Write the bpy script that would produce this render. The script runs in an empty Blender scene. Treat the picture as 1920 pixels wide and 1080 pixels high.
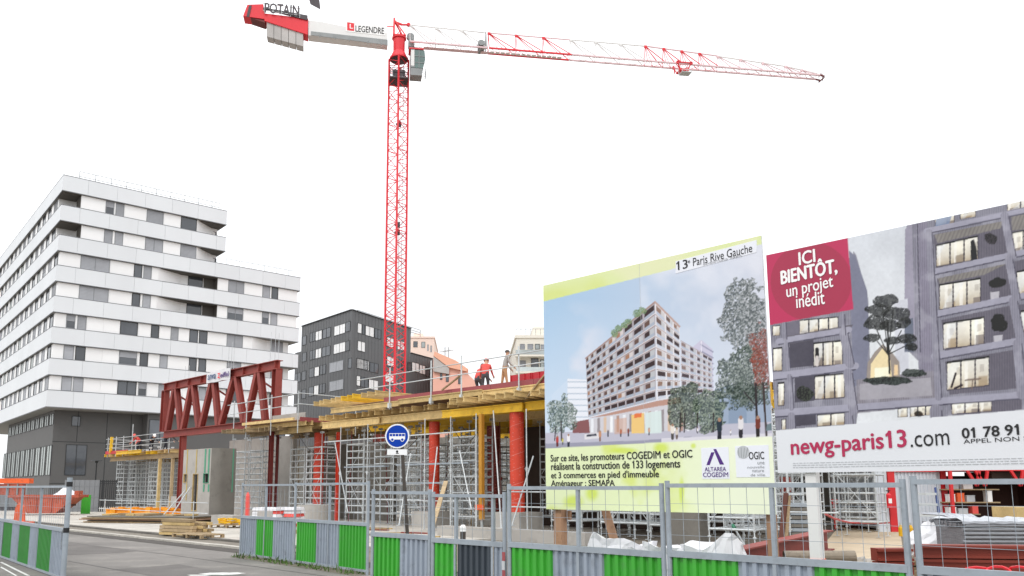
import bpy, bmesh, math, random
import numpy as np
from mathutils import Vector, Matrix

random.seed(7)
SC = bpy.context.scene
COL = SC.collection
R = math.radians

# ------------------------------------------------------------------ camera
F_PX, CX, CY, HZ, EYE = 1490.0, 880.0, 700.0, 915.0, 1.9
PITCH = math.atan((HZ - CY) / F_PX)
cam = bpy.data.cameras.new('camera')
cam.sensor_width = 36.0
cam.lens = F_PX / 1920 * 36
cam.shift_x = (960 - CX) / 1920
cam.shift_y = (CY - 540) / 1920
cam.clip_start, cam.clip_end = 0.1, 3000
cam_o = bpy.data.objects.new('camera', cam)
COL.objects.link(cam_o)
cam_o.location = (0, 0, EYE)
cam_o.rotation_euler = (R(90) + PITCH, 0, 0)
SC.camera = cam_o

# ------------------------------------------------------------------ sky, sun, exposure
SUN_EL, SUN_AZ = R(48), R(205)          # soft sun behind the camera, a little to its left
w = bpy.data.worlds.new('World')
SC.world = w
w.use_nodes = True
nt = w.node_tree
nt.nodes.clear()
out = nt.nodes.new('ShaderNodeOutputWorld')
bg = nt.nodes.new('ShaderNodeBackground')
sky = nt.nodes.new('ShaderNodeTexSky')
sky.sky_type = 'NISHITA'
sky.sun_disc = False
sky.sun_elevation = SUN_EL
sky.sun_rotation = SUN_AZ
mx = nt.nodes.new('ShaderNodeMix')
mx.data_type = 'RGBA'
mx.inputs[0].default_value = 0.93       # an even white overcast over the clear sky
# overcast: paler low down, brighter overhead, with very faint cloud
tc = nt.nodes.new('ShaderNodeTexCoord')
sx = nt.nodes.new('ShaderNodeSeparateXYZ')
nt.links.new(tc.outputs['Generated'], sx.inputs[0])
gr = nt.nodes.new('ShaderNodeMapRange')
gr.inputs['From Min'].default_value, gr.inputs['From Max'].default_value = 0.0, 1.0
gr.inputs['To Min'].default_value, gr.inputs['To Max'].default_value = 11.2, 22.0
nt.links.new(sx.outputs[2], gr.inputs['Value'])
cn = nt.nodes.new('ShaderNodeTexNoise')
cn.inputs['Scale'].default_value = 3.2
cn.inputs['Detail'].default_value = 4
nt.links.new(tc.outputs['Generated'], cn.inputs['Vector'])
cr_ = nt.nodes.new('ShaderNodeMapRange')
cr_.inputs['From Min'].default_value, cr_.inputs['From Max'].default_value = 0.3, 0.7
cr_.inputs['To Min'].default_value, cr_.inputs['To Max'].default_value = 0.80, 1.16
nt.links.new(cn.outputs['Fac'], cr_.inputs['Value'])
ml = nt.nodes.new('ShaderNodeMath')
ml.operation = 'MULTIPLY'
nt.links.new(gr.outputs[0], ml.inputs[0])
nt.links.new(cr_.outputs[0], ml.inputs[1])
vs_ = nt.nodes.new('ShaderNodeVectorMath')
vs_.operation = 'SCALE'
vs_.inputs[0].default_value = (0.985, 1.0, 1.02)
nt.links.new(ml.outputs[0], vs_.inputs['Scale'])
nt.links.new(vs_.outputs[0], mx.inputs[7])
nt.links.new(sky.outputs[0], mx.inputs[6])
nt.links.new(mx.outputs[2], bg.inputs[0])
bg.inputs[1].default_value = 0.1
nt.links.new(bg.outputs[0], out.inputs[0])

sun = bpy.data.lights.new('sun', 'SUN')
sun.energy = 0.9
sun.angle = R(14)
sun.color = (1.0, 0.97, 0.93)
sun_o = bpy.data.objects.new('sun', sun)
COL.objects.link(sun_o)
sun_o.location = (-20, -30, 60)
sd = Vector((math.sin(SUN_AZ) * math.cos(SUN_EL), math.cos(SUN_AZ) * math.cos(SUN_EL), math.sin(SUN_EL)))
sun_o.rotation_euler = (-sd).to_track_quat('-Z', 'Y').to_euler()
SC.view_settings.view_transform = 'Standard'
SC.view_settings.look = 'None'
SC.view_settings.gamma = 1
SC.view_settings.use_curve_mapping = False
SC.view_settings.exposure = 0.0

# ------------------------------------------------------------------ measuring helpers
# site frame: s runs along the street fence (to the near right), v runs into the building site
Q = math.sqrt(0.5)
RZ = R(-45)
_c, _s = math.cos(PITCH), math.sin(PITCH)


def site(s, v, z=0.0):
    return Vector(((s + v) * Q, (v - s) * Q, z))


def ray(px, py):
    return ((px - CX), F_PX * _c - (CY - py) * _s, F_PX * _s + (CY - py) * _c)


def ground(px, py, z=0.0):
    d = ray(px, py)
    t = (z - EYE) / d[2]
    return Vector((d[0] * t, d[1] * t, z))


def depth(px, py, Y):
    d = ray(px, py)
    t = Y / d[1]
    return Vector((d[0] * t, Y, EYE + d[2] * t))


def hit(A, B, px, py):
    """distance along the vertical plane through A and B, and height, of a sight line"""
    d = ray(px, py)
    ex, ey = B[0] - A[0], B[1] - A[1]
    L = math.hypot(ex, ey)
    ex /= L
    ey /= L
    det = d[0] * -ey + ex * d[1]
    t = (A[0] * -ey + ex * A[1]) / det
    k = (d[0] * A[1] - d[1] * A[0]) / det
    k = ((d[0] * t - A[0]) * ex + (d[1] * t - A[1]) * ey)
    return k, EYE + d[2] * t


def on_v(px, py, v):
    d = ray(px, py)
    t = v / ((d[0] + d[1]) * Q)
    X, Y = d[0] * t, d[1] * t
    return (X - Y) * Q, EYE + d[2] * t      # s, z


def project(X, Y, Z):
    Z = Z - EYE
    fw = Y * _c + Z * _s
    up = -Y * _s + Z * _c
    return CX + F_PX * X / fw, CY - F_PX * up / fw


# ------------------------------------------------------------------ materials
def lin(h):
    h = h.lstrip('#')
    o = []
    for i in (0, 2, 4):
        v = int(h[i:i + 2], 16) / 255
        o.append(v / 12.92 if v <= 0.04045 else ((v + 0.055) / 1.055) ** 2.4)
    return o


def mat(name, hexcol, rough=0.6, metal=0.0, var=0.12, scale=1.2, bump=0.0, bscale=20.0, k=1.0, streak=0.0, spec=0.5, obj_var=0.0, dirt=None, dirt_amt=0.0):
    m = bpy.data.materials.new(name)
    m.use_nodes = True
    n, l = m.node_tree.nodes, m.node_tree.links
    b = n['Principled BSDF']
    b.inputs['Roughness'].default_value = rough
    b.inputs['Metallic'].default_value = metal
    b.inputs['Specular IOR Level'].default_value = spec
    col = [min(0.9, c * k) for c in lin(hexcol)]
    geo = n.new('ShaderNodeNewGeometry')
    noise = n.new('ShaderNodeTexNoise')
    noise.inputs['Scale'].default_value = scale
    noise.inputs['Detail'].default_value = 5
    noise.inputs['Roughness'].default_value = 0.62
    if streak:
        mp = n.new('ShaderNodeMapping')
        mp.inputs['Scale'].default_value = (1, 1, streak)
        l.new(geo.outputs['Position'], mp.inputs[0])
        l.new(mp.outputs[0], noise.inputs['Vector'])
    else:
        l.new(geo.outputs['Position'], noise.inputs['Vector'])
    mr = n.new('ShaderNodeMapRange')
    mr.inputs['From Min'].default_value = 0.25
    mr.inputs['From Max'].default_value = 0.75
    mr.inputs['To Min'].default_value = 1 - var
    mr.inputs['To Max'].default_value = 1 + var
    l.new(noise.outputs['Fac'], mr.inputs['Value'])
    val = mr.outputs[0]
    if obj_var:
        oi = n.new('ShaderNodeObjectInfo')
        m2 = n.new('ShaderNodeMapRange')
        m2.inputs['To Min'].default_value = 1 - obj_var
        m2.inputs['To Max'].default_value = 1 + obj_var
        l.new(oi.outputs['Random'], m2.inputs['Value'])
        mu = n.new('ShaderNodeMath')
        mu.operation = 'MULTIPLY'
        l.new(val, mu.inputs[0])
        l.new(m2.outputs[0], mu.inputs[1])
        val = mu.outputs[0]
    vm = n.new('ShaderNodeVectorMath')
    vm.operation = 'SCALE'
    vm.inputs[0].default_value = col
    l.new(val, vm.inputs['Scale'])
    last = vm.outputs[0]
    if dirt:
        n2 = n.new('ShaderNodeTexNoise')
        n2.inputs['Scale'].default_value = scale * 3.1
        n2.inputs['Detail'].default_value = 8
        n2.inputs['Roughness'].default_value = 0.7
        l.new(geo.outputs['Position'], n2.inputs['Vector'])
        rp = n.new('ShaderNodeMapRange')
        rp.inputs['From Min'].default_value = 0.52
        rp.inputs['From Max'].default_value = 0.68
        rp.inputs['To Max'].default_value = dirt_amt
        l.new(n2.outputs['Fac'], rp.inputs['Value'])
        mxn = n.new('ShaderNodeMix')
        mxn.data_type = 'RGBA'
        l.new(rp.outputs[0], mxn.inputs[0])
        l.new(last, mxn.inputs[6])
        mxn.inputs[7].default_value = lin(dirt) + [1]
        last = mxn.outputs[2]
    l.new(last, b.inputs['Base Color'])
    if bump:
        n3 = n.new('ShaderNodeTexNoise')
        n3.inputs['Scale'].default_value = bscale
        n3.inputs['Detail'].default_value = 6
        l.new(geo.outputs['Position'], n3.inputs['Vector'])
        bp = n.new('ShaderNodeBump')
        bp.inputs['Strength'].default_value = bump
        bp.inputs['Distance'].default_value = 0.02
        l.new(n3.outputs['Fac'], bp.inputs['Height'])
        l.new(bp.outputs[0], b.inputs['Normal'])
    return m


def glass(name, hexcol, rough=0.06):
    m = mat(name, hexcol, rough, 0.0, 0.25, 0.35, obj_var=0.35, spec=0.8)
    return m


M = {}
M['asphalt'] = mat('asphalt', '#77736f', 0.88, var=0.34, scale=0.28, bump=0.6, bscale=45, k=1.0, dirt='#9a958d', dirt_amt=0.55)
M['gutter'] = mat('gutter_concrete', '#77706a', 0.9, var=0.25, scale=1.2, bump=0.4, k=0.36, dirt='#4d463f', dirt_amt=0.6)
M['tan_paving'] = mat('tan_concrete_strip', '#a89f92', 0.9, var=0.2, scale=0.9, bump=0.3, k=0.5, dirt='#6f665a', dirt_amt=0.6)
M['pale_concrete'] = mat('pale_concrete_paving', '#bab5ac', 0.9, var=0.18, scale=0.5, bump=0.3, bscale=25, k=1.0, dirt='#7d776e', dirt_amt=0.5)
M['dirt'] = mat('site_dirt', '#8f8577', 0.95, var=0.25, scale=0.6, bump=0.8, bscale=8, k=0.65, dirt='#5e554a', dirt_amt=0.6)
M['sand_path'] = mat('sand_coloured_path', '#c2b096', 0.9, var=0.14, scale=0.8, bump=0.3, bscale=20, k=.95, dirt='#8d7c66', dirt_amt=0.4)
M['kerb'] = mat('kerb_granite', '#8d8880', 0.85, var=0.18, scale=2, bump=0.3, k=0.5, obj_var=0.12, dirt='#4d4a44', dirt_amt=0.5)
M['kerb_light'] = mat('pale_kerb_stone', '#c9c4ba', 0.85, var=0.15, scale=2, k=0.8, obj_var=0.1, dirt='#77726a', dirt_amt=0.4)
M['road_paint'] = mat('worn_road_paint', '#d8d8d4', 0.7, var=0.2, scale=3, dirt='#7b7772', dirt_amt=0.7)
M['galv'] = mat('galvanised_steel', '#c3c8ca', 0.5, 0.15, 0.2, 3, obj_var=0.15, dirt='#7a7468', dirt_amt=0.3)
M['galv_fence'] = mat('fence_galvanised_steel', '#9aa3ab', 0.5, 0.15, 0.15, 3, dirt='#7c8288', dirt_amt=0.4)
M['green'] = mat('green_painted_sheet', '#3da332', 0.45, 0.0, 0.15, 1.6, streak=0.25, dirt='#4d8a48', dirt_amt=0.5, k=1.0)
M['green_dark'] = mat('deep_green_painted_sheet', '#2a8a2c', 0.45, 0.0, 0.12, 2.0, streak=0.25, dirt='#2b6a2c', dirt_amt=0.4, k=0.9)
M['grey_sheet'] = mat('grey_painted_sheet', '#929ca8', 0.5, 0.0, 0.15, 1.6, streak=0.25, dirt='#757b82', dirt_amt=0.55)
M['dark_sheet'] = mat('anthracite_painted_sheet', '#3c444c', 0.45, 0.0, 0.1, 2.0, streak=0.25)
M['loggia'] = mat('loggia_painted_shade', '#5c5853', 0.8, var=0.1)  # dark tone stands in for the shade inside the loggias
M['white_clad'] = mat('white_aluminium_cladding', '#e1e4e7', 0.5, 0.0, 0.035, 0.25, obj_var=0.022, k=0.98, streak=0.2)
M['white_wall'] = mat('bright_white_panel', '#f6f6f8', 0.5, 0.0, 0.02, 0.3, obj_var=0.02)
M['soffit'] = mat('grey_soffit', '#8b8985', 0.7, var=0.08)
M['louvre'] = mat('grey_louvre_blind', '#a7a9ae', 0.5, var=0.08, obj_var=0.14)
M['win_dark'] = glass('dark_window_glass', '#50545a')
M['win_pale'] = glass('pale_window_glass', '#aab3b3', 0.2)
M['win_curtain'] = mat('curtained_window_glass', '#8e9592', 0.25, 0.0, 0.3, 0.5, streak=0.3, obj_var=0.2)
M['win_frame'] = mat('window_frame_aluminium', '#8c8f92', 0.5, 0.2, 0.05)
M['dark_frame'] = mat('dark_window_frame', '#2c2e30', 0.5, 0.1, 0.05)
M['dark_clad'] = mat('dark_grey_cladding', '#6a6968', 0.6, 0.0, 0.06, 0.4, obj_var=0.05, k=0.72)
M['dark_clad2'] = mat('anthracite_metal_cladding', '#656668', 0.55, 0.0, 0.05, 0.3, obj_var=0.06, k=0.95)
M['edge_line'] = mat('shadow_gap_trim', '#7d7f83', 0.6, 0.2, 0.05)
M['ox_red'] = mat('oxide_red_steel', '#8f3d35', 0.6, 0.0, 0.18, 1.2, dirt='#6b2d28', dirt_amt=0.5, obj_var=0.06, k=0.95)
M['ox_red_dark'] = mat('dark_oxide_red_steel', '#6b2622', 0.55, 0.0, 0.15, 1.5, dirt='#48201d', dirt_amt=0.5)
M['tube_red'] = mat('red_cardboard_form_tube', '#d6442b', 0.55, 0.0, 0.10, 1.5, k=0.95, dirt='#a5392c', dirt_amt=0.5)
M['tube_print'] = mat('pale_print_on_tube', '#dc8478', 0.6, var=0.1)
M['crane_red'] = mat('crane_red_paint', '#dd2a36', 0.4, 0.0, 0.08, 0.6, k=1.05)
M['crane_white'] = mat('crane_white_paint', '#e2e1df', 0.45, 0.0, 0.05, 0.5)
M['crane_pink'] = mat('weathered_pink_white_paint', '#e2c3c6', 0.45, 0.0, 0.08, 0.5)
M['crane_grey'] = mat('crane_grey_steel', '#8d9090', 0.5, 0.2, 0.15, 0.8)
M['crane_dark'] = mat('crane_dark_steel', '#4b4548', 0.5, 0.2, 0.15, 0.8)
M['ballast'] = mat('ballast_concrete', '#b9b5b2', 0.9, 0.0, 0.1, 0.7, obj_var=0.06)
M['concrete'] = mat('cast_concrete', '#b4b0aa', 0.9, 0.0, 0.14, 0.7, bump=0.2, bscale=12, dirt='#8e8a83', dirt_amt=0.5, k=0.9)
M['concrete_dark'] = mat('dark_cast_concrete', '#807c75', 0.9, 0.0, 0.18, 0.7, bump=0.2, bscale=12, dirt='#5d5a54', dirt_amt=0.6, k=0.85)  # dark grey concrete; also carries the painted shade of the precast unit's side
M['timber'] = mat('formwork_timber', '#cbb07a', 0.75, 0.0, 0.2, 2.5, obj_var=0.2, dirt='#8b7448', dirt_amt=0.5)
M['timber_grey'] = mat('weathered_timber', '#ab9574', 0.85, 0.0, 0.22, 3, obj_var=0.25, dirt='#6d5b42', dirt_amt=0.6, k=0.9)
M['timber_post'] = mat('brown_timber_post', '#a98468', 0.85, 0.0, 0.25, 5, streak=0.12, obj_var=0.1, k=.92, dirt='#7d5f49', dirt_amt=.5)
M['yellow_beam'] = mat('yellow_formwork_beam', '#e0b52a', 0.55, 0.0, 0.14, 2, obj_var=0.12, dirt='#a98a35', dirt_amt=0.5)
M['plywood'] = mat('formwork_plywood', '#a7836a', 0.7, 0.0, 0.15, 1.5, obj_var=0.1)
M['ply_red'] = mat('red_brown_film_plywood', '#94474a', 0.5, 0.0, 0.12, 1.2, obj_var=0.1)
M['form_red'] = mat('bright_red_edge_form', '#c02a35', 0.5, 0.0, 0.1, 1.5, dirt='#8e2a30', dirt_amt=0.4)
M['orange'] = mat('orange_paint', '#e8622d', 0.55, 0.0, 0.12, 1.5, dirt='#a64f2c', dirt_amt=0.5)
M['skip'] = mat('worn_orange_skip_paint', '#b5553a', 0.6, 0.0, 0.18, 1.2, dirt='#7b4230', dirt_amt=0.8)
M['skip_in'] = mat('skip_inside', '#5b3328', 0.8, var=0.2)
M['white_cloth'] = mat('white_woven_plastic', '#dcdcdf', 0.7, 0.0, 0.06, 3, bump=0.4, bscale=6)
M['wrap'] = mat('stretch_wrapped_pipes', '#8f9196', 0.3, 0.2, 0.35, 6, streak=14, bump=0.4, bscale=30, k=0.9)
M['wrap_white'] = mat('milky_stretch_film', '#adb1b8', 0.25, 0.0, 0.15, 4, bump=0.4, bscale=9)
M['sign_blue'] = mat('blue_sign_face', '#0a3ea6', 0.5, 0.0, 0.04, 2, spec=0.15)
M['sign_white'] = mat('white_sign_face', '#f2f3f5', 0.35, 0.0, 0.03, 2)
M['pole_dark'] = mat('dark_sign_pole', '#4a443f', 0.6, 0.2, 0.15, 3)
M['black'] = mat('black_print', '#1d1d1f', 0.6, var=0.03)
M['grey_print'] = mat('grey_print', '#8d9094', 0.6, var=0.03)
M['pale_print'] = mat('pale_grey_print', '#b9bcbf', 0.6, var=0.03)
M['crimson'] = mat('crimson_print', '#b02350', 0.5, var=0.03)
M['crimson_disc'] = mat('dark_crimson_print', '#a32a49', 0.5, var=0.04)
M['purple'] = mat('purple_print', '#4a2078', 0.5, var=0.03)
M['white_print'] = mat('white_print', '#f4f3f2', 0.5, var=0.02)
M['strip_white'] = mat('white_poster_panel', '#dcdee2', 0.45, var=0.02)
M['logo_patch'] = mat('white_logo_patch', '#e6e8ef', 0.45, var=0.02)
M['ladder_blue'] = mat('blue_ladder_paint', '#31447c', 0.5, var=0.1)
M['skin'] = mat('skin', '#c59a80', 0.6, var=0.05)
M['navy'] = mat('navy_work_cloth', '#22252f', 0.85, var=0.15, scale=6)
M['dark_grey_cloth'] = mat('dark_grey_cloth', '#4b4b50', 0.85, var=0.15, scale=6)
M['trolley_grey'] = mat('pale_grey_steel', '#c6cccc', .5, .1, .1, 1)
M['cab_glass'] = mat('greenish_cab_glass', '#5d7470', .1, 0, .25, 1, spec=.7)
M['pale_gable'] = mat('pale_grey_gable', '#bdb8b4', .8)  # far gable, lightened to carry the haze in its colour
M['hivis_red'] = mat('red_hivis_cloth', '#cf4a42', 0.7, var=0.12, scale=6)
M['tan_cloth'] = mat('tan_cloth', '#b98d68', 0.85, var=0.15, scale=6)
M['grey_cloth'] = mat('pale_grey_cloth', '#a5a09c', 0.85, var=0.15, scale=6)
M['helmet_white'] = mat('white_helmet', '#f0f0f0', 0.4, var=0.02)
M['helmet_red'] = mat('red_helmet', '#e05548', 0.4, var=0.02)
M['boots'] = mat('dark_boots', '#2a2522', 0.8, var=0.1)
M['vest_yellow'] = mat('yellow_hivis_band', '#d8e04a', 0.6, var=0.05)
M['orange_wall'] = mat('orange_building_render', '#f2b9a6', 0.8, 0.0, 0.05, 0.2)  # paled so that distance haze sits in the colour
M['orange_roof'] = mat('orange_roof_cladding', '#f4b79b', 0.7, 0.0, 0.06, 0.2)  # haze put into the roof colour, as on the wall
M['pale_pink'] = mat('pale_pink_render', '#f1d9cb', 0.8, 0.0, 0.04, 0.2)
M['cream'] = mat('cream_render', '#e3ded2', 0.8, 0.0, 0.05, 0.2)
M['green_paint'] = mat('green_plastic_strap', '#4f9678', 0.6, 0.0, 0.12, 2)
M['yellow_paint'] = mat('yellow_plastic_strap', '#bda45a', 0.6, 0.0, 0.12, 2)
M['container_wall'] = mat('container_grey_wall', '#ccd2d9', 0.5, 0.0, 0.08, 0.8, streak=0.3)
M['container_red'] = mat('container_red_frame', '#d22a2e', 0.5, 0.0, 0.1, 1)
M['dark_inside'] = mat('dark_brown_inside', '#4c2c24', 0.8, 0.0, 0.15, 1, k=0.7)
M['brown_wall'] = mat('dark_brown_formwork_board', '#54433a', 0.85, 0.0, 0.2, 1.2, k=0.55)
M['hoarding'] = mat('grey_hoarding', '#7d7f82', 0.6, 0.0, 0.08, 0.6)
M['weed'] = mat('roadside_weed', '#4d6a2c', 0.8, 0.0, 0.35, 3, obj_var=0.2)
M['yellow_strap'] = mat('yellow_ratchet_strap', '#e6b21c', 0.6, var=0.1)
M['barrier_pink'] = mat('pink_red_marker', '#e4574e', 0.6, var=0.1)
M['rope_red'] = mat('red_white_rope', '#b44d4f', 0.8, var=0.2, scale=12)
M['blue_paint'] = mat('blue_paint', '#33517c', 0.6, var=0.2, scale=8)


# ------------------------------------------------------------------ mesh helpers
class MB:
    def __init__(self):
        self.v, self.f, self.m = [], [], []

    def face(self, pts, m=0):
        i = len(self.v)
        self.v += [tuple(p) for p in pts]
        self.f.append(tuple(range(i, i + len(pts))))
        self.m.append(m)

    def hexa(self, p, m=0):
        """eight corners: bottom ring then top ring, counter-clockwise from above"""
        i = len(self.v)
        self.v += [tuple(q) for q in p]
        for f in ((3, 2, 1, 0), (4, 5, 6, 7), (0, 1, 5, 4), (1, 2, 6, 5), (2, 3, 7, 6), (3, 0, 4, 7)):
            self.f.append(tuple(i + a for a in f))
            self.m.append(m)
        return self

    def box(self, x0, x1, y0, y1, z0, z1, m=0):
        return self.hexa([(x0, y0, z0), (x1, y0, z0), (x1, y1, z0), (x0, y1, z0),
                          (x0, y0, z1), (x1, y0, z1), (x1, y1, z1), (x0, y1, z1)], m)

    def prism(self, pts, z0, z1, m=0):
        n = len(pts)
        i = len(self.v)
        self.v += [(p[0], p[1], z0) for p in pts] + [(p[0], p[1], z1) for p in pts]
        self.f.append(tuple(i + a for a in reversed(range(n))))
        self.f.append(tuple(i + n + a for a in range(n)))
        self.m += [m, m]
        for a in range(n):
            b = (a + 1) % n
            self.f.append((i + a, i + b, i + n + b, i + n + a))
            self.m.append(m)
        return self

    def extrude_y(self, pts, y0, y1, m=0):
        """polygon in x,z pushed along y"""
        n = len(pts)
        i = len(self.v)
        self.v += [(p[0], y0, p[1]) for p in pts] + [(p[0], y1, p[1]) for p in pts]
        self.f.append(tuple(i + a for a in range(n)))
        self.f.append(tuple(i + n + a for a in reversed(range(n))))
        self.m += [m, m]
        for a in range(n):
            b = (a + 1) % n
            self.f.append((i + b, i + a, i + n + a, i + n + b))
            self.m.append(m)
        return self

    def _frame(self, p, q, up):
        p, q = Vector(p), Vector(q)
        d = q - p
        L = d.length
        d.normalize()
        u = Vector(up)
        if abs(d.dot(u)) > 0.98:
            u = Vector((1, 0, 0)) if abs(d.x) < 0.9 else Vector((0, 1, 0))
        a = d.cross(u).normalized()
        b = a.cross(d).normalized()
        return p, q, a, b, d

    def bar(self, p, q, w, h=None, m=0, up=(0, 0, 1)):
        h = h or w
        p, q, a, b, d = self._frame(p, q, up)
        a = a * w / 2
        b = b * h / 2
        self.hexa([p - a - b, p + a - b, q + a - b, q - a - b, p - a + b, p + a + b, q + a + b, q - a + b], m)
        return self

    def tube(self, p, q, r, n=6, r2=None, m=0, cap=True):
        r2 = r if r2 is None else r2
        p, q, a, b, d = self._frame(p, q, (0, 0, 1))
        i = len(self.v)
        for c, rr in ((p, r), (q, r2)):
            for k in range(n):
                t = 2 * math.pi * k / n
                self.v.append(tuple(c + a * math.cos(t) * rr + b * math.sin(t) * rr))
        for k in range(n):
            j = (k + 1) % n
            self.f.append((i + k, i + j, i + n + j, i + n + k))
            self.m.append(m)
        if cap:
            self.f.append(tuple(i + k for k in reversed(range(n))))
            self.f.append(tuple(i + n + k for k in range(n)))
            self.m += [m, m]
        return self

    def hbeam(self, p, q, w, h, t=0.03, m=0, up=(0, 0, 1)):
        """H or I section beam: flanges across up, one web"""
        p, q, a, b, d = self._frame(p, q, up)
        for sgn in (-1, 1):
            o = b * (sgn * (h / 2 - t / 2))
            self.bar(p + o, q + o, w, t, m, up=tuple(b))
        self.bar(p, q, t, h - 2 * t - 0.002, m, up=tuple(b))
        return self

    def mesh(self, name, mats, smooth=False):
        me = bpy.data.meshes.new(name)
        me.from_pydata(self.v, [], self.f)
        for mm in (mats if isinstance(mats, (list, tuple)) else [mats]):
            me.materials.append(mm)
        if any(self.m):
            me.polygons.foreach_set('material_index', self.m)
        if smooth:
            me.polygons.foreach_set('use_smooth', [True] * len(self.f))
        me.validate()
        me.update()
        return me

    def build(self, name, mats, parent=None, loc=(0, 0, 0), rot=(0, 0, 0), smooth=False):
        return link(name, self.mesh(name, mats, smooth), parent, loc, rot)


def link(name, me, parent=None, loc=(0, 0, 0), rot=(0, 0, 0)):
    o = bpy.data.objects.new(name, me)
    COL.objects.link(o)
    o.location = loc
    o.rotation_euler = rot
    if parent is not None:
        o.parent = parent
    return o


def tag(o, label=None, cat=None, group=None, kind=None):
    if label:
        o['label'] = label
    if cat:
        o['category'] = cat
    if group:
        o['group'] = group
    if kind:
        o['kind'] = kind
    return o


def thing(name, label, cat, loc=(0, 0, 0), rz=0.0, group=None):
    o = bpy.data.objects.new(name, None)
    o.empty_display_size = 0.3
    COL.objects.link(o)
    o.location = loc
    o.rotation_euler = (0, 0, rz)
    return tag(o, label, cat, group)


def structure(name, o):
    o['kind'] = 'structure'
    return o


def dup(root, loc, rz, label=None, kids=None):
    """a copy of a thing with copies of its parts and sub-parts, sharing mesh data"""
    def rec(o, par):
        c = o.copy()
        COL.objects.link(c)
        if par is not None:
            c.parent = par
        for ch in KIDS.get(o.name, ()):
            rec(ch, c)
        return c
    if root.name not in KIDS:
        def fill(o):
            KIDS[o.name] = list(o.children)
            for ch in KIDS[o.name]:
                fill(ch)
        fill(root)
    r = rec(root, None)
    r.location = loc
    r.rotation_euler = (0, 0, rz)
    if label:
        r['label'] = label
    return r


KIDS = {}


def place(ob, me, parent=None):
    pass


def text_mesh(body, bold=0.0, ext=0.003):
    cu = bpy.data.curves.new('lettering', 'FONT')
    cu.body = body
    cu.offset = bold
    cu.extrude = 0.0
    cu.resolution_u = 3
    ob = bpy.data.objects.new('lettering', cu)
    COL.objects.link(ob)
    dg = bpy.context.evaluated_depsgraph_get()
    me = bpy.data.meshes.new_from_object(ob.evaluated_get(dg))
    COL.objects.unlink(ob)
    bpy.data.objects.remove(ob)
    bpy.data.curves.remove(cu)
    me.materials.clear()
    return me


def lettering(body, x0, x1, z0, z1, y, material, parent, bold=0.0, shear=0.0, name='lettering', slope=0.0):
    """flat text fitted to a box on a plane facing local -y; bold strokes are widened by overlaid offsets"""
    me = text_mesh(body, 0.0)
    n = len(me.vertices)
    co = np.empty(n * 3, dtype=np.float32)
    me.vertices.foreach_get('co', co)
    co = co.reshape(-1, 3)
    ax, bx = co[:, 0].min(), co[:, 0].max()
    ay, by = co[:, 1].min(), co[:, 1].max()
    u = (co[:, 0] - ax) / (bx - ax)
    t = (co[:, 1] - ay) / (by - ay)
    base = np.stack([x0 + u * (x1 - x0) + shear * t * (z1 - z0), np.full(n, y), z0 + t * (z1 - z0) + slope * u], axis=1)
    polys = [tuple(p.vertices) for p in me.polygons]
    extra = []
    for i, ch in enumerate(body):              # a flag on each figure one
        if ch == '1':
            m2 = text_mesh(body[:i + 1])
            c2 = np.empty(len(m2.vertices) * 3, dtype=np.float32)
            m2.vertices.foreach_get('co', c2)
            xr = float(c2[0::3].max())
            bpy.data.meshes.remove(m2)
            g = c2.reshape(-1, 3)
            tp = float(g[g[:, 0] > xr - .02][:, 1].max())
            w_ = .075
            extra.append([(xr - w_ * .5, tp), (xr - w_ - .13, tp - .12), (xr - w_ - .13, tp - .21), (xr - w_ * .5, tp - .12)])
    if extra:
        pts = np.array([p for e in extra for p in e])
        uu, tt = (pts[:, 0] - ax) / (bx - ax), (pts[:, 1] - ay) / (by - ay)
        k0 = len(base)
        base = np.concatenate([base, np.stack([x0 + uu * (x1 - x0), np.full(len(pts), y - .0002), z0 + tt * (z1 - z0) + slope * uu], axis=1)])
        polys += [tuple(k0 + 4 * i + j for j in (0, 1, 2, 3)) for i in range(len(extra))]
    bpy.data.meshes.remove(me)
    offs = [(0, 0)]
    if bold > 0:
        d = bold * (z1 - z0)
        offs = [(0, 0), (d, 0), (-d, 0), (0, d * .8), (0, -d * .8)]
    vs, fs = [], []
    for i, (ox, oz) in enumerate(offs):
        k = len(vs)
        vs += [(p[0] + ox, p[1] - i * .0004, p[2] + oz) for p in base.tolist()]
        fs += [tuple(q + k for q in f) for f in polys]
    me = bpy.data.meshes.new(name)
    me.from_pydata(vs, [], fs)
    me.materials.append(material)
    me.update()
    return link(name, me, parent)


def disc(mb, cx, cz, r, y, n=32, m=0, th=0.004):
    pts = [(cx + r * math.cos(2 * math.pi * k / n), cz + r * math.sin(2 * math.pi * k / n)) for k in range(n)]
    mb.extrude_y(pts, y - th, y, m)
# ------------------------------------------------------------------ ground, street, pavement
def sheet(name, pts, z, m):
    mb = MB()
    mb.face([(p[0], p[1], z) for p in pts])
    o = mb.build(name, m)
    return structure(name, o)


sheet('ground', [(-600, -300), (600, -300), (600, 900), (-600, 900)], -0.03, M['dirt'])
sheet('street', [site(-150, -14)[:2], site(40, -14)[:2], site(40, 12.9)[:2], site(-150, 12.9)[:2]], 0.0, M['asphalt'])
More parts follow.
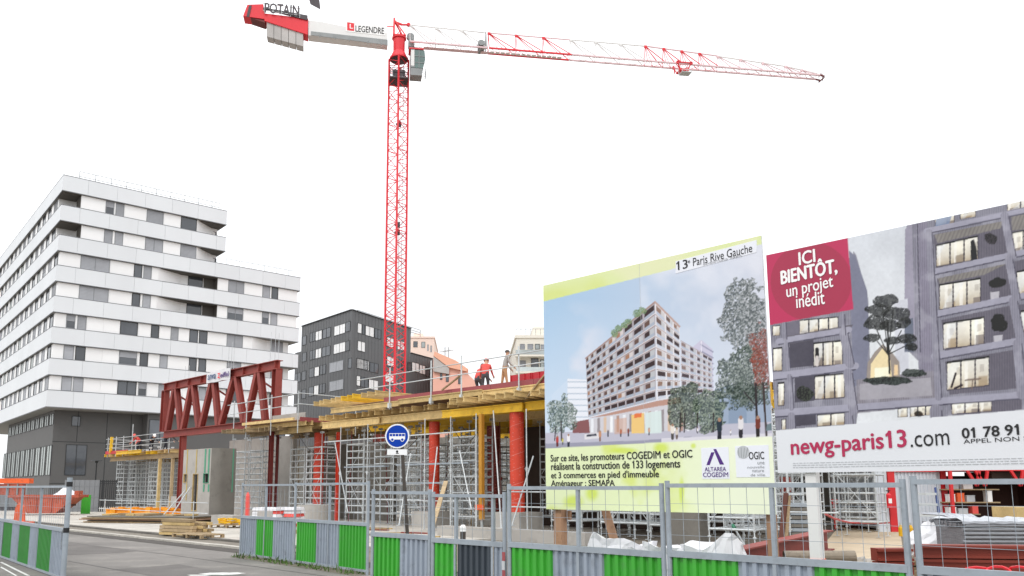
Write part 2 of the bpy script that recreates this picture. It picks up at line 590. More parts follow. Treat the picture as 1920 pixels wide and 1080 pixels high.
# raised pale pavement in front of the building shell, and the bare site to its right
pv = MB()
a = [site(-150, 14.55), site(-20.5, 14.55), site(-20.5, 70), site(-150, 70)]
pv.prism([(p.x, p.y) for p in a], -0.05, 0.06)
structure('pavement', pv.build('pavement', M['pale_concrete']))
sheet('site_ground', [site(-20.4, 12.95)[:2], site(40, 12.95)[:2], site(40, 120)[:2], site(-20.4, 120)[:2]], 0.008, M['dirt'])
sheet('path', [ground(1480, 1085)[:2], ground(1700, 1085)[:2], ground(1690, 1010)[:2], ground(1676, 975)[:2], ground(1660, 950)[:2], ground(1592, 950)[:2], ground(1583, 975)[:2], ground(1555, 1010)[:2]], 0.02, M['sand_path'])

# kerb stones laid one by one
kerb = bpy.data.objects.new('kerb', None)
COL.objects.link(kerb)
kerb.location = site(-64, 12.85)
sheet('gutter', [site(-150, 12.1)[:2], site(40, 12.1)[:2], site(40, 12.84)[:2], site(-150, 12.84)[:2]], 0.008, M['gutter'])
sheet('kerb_strip', [site(-150, 13.4)[:2], site(-20.5, 13.4)[:2], site(-20.5, 14.2)[:2], site(-150, 14.2)[:2]], 0.02, M['tan_paving'])
kerb.rotation_euler = (0, 0, RZ)
structure('kerb', kerb)
b = MB()
b.box(0.006, 0.994, 0.0, 0.26, -0.05, 0.07)
k1 = b.mesh('kerb_stone', M['kerb_light'])
b = MB()
b.box(0.006, 0.994, 1.36, 1.66, -0.05, 0.085)
k2 = b.mesh('kerb_stone', M['kerb'])
for i in range(43):
    link('kerb_stone', k1, kerb, (i + random.uniform(-.003, .003), 0, random.uniform(-.006, .006)))
    link('kerb_stone', k2, kerb, (i + 0.4, 0.004, random.uniform(-.006, .006)))

# pale worn marks on the carriageway
rm = MB()
for cx_, cy_, rx, ry, sd_ in ((418, 1076, .50, .28, 1), (372, 1079, .25, .12, 2)):
    p = ground(cx_, cy_)
    rr = random.Random(sd_)
    rm.face([(p.x + rx * math.cos(t) * rr.uniform(.75, 1.15), p.y + ry * math.sin(t) * rr.uniform(.75, 1.15), .006) for t in [2 * math.pi * k / 18 for k in range(18)]])
for q4 in (((0, 1055), (4, 1054), (57, 1080), (50, 1080)), ((0, 1064), (3, 1063), (33, 1080), (28, 1080))):
    rm.face([tuple(ground(x, y)[:2]) + (.006,) for x, y in q4])
structure('road_marking', rm.build('road_marking', M['road_paint']))
# tar seams and a repaired patch in the asphalt
M['tar'] = mat('tar_seam', '#4d4a48', .6, var=.3, scale=4)
M['patch'] = mat('asphalt_patch', '#66625f', .9, var=.25, scale=.8, bump=.5, bscale=50)
tm = MB()
rr = random.Random(2)
for v_ in (7.4, 10.6):
    pv_ = -60.0
    y_ = v_
    while pv_ < 8:
        n2_ = y_ + rr.uniform(-.05, .05)
        a_, b2 = site(pv_, y_), site(pv_ + .8, n2_)
        c2, d2 = site(pv_ + .8, n2_ + .045), site(pv_, y_ + .045)
        tm.face([tuple(p[:2]) + (.0045,) for p in (a_, b2, c2, d2)])
        pv_ += .8
        y_ = n2_
structure('tar_seam', tm.build('tar_seam', M['tar']))
tm = MB()
tm.face([tuple(site(s_, v_)[:2]) + (.003,) for s_, v_ in ((-32, 8.2), (-24.5, 8.1), (-24.4, 10.2), (-27, 10.3), (-32.1, 10.1))])
tm.face([tuple(site(s_, v_)[:2]) + (.003,) for s_, v_ in ((-19.5, 7.7), (-14.5, 7.6), (-14.4, 9.1), (-19.6, 9.3))])
structure('asphalt_patch', tm.build('asphalt_patch', M['patch']))
jm = MB()
for s_ in range(-78, -21, 4):
    a_ = [site(s_, 14.6), site(s_ + .03, 14.6), site(s_ + .03, 24.5), site(s_, 24.5)]
    jm.face([tuple(p[:2]) + (.064,) for p in a_])
for v_ in (17.2, 20.4):
    a_ = [site(-100, v_), site(-20.6, v_), site(-20.6, v_ + .03), site(-100, v_ + .03)]
    jm.face([tuple(p[:2]) + (.068,) for p in a_])
structure('pavement_joint', jm.build('pavement_joint', M['gutter']))


# ------------------------------------------------------------------ windows
WIN = {}


def window_meshes(wd, ht, kind):
    key = (round(wd, 1), round(ht, 2), kind)
    if key in WIN:
        return WIN[key]
    wd = key[0]
    f = MB()
    t = 0.05
    d0, d1 = -0.05, 0.03
    f.box(0, t, d0, d1, 0, ht)
    f.box(wd - t, wd, d0, d1, 0, ht)
    f.box(t, wd - t, d0, d1, 0, t)
    f.box(t, wd - t, d0, d1, ht - t, ht)
    if wd > 1.7:
        f.box(wd / 2 - t / 2, wd / 2 + t / 2, d0, d1, t, ht - t)
    fm = f.mesh('window', M['dark_frame'] if kind in ('dark', 'curtain', 'panel', 'pale') else M['win_frame'])
    p = MB()
    if kind == 'louvre':
        n = 9
        for i in range(n):
            z0 = t + (ht - 2 * t) * i / n
            z1 = t + (ht - 2 * t) * (i + 1) / n
            p.face([(t, -0.035, z0), (wd - t, -0.035, z0), (wd - t, -0.005, z1), (t, -0.005, z1)])
            p.face([(t, -0.035, z0), (t, -0.005, z0), (wd - t, -0.005, z0), (wd - t, -0.035, z0)])
        pm = p.mesh('blind', M['louvre'])
    elif kind == 'half':
        zb_ = ht * .55
        p.box(t, wd - t, -0.012, 0.0, t, zb_)
        n = 5
        for i in range(n):
            z0 = zb_ + (ht - t - zb_) * i / n
            z1 = zb_ + (ht - t - zb_) * (i + 1) / n
            p.face([(t, -0.035, z0), (wd - t, -0.035, z0), (wd - t, -0.005, z1), (t, -0.005, z1)], 1)
            p.face([(t, -0.035, z0), (t, -0.005, z0), (wd - t, -0.005, z0), (wd - t, -0.035, z0)], 1)
        pm = p.mesh('pane', [M['win_dark'], M['louvre']])
    else:
        p.box(t, wd - t, -0.012, 0.0, t, ht - t)
        pm = p.mesh('pane', {'pale': M['win_pale'], 'curtain': M['win_curtain'], 'panel': M['white_wall']}.get(kind, M['win_dark']))
    WIN[key] = (fm, pm)
    return WIN[key]


def add_window(parent, x, y, z, wd, ht, kind, rot=0.0):
    fm, pm = window_meshes(wd, ht, kind)
    o = link('window', fm, parent, (x, y, z), (0, 0, rot))
    link('blind' if kind == 'louvre' else 'pane', pm, o)
    return o


def solve_x(A, d, px, z):
    lo, hi = -5.0, 60.0
    for _ in range(40):
        mid = (lo + hi) / 2
        if project(A[0] + d[0] * mid, A[1] + d[1] * mid, z)[0] < px:
            lo = mid
        else:
            hi = mid
    return (lo + hi) / 2


# ------------------------------------------------------------------ white apartment block
C1 = Vector((-39.6, 74.0, 0))
ER = Vector((0.7795, 0.6264, 0))
EL = Vector((-0.6264, 0.7795, 0))
wb = thing('apartment_block', 'tall white apartment block with banded facade above a dark grey base', 'apartment building', C1, math.atan2(ER.y, ER.x))
ZT, PIT, BH, ZS, LR, LU, DL = 32.2, 3.02, 1.62, 9.42, 25.6, 16.5, 46.0


def rx(px, z, off=0.25):
    A = C1 + EL * off
    return solve_x(A, ER, px, z)


rows = {
    0: ([(198, 214, 'dark'), (217, 233, 'louvre'), (275, 307, 'louvre'), (339, 368, 'dark')], []),
    1: ([(195, 210, 'louvre'), (215, 230, 'louvre'), (272, 305, 'louvre'), (338, 367, 'louvre')], []),
    2: ([(151, 206, 'louvre'), (251, 266, 'dark'), (269, 284, 'louvre'), (428, 458, 'louvre'), (492, 506, 'louvre'), (509, 521, 'dark')], [(325, 408)]),
    3: ([(148, 204, 'louvre'), (247, 263, 'dark'), (267, 282, 'louvre'), (426, 456, 'dark'), (491, 504, 'dark'), (507, 520, 'louvre')], [(322, 407)]),
    4: ([(124, 140, 'dark'), (145, 162, 'louvre'), (225, 259, 'dark'), (283, 298, 'dark'), (320, 334, 'louvre'), (355, 370, 'dark'), (373, 388, 'dark'), (425, 455, 'louvre'), (507, 530, 'louvre')], []),
    5: ([(119, 138, 'louvre'), (141, 159, 'dark'), (223, 257, 'dark'), (262, 277, 'dark'), (299, 314, 'louvre'), (354, 368, 'dark'), (372, 386, 'dark'), (425, 452, 'dark'), (507, 530, 'louvre')], []),
    6: ([(115, 135, 'louvre'), (137, 155, 'louvre'), (220, 255, 'dark'), (259, 275, 'dark'), (297, 312, 'louvre'), (372, 386, 'louvre'), (423, 450, 'dark'), (505, 528, 'dark')], []),
}
for k in range(8):
    zt = ZT - k * PIT
    zb = zt - BH if k < 7 else ZS
    L = LU if k < 2 else LR
    s = MB()
    s.box(0.06, L - 0.06, 0.06, DL, zb + 0.02, zt - 0.02)
    s.build('slab', M['soffit'], wb)
    t = MB()                                   # dark gaps above and below the band
    for z0, z1 in ((zb - 0.01, zb + 0.05), (zt - 0.05, zt + 0.01)):
        t.box(-0.012, L + 0.012, -0.012, 0.06, z0, z1)
        t.box(-0.012, 0.06, 0.0605, DL, z0, z1)
        t.box(L - 0.06, L + 0.012, 0.0605, 12, z0, z1)
    t.build('edge_trim', M['edge_line'], wb)
    # cladding panels of the band
    rr = random.Random(k)
    x = 0.0
    first = rr.choice((1.7, 2.3, 2.9))
    while x < L - 0.1:
        wd = min(first if x == 0 else 2.75, L - x)
        if L - x - wd < 0.6:
            wd = L - x
        p = MB()
        p.box(x + 0.008, x + wd - 0.008, 0, 0.0595, zb + 0.05, zt - 0.05)
        p.build('cladding_panel', M['white_clad'], wb)
        x += wd
    y = 0.06
    while y < DL - 0.1:
        wd = min(2.75, DL - y)
        p = MB()
        p.box(0, 0.0595, y + 0.008, y + wd - 0.008, zb + 0.05, zt - 0.05)
        p.build('cladding_panel', M['white_clad'], wb)
        y += wd
    y = 0.06
    while y < 12:
        p = MB()
        p.box(L - 0.0595, L, y + 0.012, y + 2.4, zb + 0.05, zt - 0.05)
        p.build('cladding_panel', M['white_clad'], wb)
        y += 2.42
    if k == 7:
        break
    # window storey below the band
    z1, z0 = zb - 0.01, zt - PIT + 0.01
    zm = (z0 + z1) / 2
    e = L - 0.25
    pts = []
    wins, logs = rows[k]
    if k < 2:
        xa = rx(152, zm)
        xe = rx(369, zm)
        pts = [(2.0, 2.0), (xa, 2.0), (xa, 0.25), (xe, 0.25), (xe + 2.2, 1.9), (e, 2.0), (e, DL), (0.25, DL), (0.25, 2.6), (2.0, 2.6)]
    elif logs:
        xa, xe = rx(logs[0][0], zm), rx(logs[0][1], zm)
        pts = [(0.25, 0.25), (xa - 1.5, 0.25), (xa + 1.2, 1.3), (xe, 1.3), (xe, 0.25), (e, 0.25), (e, DL), (0.25, DL)]
    else:
        xa = rx(492, zm)
        xe = rx(547, zm)
        pts = [(0.25, 0.25), (xa - 1.2, 0.25), (xa + 0.8, 1.15), (xe, 1.15), (xe, 6), (e, 6), (e, DL), (0.25, DL)]
    c = MB()
    c.prism(pts, z0, z1)
    c.build('wall', M['white_wall'], wb)
    if k < 2:
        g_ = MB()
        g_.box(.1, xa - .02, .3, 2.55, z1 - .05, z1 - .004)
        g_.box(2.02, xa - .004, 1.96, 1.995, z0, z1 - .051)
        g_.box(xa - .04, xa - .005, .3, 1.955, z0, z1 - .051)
        g_.build('loggia_shade_sheet', M['loggia'], wb)  # thin sheets that paint the recess shade onto its walls and ceiling
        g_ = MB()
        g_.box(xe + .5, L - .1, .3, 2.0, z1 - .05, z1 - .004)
        g_.build('loggia_shade_sheet', M['loggia'], wb)
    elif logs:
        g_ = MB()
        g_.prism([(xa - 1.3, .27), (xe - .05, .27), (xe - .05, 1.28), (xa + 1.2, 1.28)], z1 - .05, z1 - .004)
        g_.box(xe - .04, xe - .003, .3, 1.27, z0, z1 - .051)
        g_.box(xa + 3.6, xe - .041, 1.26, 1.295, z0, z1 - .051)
        g_.build('loggia_shade_sheet', M['loggia'], wb)
    spans = []
    for a0, a1, kind in wins:
        x0, x1 = rx(a0, zm), rx(a1, zm)
        yy = 0.25
        if k >= 4 and a0 > 500:
            yy = 1.15
            d = project(*(C1 + ER * 20 + EL * 1.15 + Vector((0, 0, zm))))
            x0, x1 = rx(a0, zm, 1.15), rx(a1, zm, 1.15)
        add_window(wb, x0, yy, z0 + 0.02, x1 - x0, z1 - z0 - 0.05, 'half' if kind == 'dark' and (a0 * 7 + k * 3) % 5 < 2 else kind)
        if False:
            pass
        if yy == 0.25:
            spans.append((x0 - 0.02, x1 + 0.02))
    if logs:
        xa, xe = rx(logs[0][0], zm), rx(logs[0][1], zm)
        add_window(wb, xa + 1.9, 1.3, z0 + 0.02, 1.6, z1 - z0 - 0.05, 'dark')
    if k < 2:
        add_window(wb, rx(387, zm, 2.0) , 1.98, z0 + .02, 1.1, z1 - z0 - .4, 'dark')
        lo, hi = rx(152, zm), rx(338, zm)
    elif logs:
        lo, hi = 0.25, e
    else:
        lo, hi = 0.25, rx(490, zm) - 1.6
    # bright panels between the windows
    edges = [lo] + [q_ for sp in spans for q_ in sp] + [hi]
    for i in range(0, len(edges) - 1, 2):
        a0, a1 = edges[i], edges[i + 1]
        if logs:
            xa, xe = rx(logs[0][0], zm) - 1.55, rx(logs[0][1], zm)
            if a0 < xa < a1:
                cuts = [(a0, xa), (xe, a1)]
            else:
                cuts = [(a0, a1)]
        else:
            cuts = [(a0, a1)]
        for c0, c1 in cuts:
            n = max(1, round((c1 - c0) / 1.9))
            for j in range(n):
                u0, u1 = c0 + (c1 - c0) * j / n, c0 + (c1 - c0) * (j + 1) / n
                if u1 - u0 < 0.1:
                    continue
                p = MB()
                p.box(u0 + 0.01, u1 - 0.01, 0.215, 0.2495, z0 + 0.015, z1 - 0.015)
                p.build('wall_panel', M['white_wall'], wb)
    # left facade: regular windows
    y = 3.0 if k < 2 else 0.9
    i = 0
    while y < DL - 2:
        kind = ('louvre', 'dark', 'half', 'dark', 'louvre', 'half', 'dark', 'curtain', 'dark')[(i * 2 + k * 3 + (i * i) % 5) % 9]
        wd = 1.5
        fm, pm = window_meshes(wd, z1 - z0 - 0.05, kind)
        o = link('window', fm, wb, (0.25, y + wd, z0 + 0.02), (0, 0, R(-90)))
        link('blind' if kind == 'louvre' else 'pane', pm, o)
        p = MB()
        p.box(0.215, 0.2495, y + wd + 0.03, y + 2.66, z0 + 0.015, z1 - 0.015)
        p.build('wall_panel', M['white_wall'], wb)
        y += 2.7
        i += 1
# soffit lining, roof railing
s = MB()
s.box(0.02, LR - 0.02, 0.02, DL, ZS - 0.05, ZS - 0.002)
s.build('soffit', M['soffit'], wb)
rl = MB()
x = 1.6
while x < LU:
    rl.tube((x, 0.9, ZT), (x, 0.9, ZT + 1.0), 0.03, 5)
    x += 1.5
for z in (0.5, 1.0):
    rl.tube((1.6, 0.9, ZT + z), (LU - .5, 0.9, ZT + z), 0.03, 5)
rl.build('roof_railing', M['crane_grey'], wb)
rl = MB()
zr = ZT - 2 * PIT
x = LU + .5
while x < LR:
    rl.tube((x, 0.9, zr), (x, 0.9, zr + 0.9), 0.02, 5)
    x += 1.5
rl.tube((LU + .5, 0.9, zr + .9), (LR - .5, 0.9, zr + .9), 0.025, 5)
rl.build('roof_railing', M['crane_grey'], wb)
# dark base
xb = rx(276, 8.0, 0.6)
bm_ = MB()
bm_.box(1.2, xb - 0.01, 2.2, 27.0, 0, ZS - 0.06)
bm_.build('base_wall', M['dark_clad'], wb)
bm_ = MB()
bm_.box(xb, LR - 1.0, 0.6, 27.0, 0, ZS - 0.061)
bm_.build('base_wall', M['dark_clad'], wb)
for x0, x1, z0, z1 in ((1.2, 4.0, 6.3, 6.36), (4.0, 8.2, 6.3, 6.36), (3.3, 3.36, 6.4, ZS - .07), (6.0, 6.06, 0, ZS - .07), (8.3, 8.36, 0, ZS - .07), (1.2, 8.4, 2.3, 2.36)):
    p = MB()
    p.box(x0, x1, 2.188, 2.1995, z0, z1)
    p.build('cladding_seam', M['dark_frame'], wb)


def bx(px, z):
    return solve_x(C1 + EL * 2.2, ER, px, z)


def zat(px, py, off=2.2):
    return hit(C1 + EL * off, C1 + EL * off + ER, px, py)[1]


x0, x1 = bx(122, 4.5), bx(162, 4.5)
z0, z1 = zat(122, 891), zat(122, 833)
add_window(wb, x0, 2.2, z0, x1 - x0, z1 - z0, 'dark')
x0, x1 = bx(133, 7.5), bx(150, 7.5)
add_window(wb, x0, 2.2, zat(140, 799), x1 - x0, zat(140, 799 - 19) - zat(140, 799), 'dark')
x0 = bx(285, 8.0)
add_window(wb, rx(279, 7.7, .6), .6, 6.6, 2.2, 2.2, 'dark')
add_window(wb, rx(500, 7.7, .6), .6, 6.6, 2.2, 2.2, 'dark')
# base windows along the left street side
def ly(px, z):
    A = C1 + ER * 1.2
    lo, hi = 0.0, 60.0
    for _ in range(40):
        mid = (lo + hi) / 2
        q_ = A + EL * mid
        if project(q_.x, q_.y, z)[0] > px:
            lo = mid
        else:
            hi = mid
    return (lo + hi) / 2


def lz(px, py):
    A = C1 + ER * 1.2
    return hit(A, A + EL, px, py)[1]


for (pa, pb, n, ya, yb) in ((15, 101, 11, (797, 776), None), (5, 96, 10, (891, 834), None)):
    zmid = lz(90, sum(ya) / 2)
    h0, h1 = lz(97, ya[0]), lz(97, ya[1])
    y0, y1 = ly(pb, zmid), ly(pa, zmid)
    st = (y1 - y0) / n
    for i in range(n):
        fm, pm = window_meshes(st * 0.8, h1 - h0, 'curtain')
        o = link('window', fm, wb, (1.2, y0 + st * i + st * 0.8, h0), (0, 0, R(-90)))
        link('pane', pm, o)

# ------------------------------------------------------------------ dark grey block behind
D2 = 122.0
C2 = depth(660, 581, D2)
H2 = C2.z
C2 = Vector((C2.x, C2.y, 0))
dl = Vector((-1223, 1505, 0)).normalized()
dr = Vector((830, 1505, 0)).normalized()
db = thing('office_block', 'dark grey metal clad block with white window panels behind the crane mast', 'apartment building', C2, 0)


def sol(d, px, z, sign):
    lo, hi = 0.0, 80.0
    for _ in range(40):
        mid = (lo + hi) / 2
        q_ = C2 + d * mid
        x = project(q_.x, q_.y, z)[0]
        if (x < px) == (sign > 0):
            lo = mid
        else:
            hi = mid
    return (lo + hi) / 2


Ll, Lr = sol(dl, 565, H2 - 3, -1), sol(dr, 770, H2 - 3, 1)
Ll2, Lr2 = sol(dl, 549, 12, -1), sol(dr, 811, 18, 1)
zlow = hit(C2, C2 + dr, 811, 673)[1]


def poly(l1, l2, inset=0.0):
    a = dl * l1
    b = dr * l2
    bk = a + dr * l2
    return [(0, 0), (b.x, b.y), (bk.x, bk.y), (a.x, a.y)]


s = MB()
s.prism(poly(Ll, Lr), zlow, H2)
s.build('upper_wall', M['dark_clad2'], db)
s = MB()
s.prism(poly(Ll2, Lr2), 0, zlow - 0.01)
s.build('lower_wall', M['dark_clad2'], db)
sm = MB()
for d, Lx, hz in ((dl, Ll, H2), (dr, Lr, H2), (dl, Ll2, zlow), (dr, Lr2, zlow)):
    nrm = Vector((d.y, -d.x, 0)) if d is dr else Vector((-d.y, d.x, 0))
    t = 0.9
    z0 = 0 if hz == zlow else zlow
    while t < Lx:
        p0 = d * t + nrm * 0.01
        sm.bar((p0.x, p0.y, z0), (p0.x, p0.y, hz), 0.05, 0.05)
        t += 0.9
tag(sm.build('cladding_seam', M['dark_clad2'], db), kind='stuff')
cap = MB()
for d, Lx, hz in ((dl, Ll, H2), (dr, Lr, H2), (dr, Lr2, zlow)):
    cap.bar((0, 0, hz + 0.05) if hz == H2 else tuple((dr * Lr + Vector((0, 0, hz + .05)))), tuple(d * Lx + Vector((0, 0, hz + 0.05))), 0.4, 0.1)
cap.build('parapet_cap', M['dark_frame'], db)
gl = MB()
for i in range(7):
    p = dr * (4 + i * 3.2) + dl * 3.0
    gl.tube((p.x, p.y, H2), (p.x, p.y, H2 + 1.3), 0.06, 5)
p0, p1 = dr * 4 + dl * 3, dr * 23 + dl * 3
for z in (.4, .8, 1.3):
    gl.tube((p0.x, p0.y, H2 + z), (p1.x, p1.y, H2 + z), 0.05, 5)
gl.build('roof_railing', M['crane_grey'], db)


def db_window(xa, xb_, ya, yb, kind, side):
    """photo span of one window, measured on its facade"""
    d = dl if side < 0 else dr
    ka, za = hit(C2, C2 + d, xa, ya)
    kb, zb_ = hit(C2, C2 + d, xb_, yb)
    if side < 0:
        ang = math.atan2(-d.y, -d.x)
        p = d * ka
    else:
        ang = math.atan2(d.y, d.x)
        p = d * ka
    wd = abs(kb - ka)
    ht = 1.6
    zc_ = hit(C2, C2 + d, (xa + xb_) / 2, (ya + yb) / 2)[1]
    nrm = Vector((math.sin(ang), -math.cos(ang), 0))
    add_window(db, p.x + nrm.x * 0.02, p.y + nrm.y * .02, zc_ - ht / 2, wd, ht, kind, ang)


# (x0, x1, middle height at each end) in the photo, by storey
for side, items in ((-1, [
    [(567, 575, 640, 637, 'dark'), (581, 591, 634, 630, 'dark'), (592, 604, 631, 627, 'panel'), (605, 620, 627, 622, 'dark'), (627, 648, 622, 614, 'panel'), (648, 657, 614, 611, 'dark')],
    [(567, 575, 671, 668, 'dark'), (581, 591, 667, 664, 'dark'), (592, 603, 664, 661, 'panel'), (604, 619, 661, 656, 'dark'), (626, 648, 655, 650, 'panel'), (648, 656, 650, 647, 'dark')],
    [(553, 564, 709, 707, 'dark'), (566, 574, 706, 703, 'dark'), (580, 589, 700, 698, 'dark'), (590, 599, 698, 695, 'panel'), (600, 611, 695, 691, 'dark'), (618, 644, 691, 683, 'louvre')],
    [(566, 574, 740, 737, 'dark'), (579, 588, 735, 733, 'dark'), (589, 598, 733, 730, 'panel'), (599, 610, 730, 727, 'dark'), (618, 644, 726, 719, 'louvre')]]),
        (1, [
            [(670, 678, 614, 617, 'panel'), (679, 684, 617, 619, 'dark'), (685, 701, 619, 624, 'panel'), (702, 714, 624, 628, 'dark')],
            [(670, 684, 648, 651, 'panel')],
            [(764, 771, 685, 690, 'dark'), (772, 785, 686, 691, 'panel'), (786, 797, 691, 695, 'panel'), (797, 805, 696, 699, 'dark')],
            [(669, 668 + 13, 681, 683, 'panel'), (682, 690, 683, 685, 'dark')]])):
    for row in items:
        for xa, xb_, ya, yb, kind in row:
            db_window(xa, xb_, ya, yb, kind, side)
for xa, xb_, ya, yb, kind in ((653, 660, 682, 680, 'dark'),):
    db_window(xa, xb_, ya, yb, kind, -1)
for xa, xb_, ya, yb, kind in ((668, 691, 680, 687, 'panel'), (693, 709, 687, 692, 'dark'), (668, 675, 713, 715, 'panel'), (676, 690, 715, 719, 'dark'), (691, 709, 719, 724, 'panel'), (725, 738, 640, 644, 'panel'), (745, 758, 646, 650, 'panel'), (725, 740, 676, 680, 'panel'), (744, 760, 682, 686, 'dark'), (722, 738, 706, 710, 'panel')):
    db_window(xa, xb_, ya, yb, kind, 1)


# ------------------------------------------------------------------ pale buildings far behind the deck
def plain_block(name, label, x0, x1, ytop, Y, dep, m, wins, turn=0.0):
    p0, p1 = depth(x0, ytop, Y), depth(x1, ytop, Y)
    t = thing(name, label, 'building', (p0.x, Y, 0), R(turn))
    W = p1.x - p0.x
    b_ = MB()
    b_.box(0, W, 0, dep, 0, p0.z)
    b_.build('wall', m, t)
    b_ = MB()
    b_.box(-0.15, W + 0.15, -0.15, dep, p0.z + .002, p0.z + 0.35)
    b_.build('parapet', m, t)
    for xa, xb_, ya, yb, kind in wins:
        q0, q1 = depth(xa, yb, Y), depth(xb_, ya, Y)
        add_window(t, q0.x - p0.x, -0.01, q0.z, q1.x - q0.x, q1.z - q0.z, kind)
    return t, W, p0


t, W, p0 = plain_block('tower_house', 'pale pink upper storeys rising behind the dark block', 770, 814, 634, 165, 18, M['pale_pink'],
                       [(775, 783, 640, 651, 'dark'), (790, 797, 641, 652, 'pale'), (801, 804, 646, 658, 'louvre'), (807, 810, 648, 660, 'louvre')])
b_ = MB()
b_.box(W * .08, W * .5, 2, 10, p0.z + .35, p0.z + 1.4)
b_.build('roof_box', M['pale_pink'], t)

Y = 135
t = thing('orange_building', 'low orange building with a sloping orange roof behind the deck', 'building', (depth(812, 700, Y).x, Y, 0), 0)
o0 = depth(812, 700, Y)


def op(px, py):
    q_ = depth(px, py, Y)
    return (q_.x - o0.x, q_.z)


b_ = MB()
b_.extrude_y([(op(812, 700)[0], 0), (op(893, 716)[0], 0), op(893, 716), op(872, 696), op(842, 684), op(812, 672)], 0, 20)
b_.build('wall', M['orange_wall'], t)
b_ = MB()
b_.extrude_y([op(813, 668), op(842, 690), op(874, 697), op(878, 693), op(855, 677), op(815, 660)], -0.6, 19)
b_.build('roof', M['orange_roof'], t)
b_ = MB()
b_.extrude_y([op(813, 697), op(842, 702), op(842, 691), op(813, 669)], -0.5, -0.02)
b_.build('gable_panel', M['pale_gable'], t)
for xa, xb_, ya, yb in ((859, 864, 704, 720), (825, 829, 700, 712), (836, 841, 702, 716)):
    q0, q1 = op(xa, yb), op(xb_, ya)
    add_window(t, q0[0], -0.03, q0[1], q1[0] - q0[0], q1[1] - q0[1], 'dark')
for px in (840, 833):
    m_ = MB()
    a0 = op(px, 670)
    m_.tube((a0[0], 4, a0[1] - 2), (a0[0], 4, a0[1] + 2.5), 0.07, 5)
    m_.bar((a0[0] - 1, 4, a0[1] + 1.6), (a0[0] + 1, 4, a0[1] + 2.0), .08)
    m_.build('antenna', M['crane_grey'], t)

t, W, p0 = plain_block('cream_building', 'cream building with glass balconies beside the large poster', 968, 1060, 634, 95, 16, M['cream'],
                       [(975, 984, 645, 655, 'louvre'), (989, 999, 645, 655, 'louvre'), (1003, 1012, 645, 655, 'pale'), (996, 1010, 672, 696, 'dark'), (975, 985, 676, 700, 'louvre'), (1014, 1020, 646, 660, 'louvre'), (1013, 1020, 674, 696, 'pale')])
for ya, yb in ((659, 668), (691, 699)):
    q0, q1 = depth(966, yb, 95), depth(1060, ya, 95)
    b_ = MB()
    b_.box(q0.x - p0.x, q1.x - p0.x, -1.2, -0.06, q0.z - .2, q0.z)
    b_.build('balcony_floor', M['cream'], t)
    b_ = MB()
    b_.box(q0.x - p0.x, q1.x - p0.x, -1.2, -1.15, q0.z + .02, q1.z)
    b_.build('balcony_panel', M['win_pale'], t)
b_ = MB()
for i in range(9):
    b_.tube((i * .6, 0.3, p0.z + .35), (i * .6, .3, p0.z + 1.2), .03, 5)
b_.tube((0, .3, p0.z + 1.2), (W, .3, p0.z + 1.2), .03, 5)
b_.build('roof_railing', M['crane_grey'], t)
b_ = MB()
b_.box(2.3, 5, 3, 9, p0.z + .35, p0.z + 2.0)
b_.build('roof_box', M['cream'], t)

# ------------------------------------------------------------------ tower crane
DC = 85.0
P0 = depth(739.5, 730, DC)
crane = thing('tower_crane', 'red and white tower crane with long lattice jib rising behind the deck', 'tower crane', (P0.x, DC, 0), math.atan2(0.1455, 0.989))


def zc(py, px=745):
    return depth(px, py, DC).z


JD = Vector((0.989, 0.1455, 0)).normalized()
CP = Vector((P0.x, DC, 0))


def jx(px, py=100):
    return hit(CP, CP + JD, px, py)[0]


def jz(px, py, off=0.0):
    q_ = CP + Vector((-JD.y, JD.x, 0)) * off
    return hit(q_, q_ + JD, px, py)[1]


# mast sections
mw = 0.78                                 # half side
ztop = zc(112)
sec_h = ztop / 16
ms = MB()
for sx in (-1, 1):
    for sy in (-1, 1):
        ms.bar((sx * mw, sy * mw, 0.0), (sx * mw, sy * mw, sec_h), 0.16)
n_z = 2
for side in range(4):
    a = [(-mw, -mw), (mw, -mw), (mw, mw), (-mw, mw)][side]
    b2 = [(mw, -mw), (mw, mw), (-mw, mw), (-mw, -mw)][side]
    for i in range(n_z):
        za, zm, zb = sec_h * i / n_z, sec_h * (i + .5) / n_z, sec_h * (i + 1) / n_z
        ms.tube((a[0], a[1], za), (b2[0], b2[1], zm), 0.042, 5, cap=False)
        ms.tube((b2[0], b2[1], zm), (a[0], a[1], zb), 0.042, 5, cap=False)
        if i == 0:
            ms.tube((a[0], a[1], zb), (b2[0], b2[1], zb), 0.035, 5, cap=False)
msm = ms.mesh('mast_section', M['crane_red'])
mrot = R(45 + 5) - crane.rotation_euler.z
for i in range(16):
    link('mast_section', msm, crane, (0, 0, i * sec_h), (0, 0, mrot + (math.pi / 2 if i % 2 else 0)))
ld = MB()                                  # access ladder and feed cable inside the mast
ld.tube((0.25, 0.0, 0), (0.25, 0.0, ztop), 0.025, 5)
ld.tube((0.6, 0.15, 0), (0.6, 0.15, ztop), 0.025, 5)
for i in range(int(ztop / 0.6)):
    ld.tube((0.25, 0, i * .6), (0.6, .15, i * .6), 0.015, 4, cap=False)
ld.build('ladder', M['crane_grey'], crane)
ld = MB()
ld.tube((1.18, 0.1, 0), (1.18, 0.1, ztop + 2), 0.03, 5)
for i in range(int(ztop / 1.2)):
    ld.bar((1.0, 0.1, i * 1.2), (1.2, .1, i * 1.2), 0.05)
ld.build('power_cable', M['crane_grey'], crane)
for zz in (zc(236), zc(424), zc(438)):
    p = MB()
    p.box(-.05, .35, -.55, -.2, zz - .25, zz + .3)
    p.box(-.25, .05, -.5, -.25, zz - .1, zz + .1)
    p.build('mast_fitting', M['crane_dark'], crane)
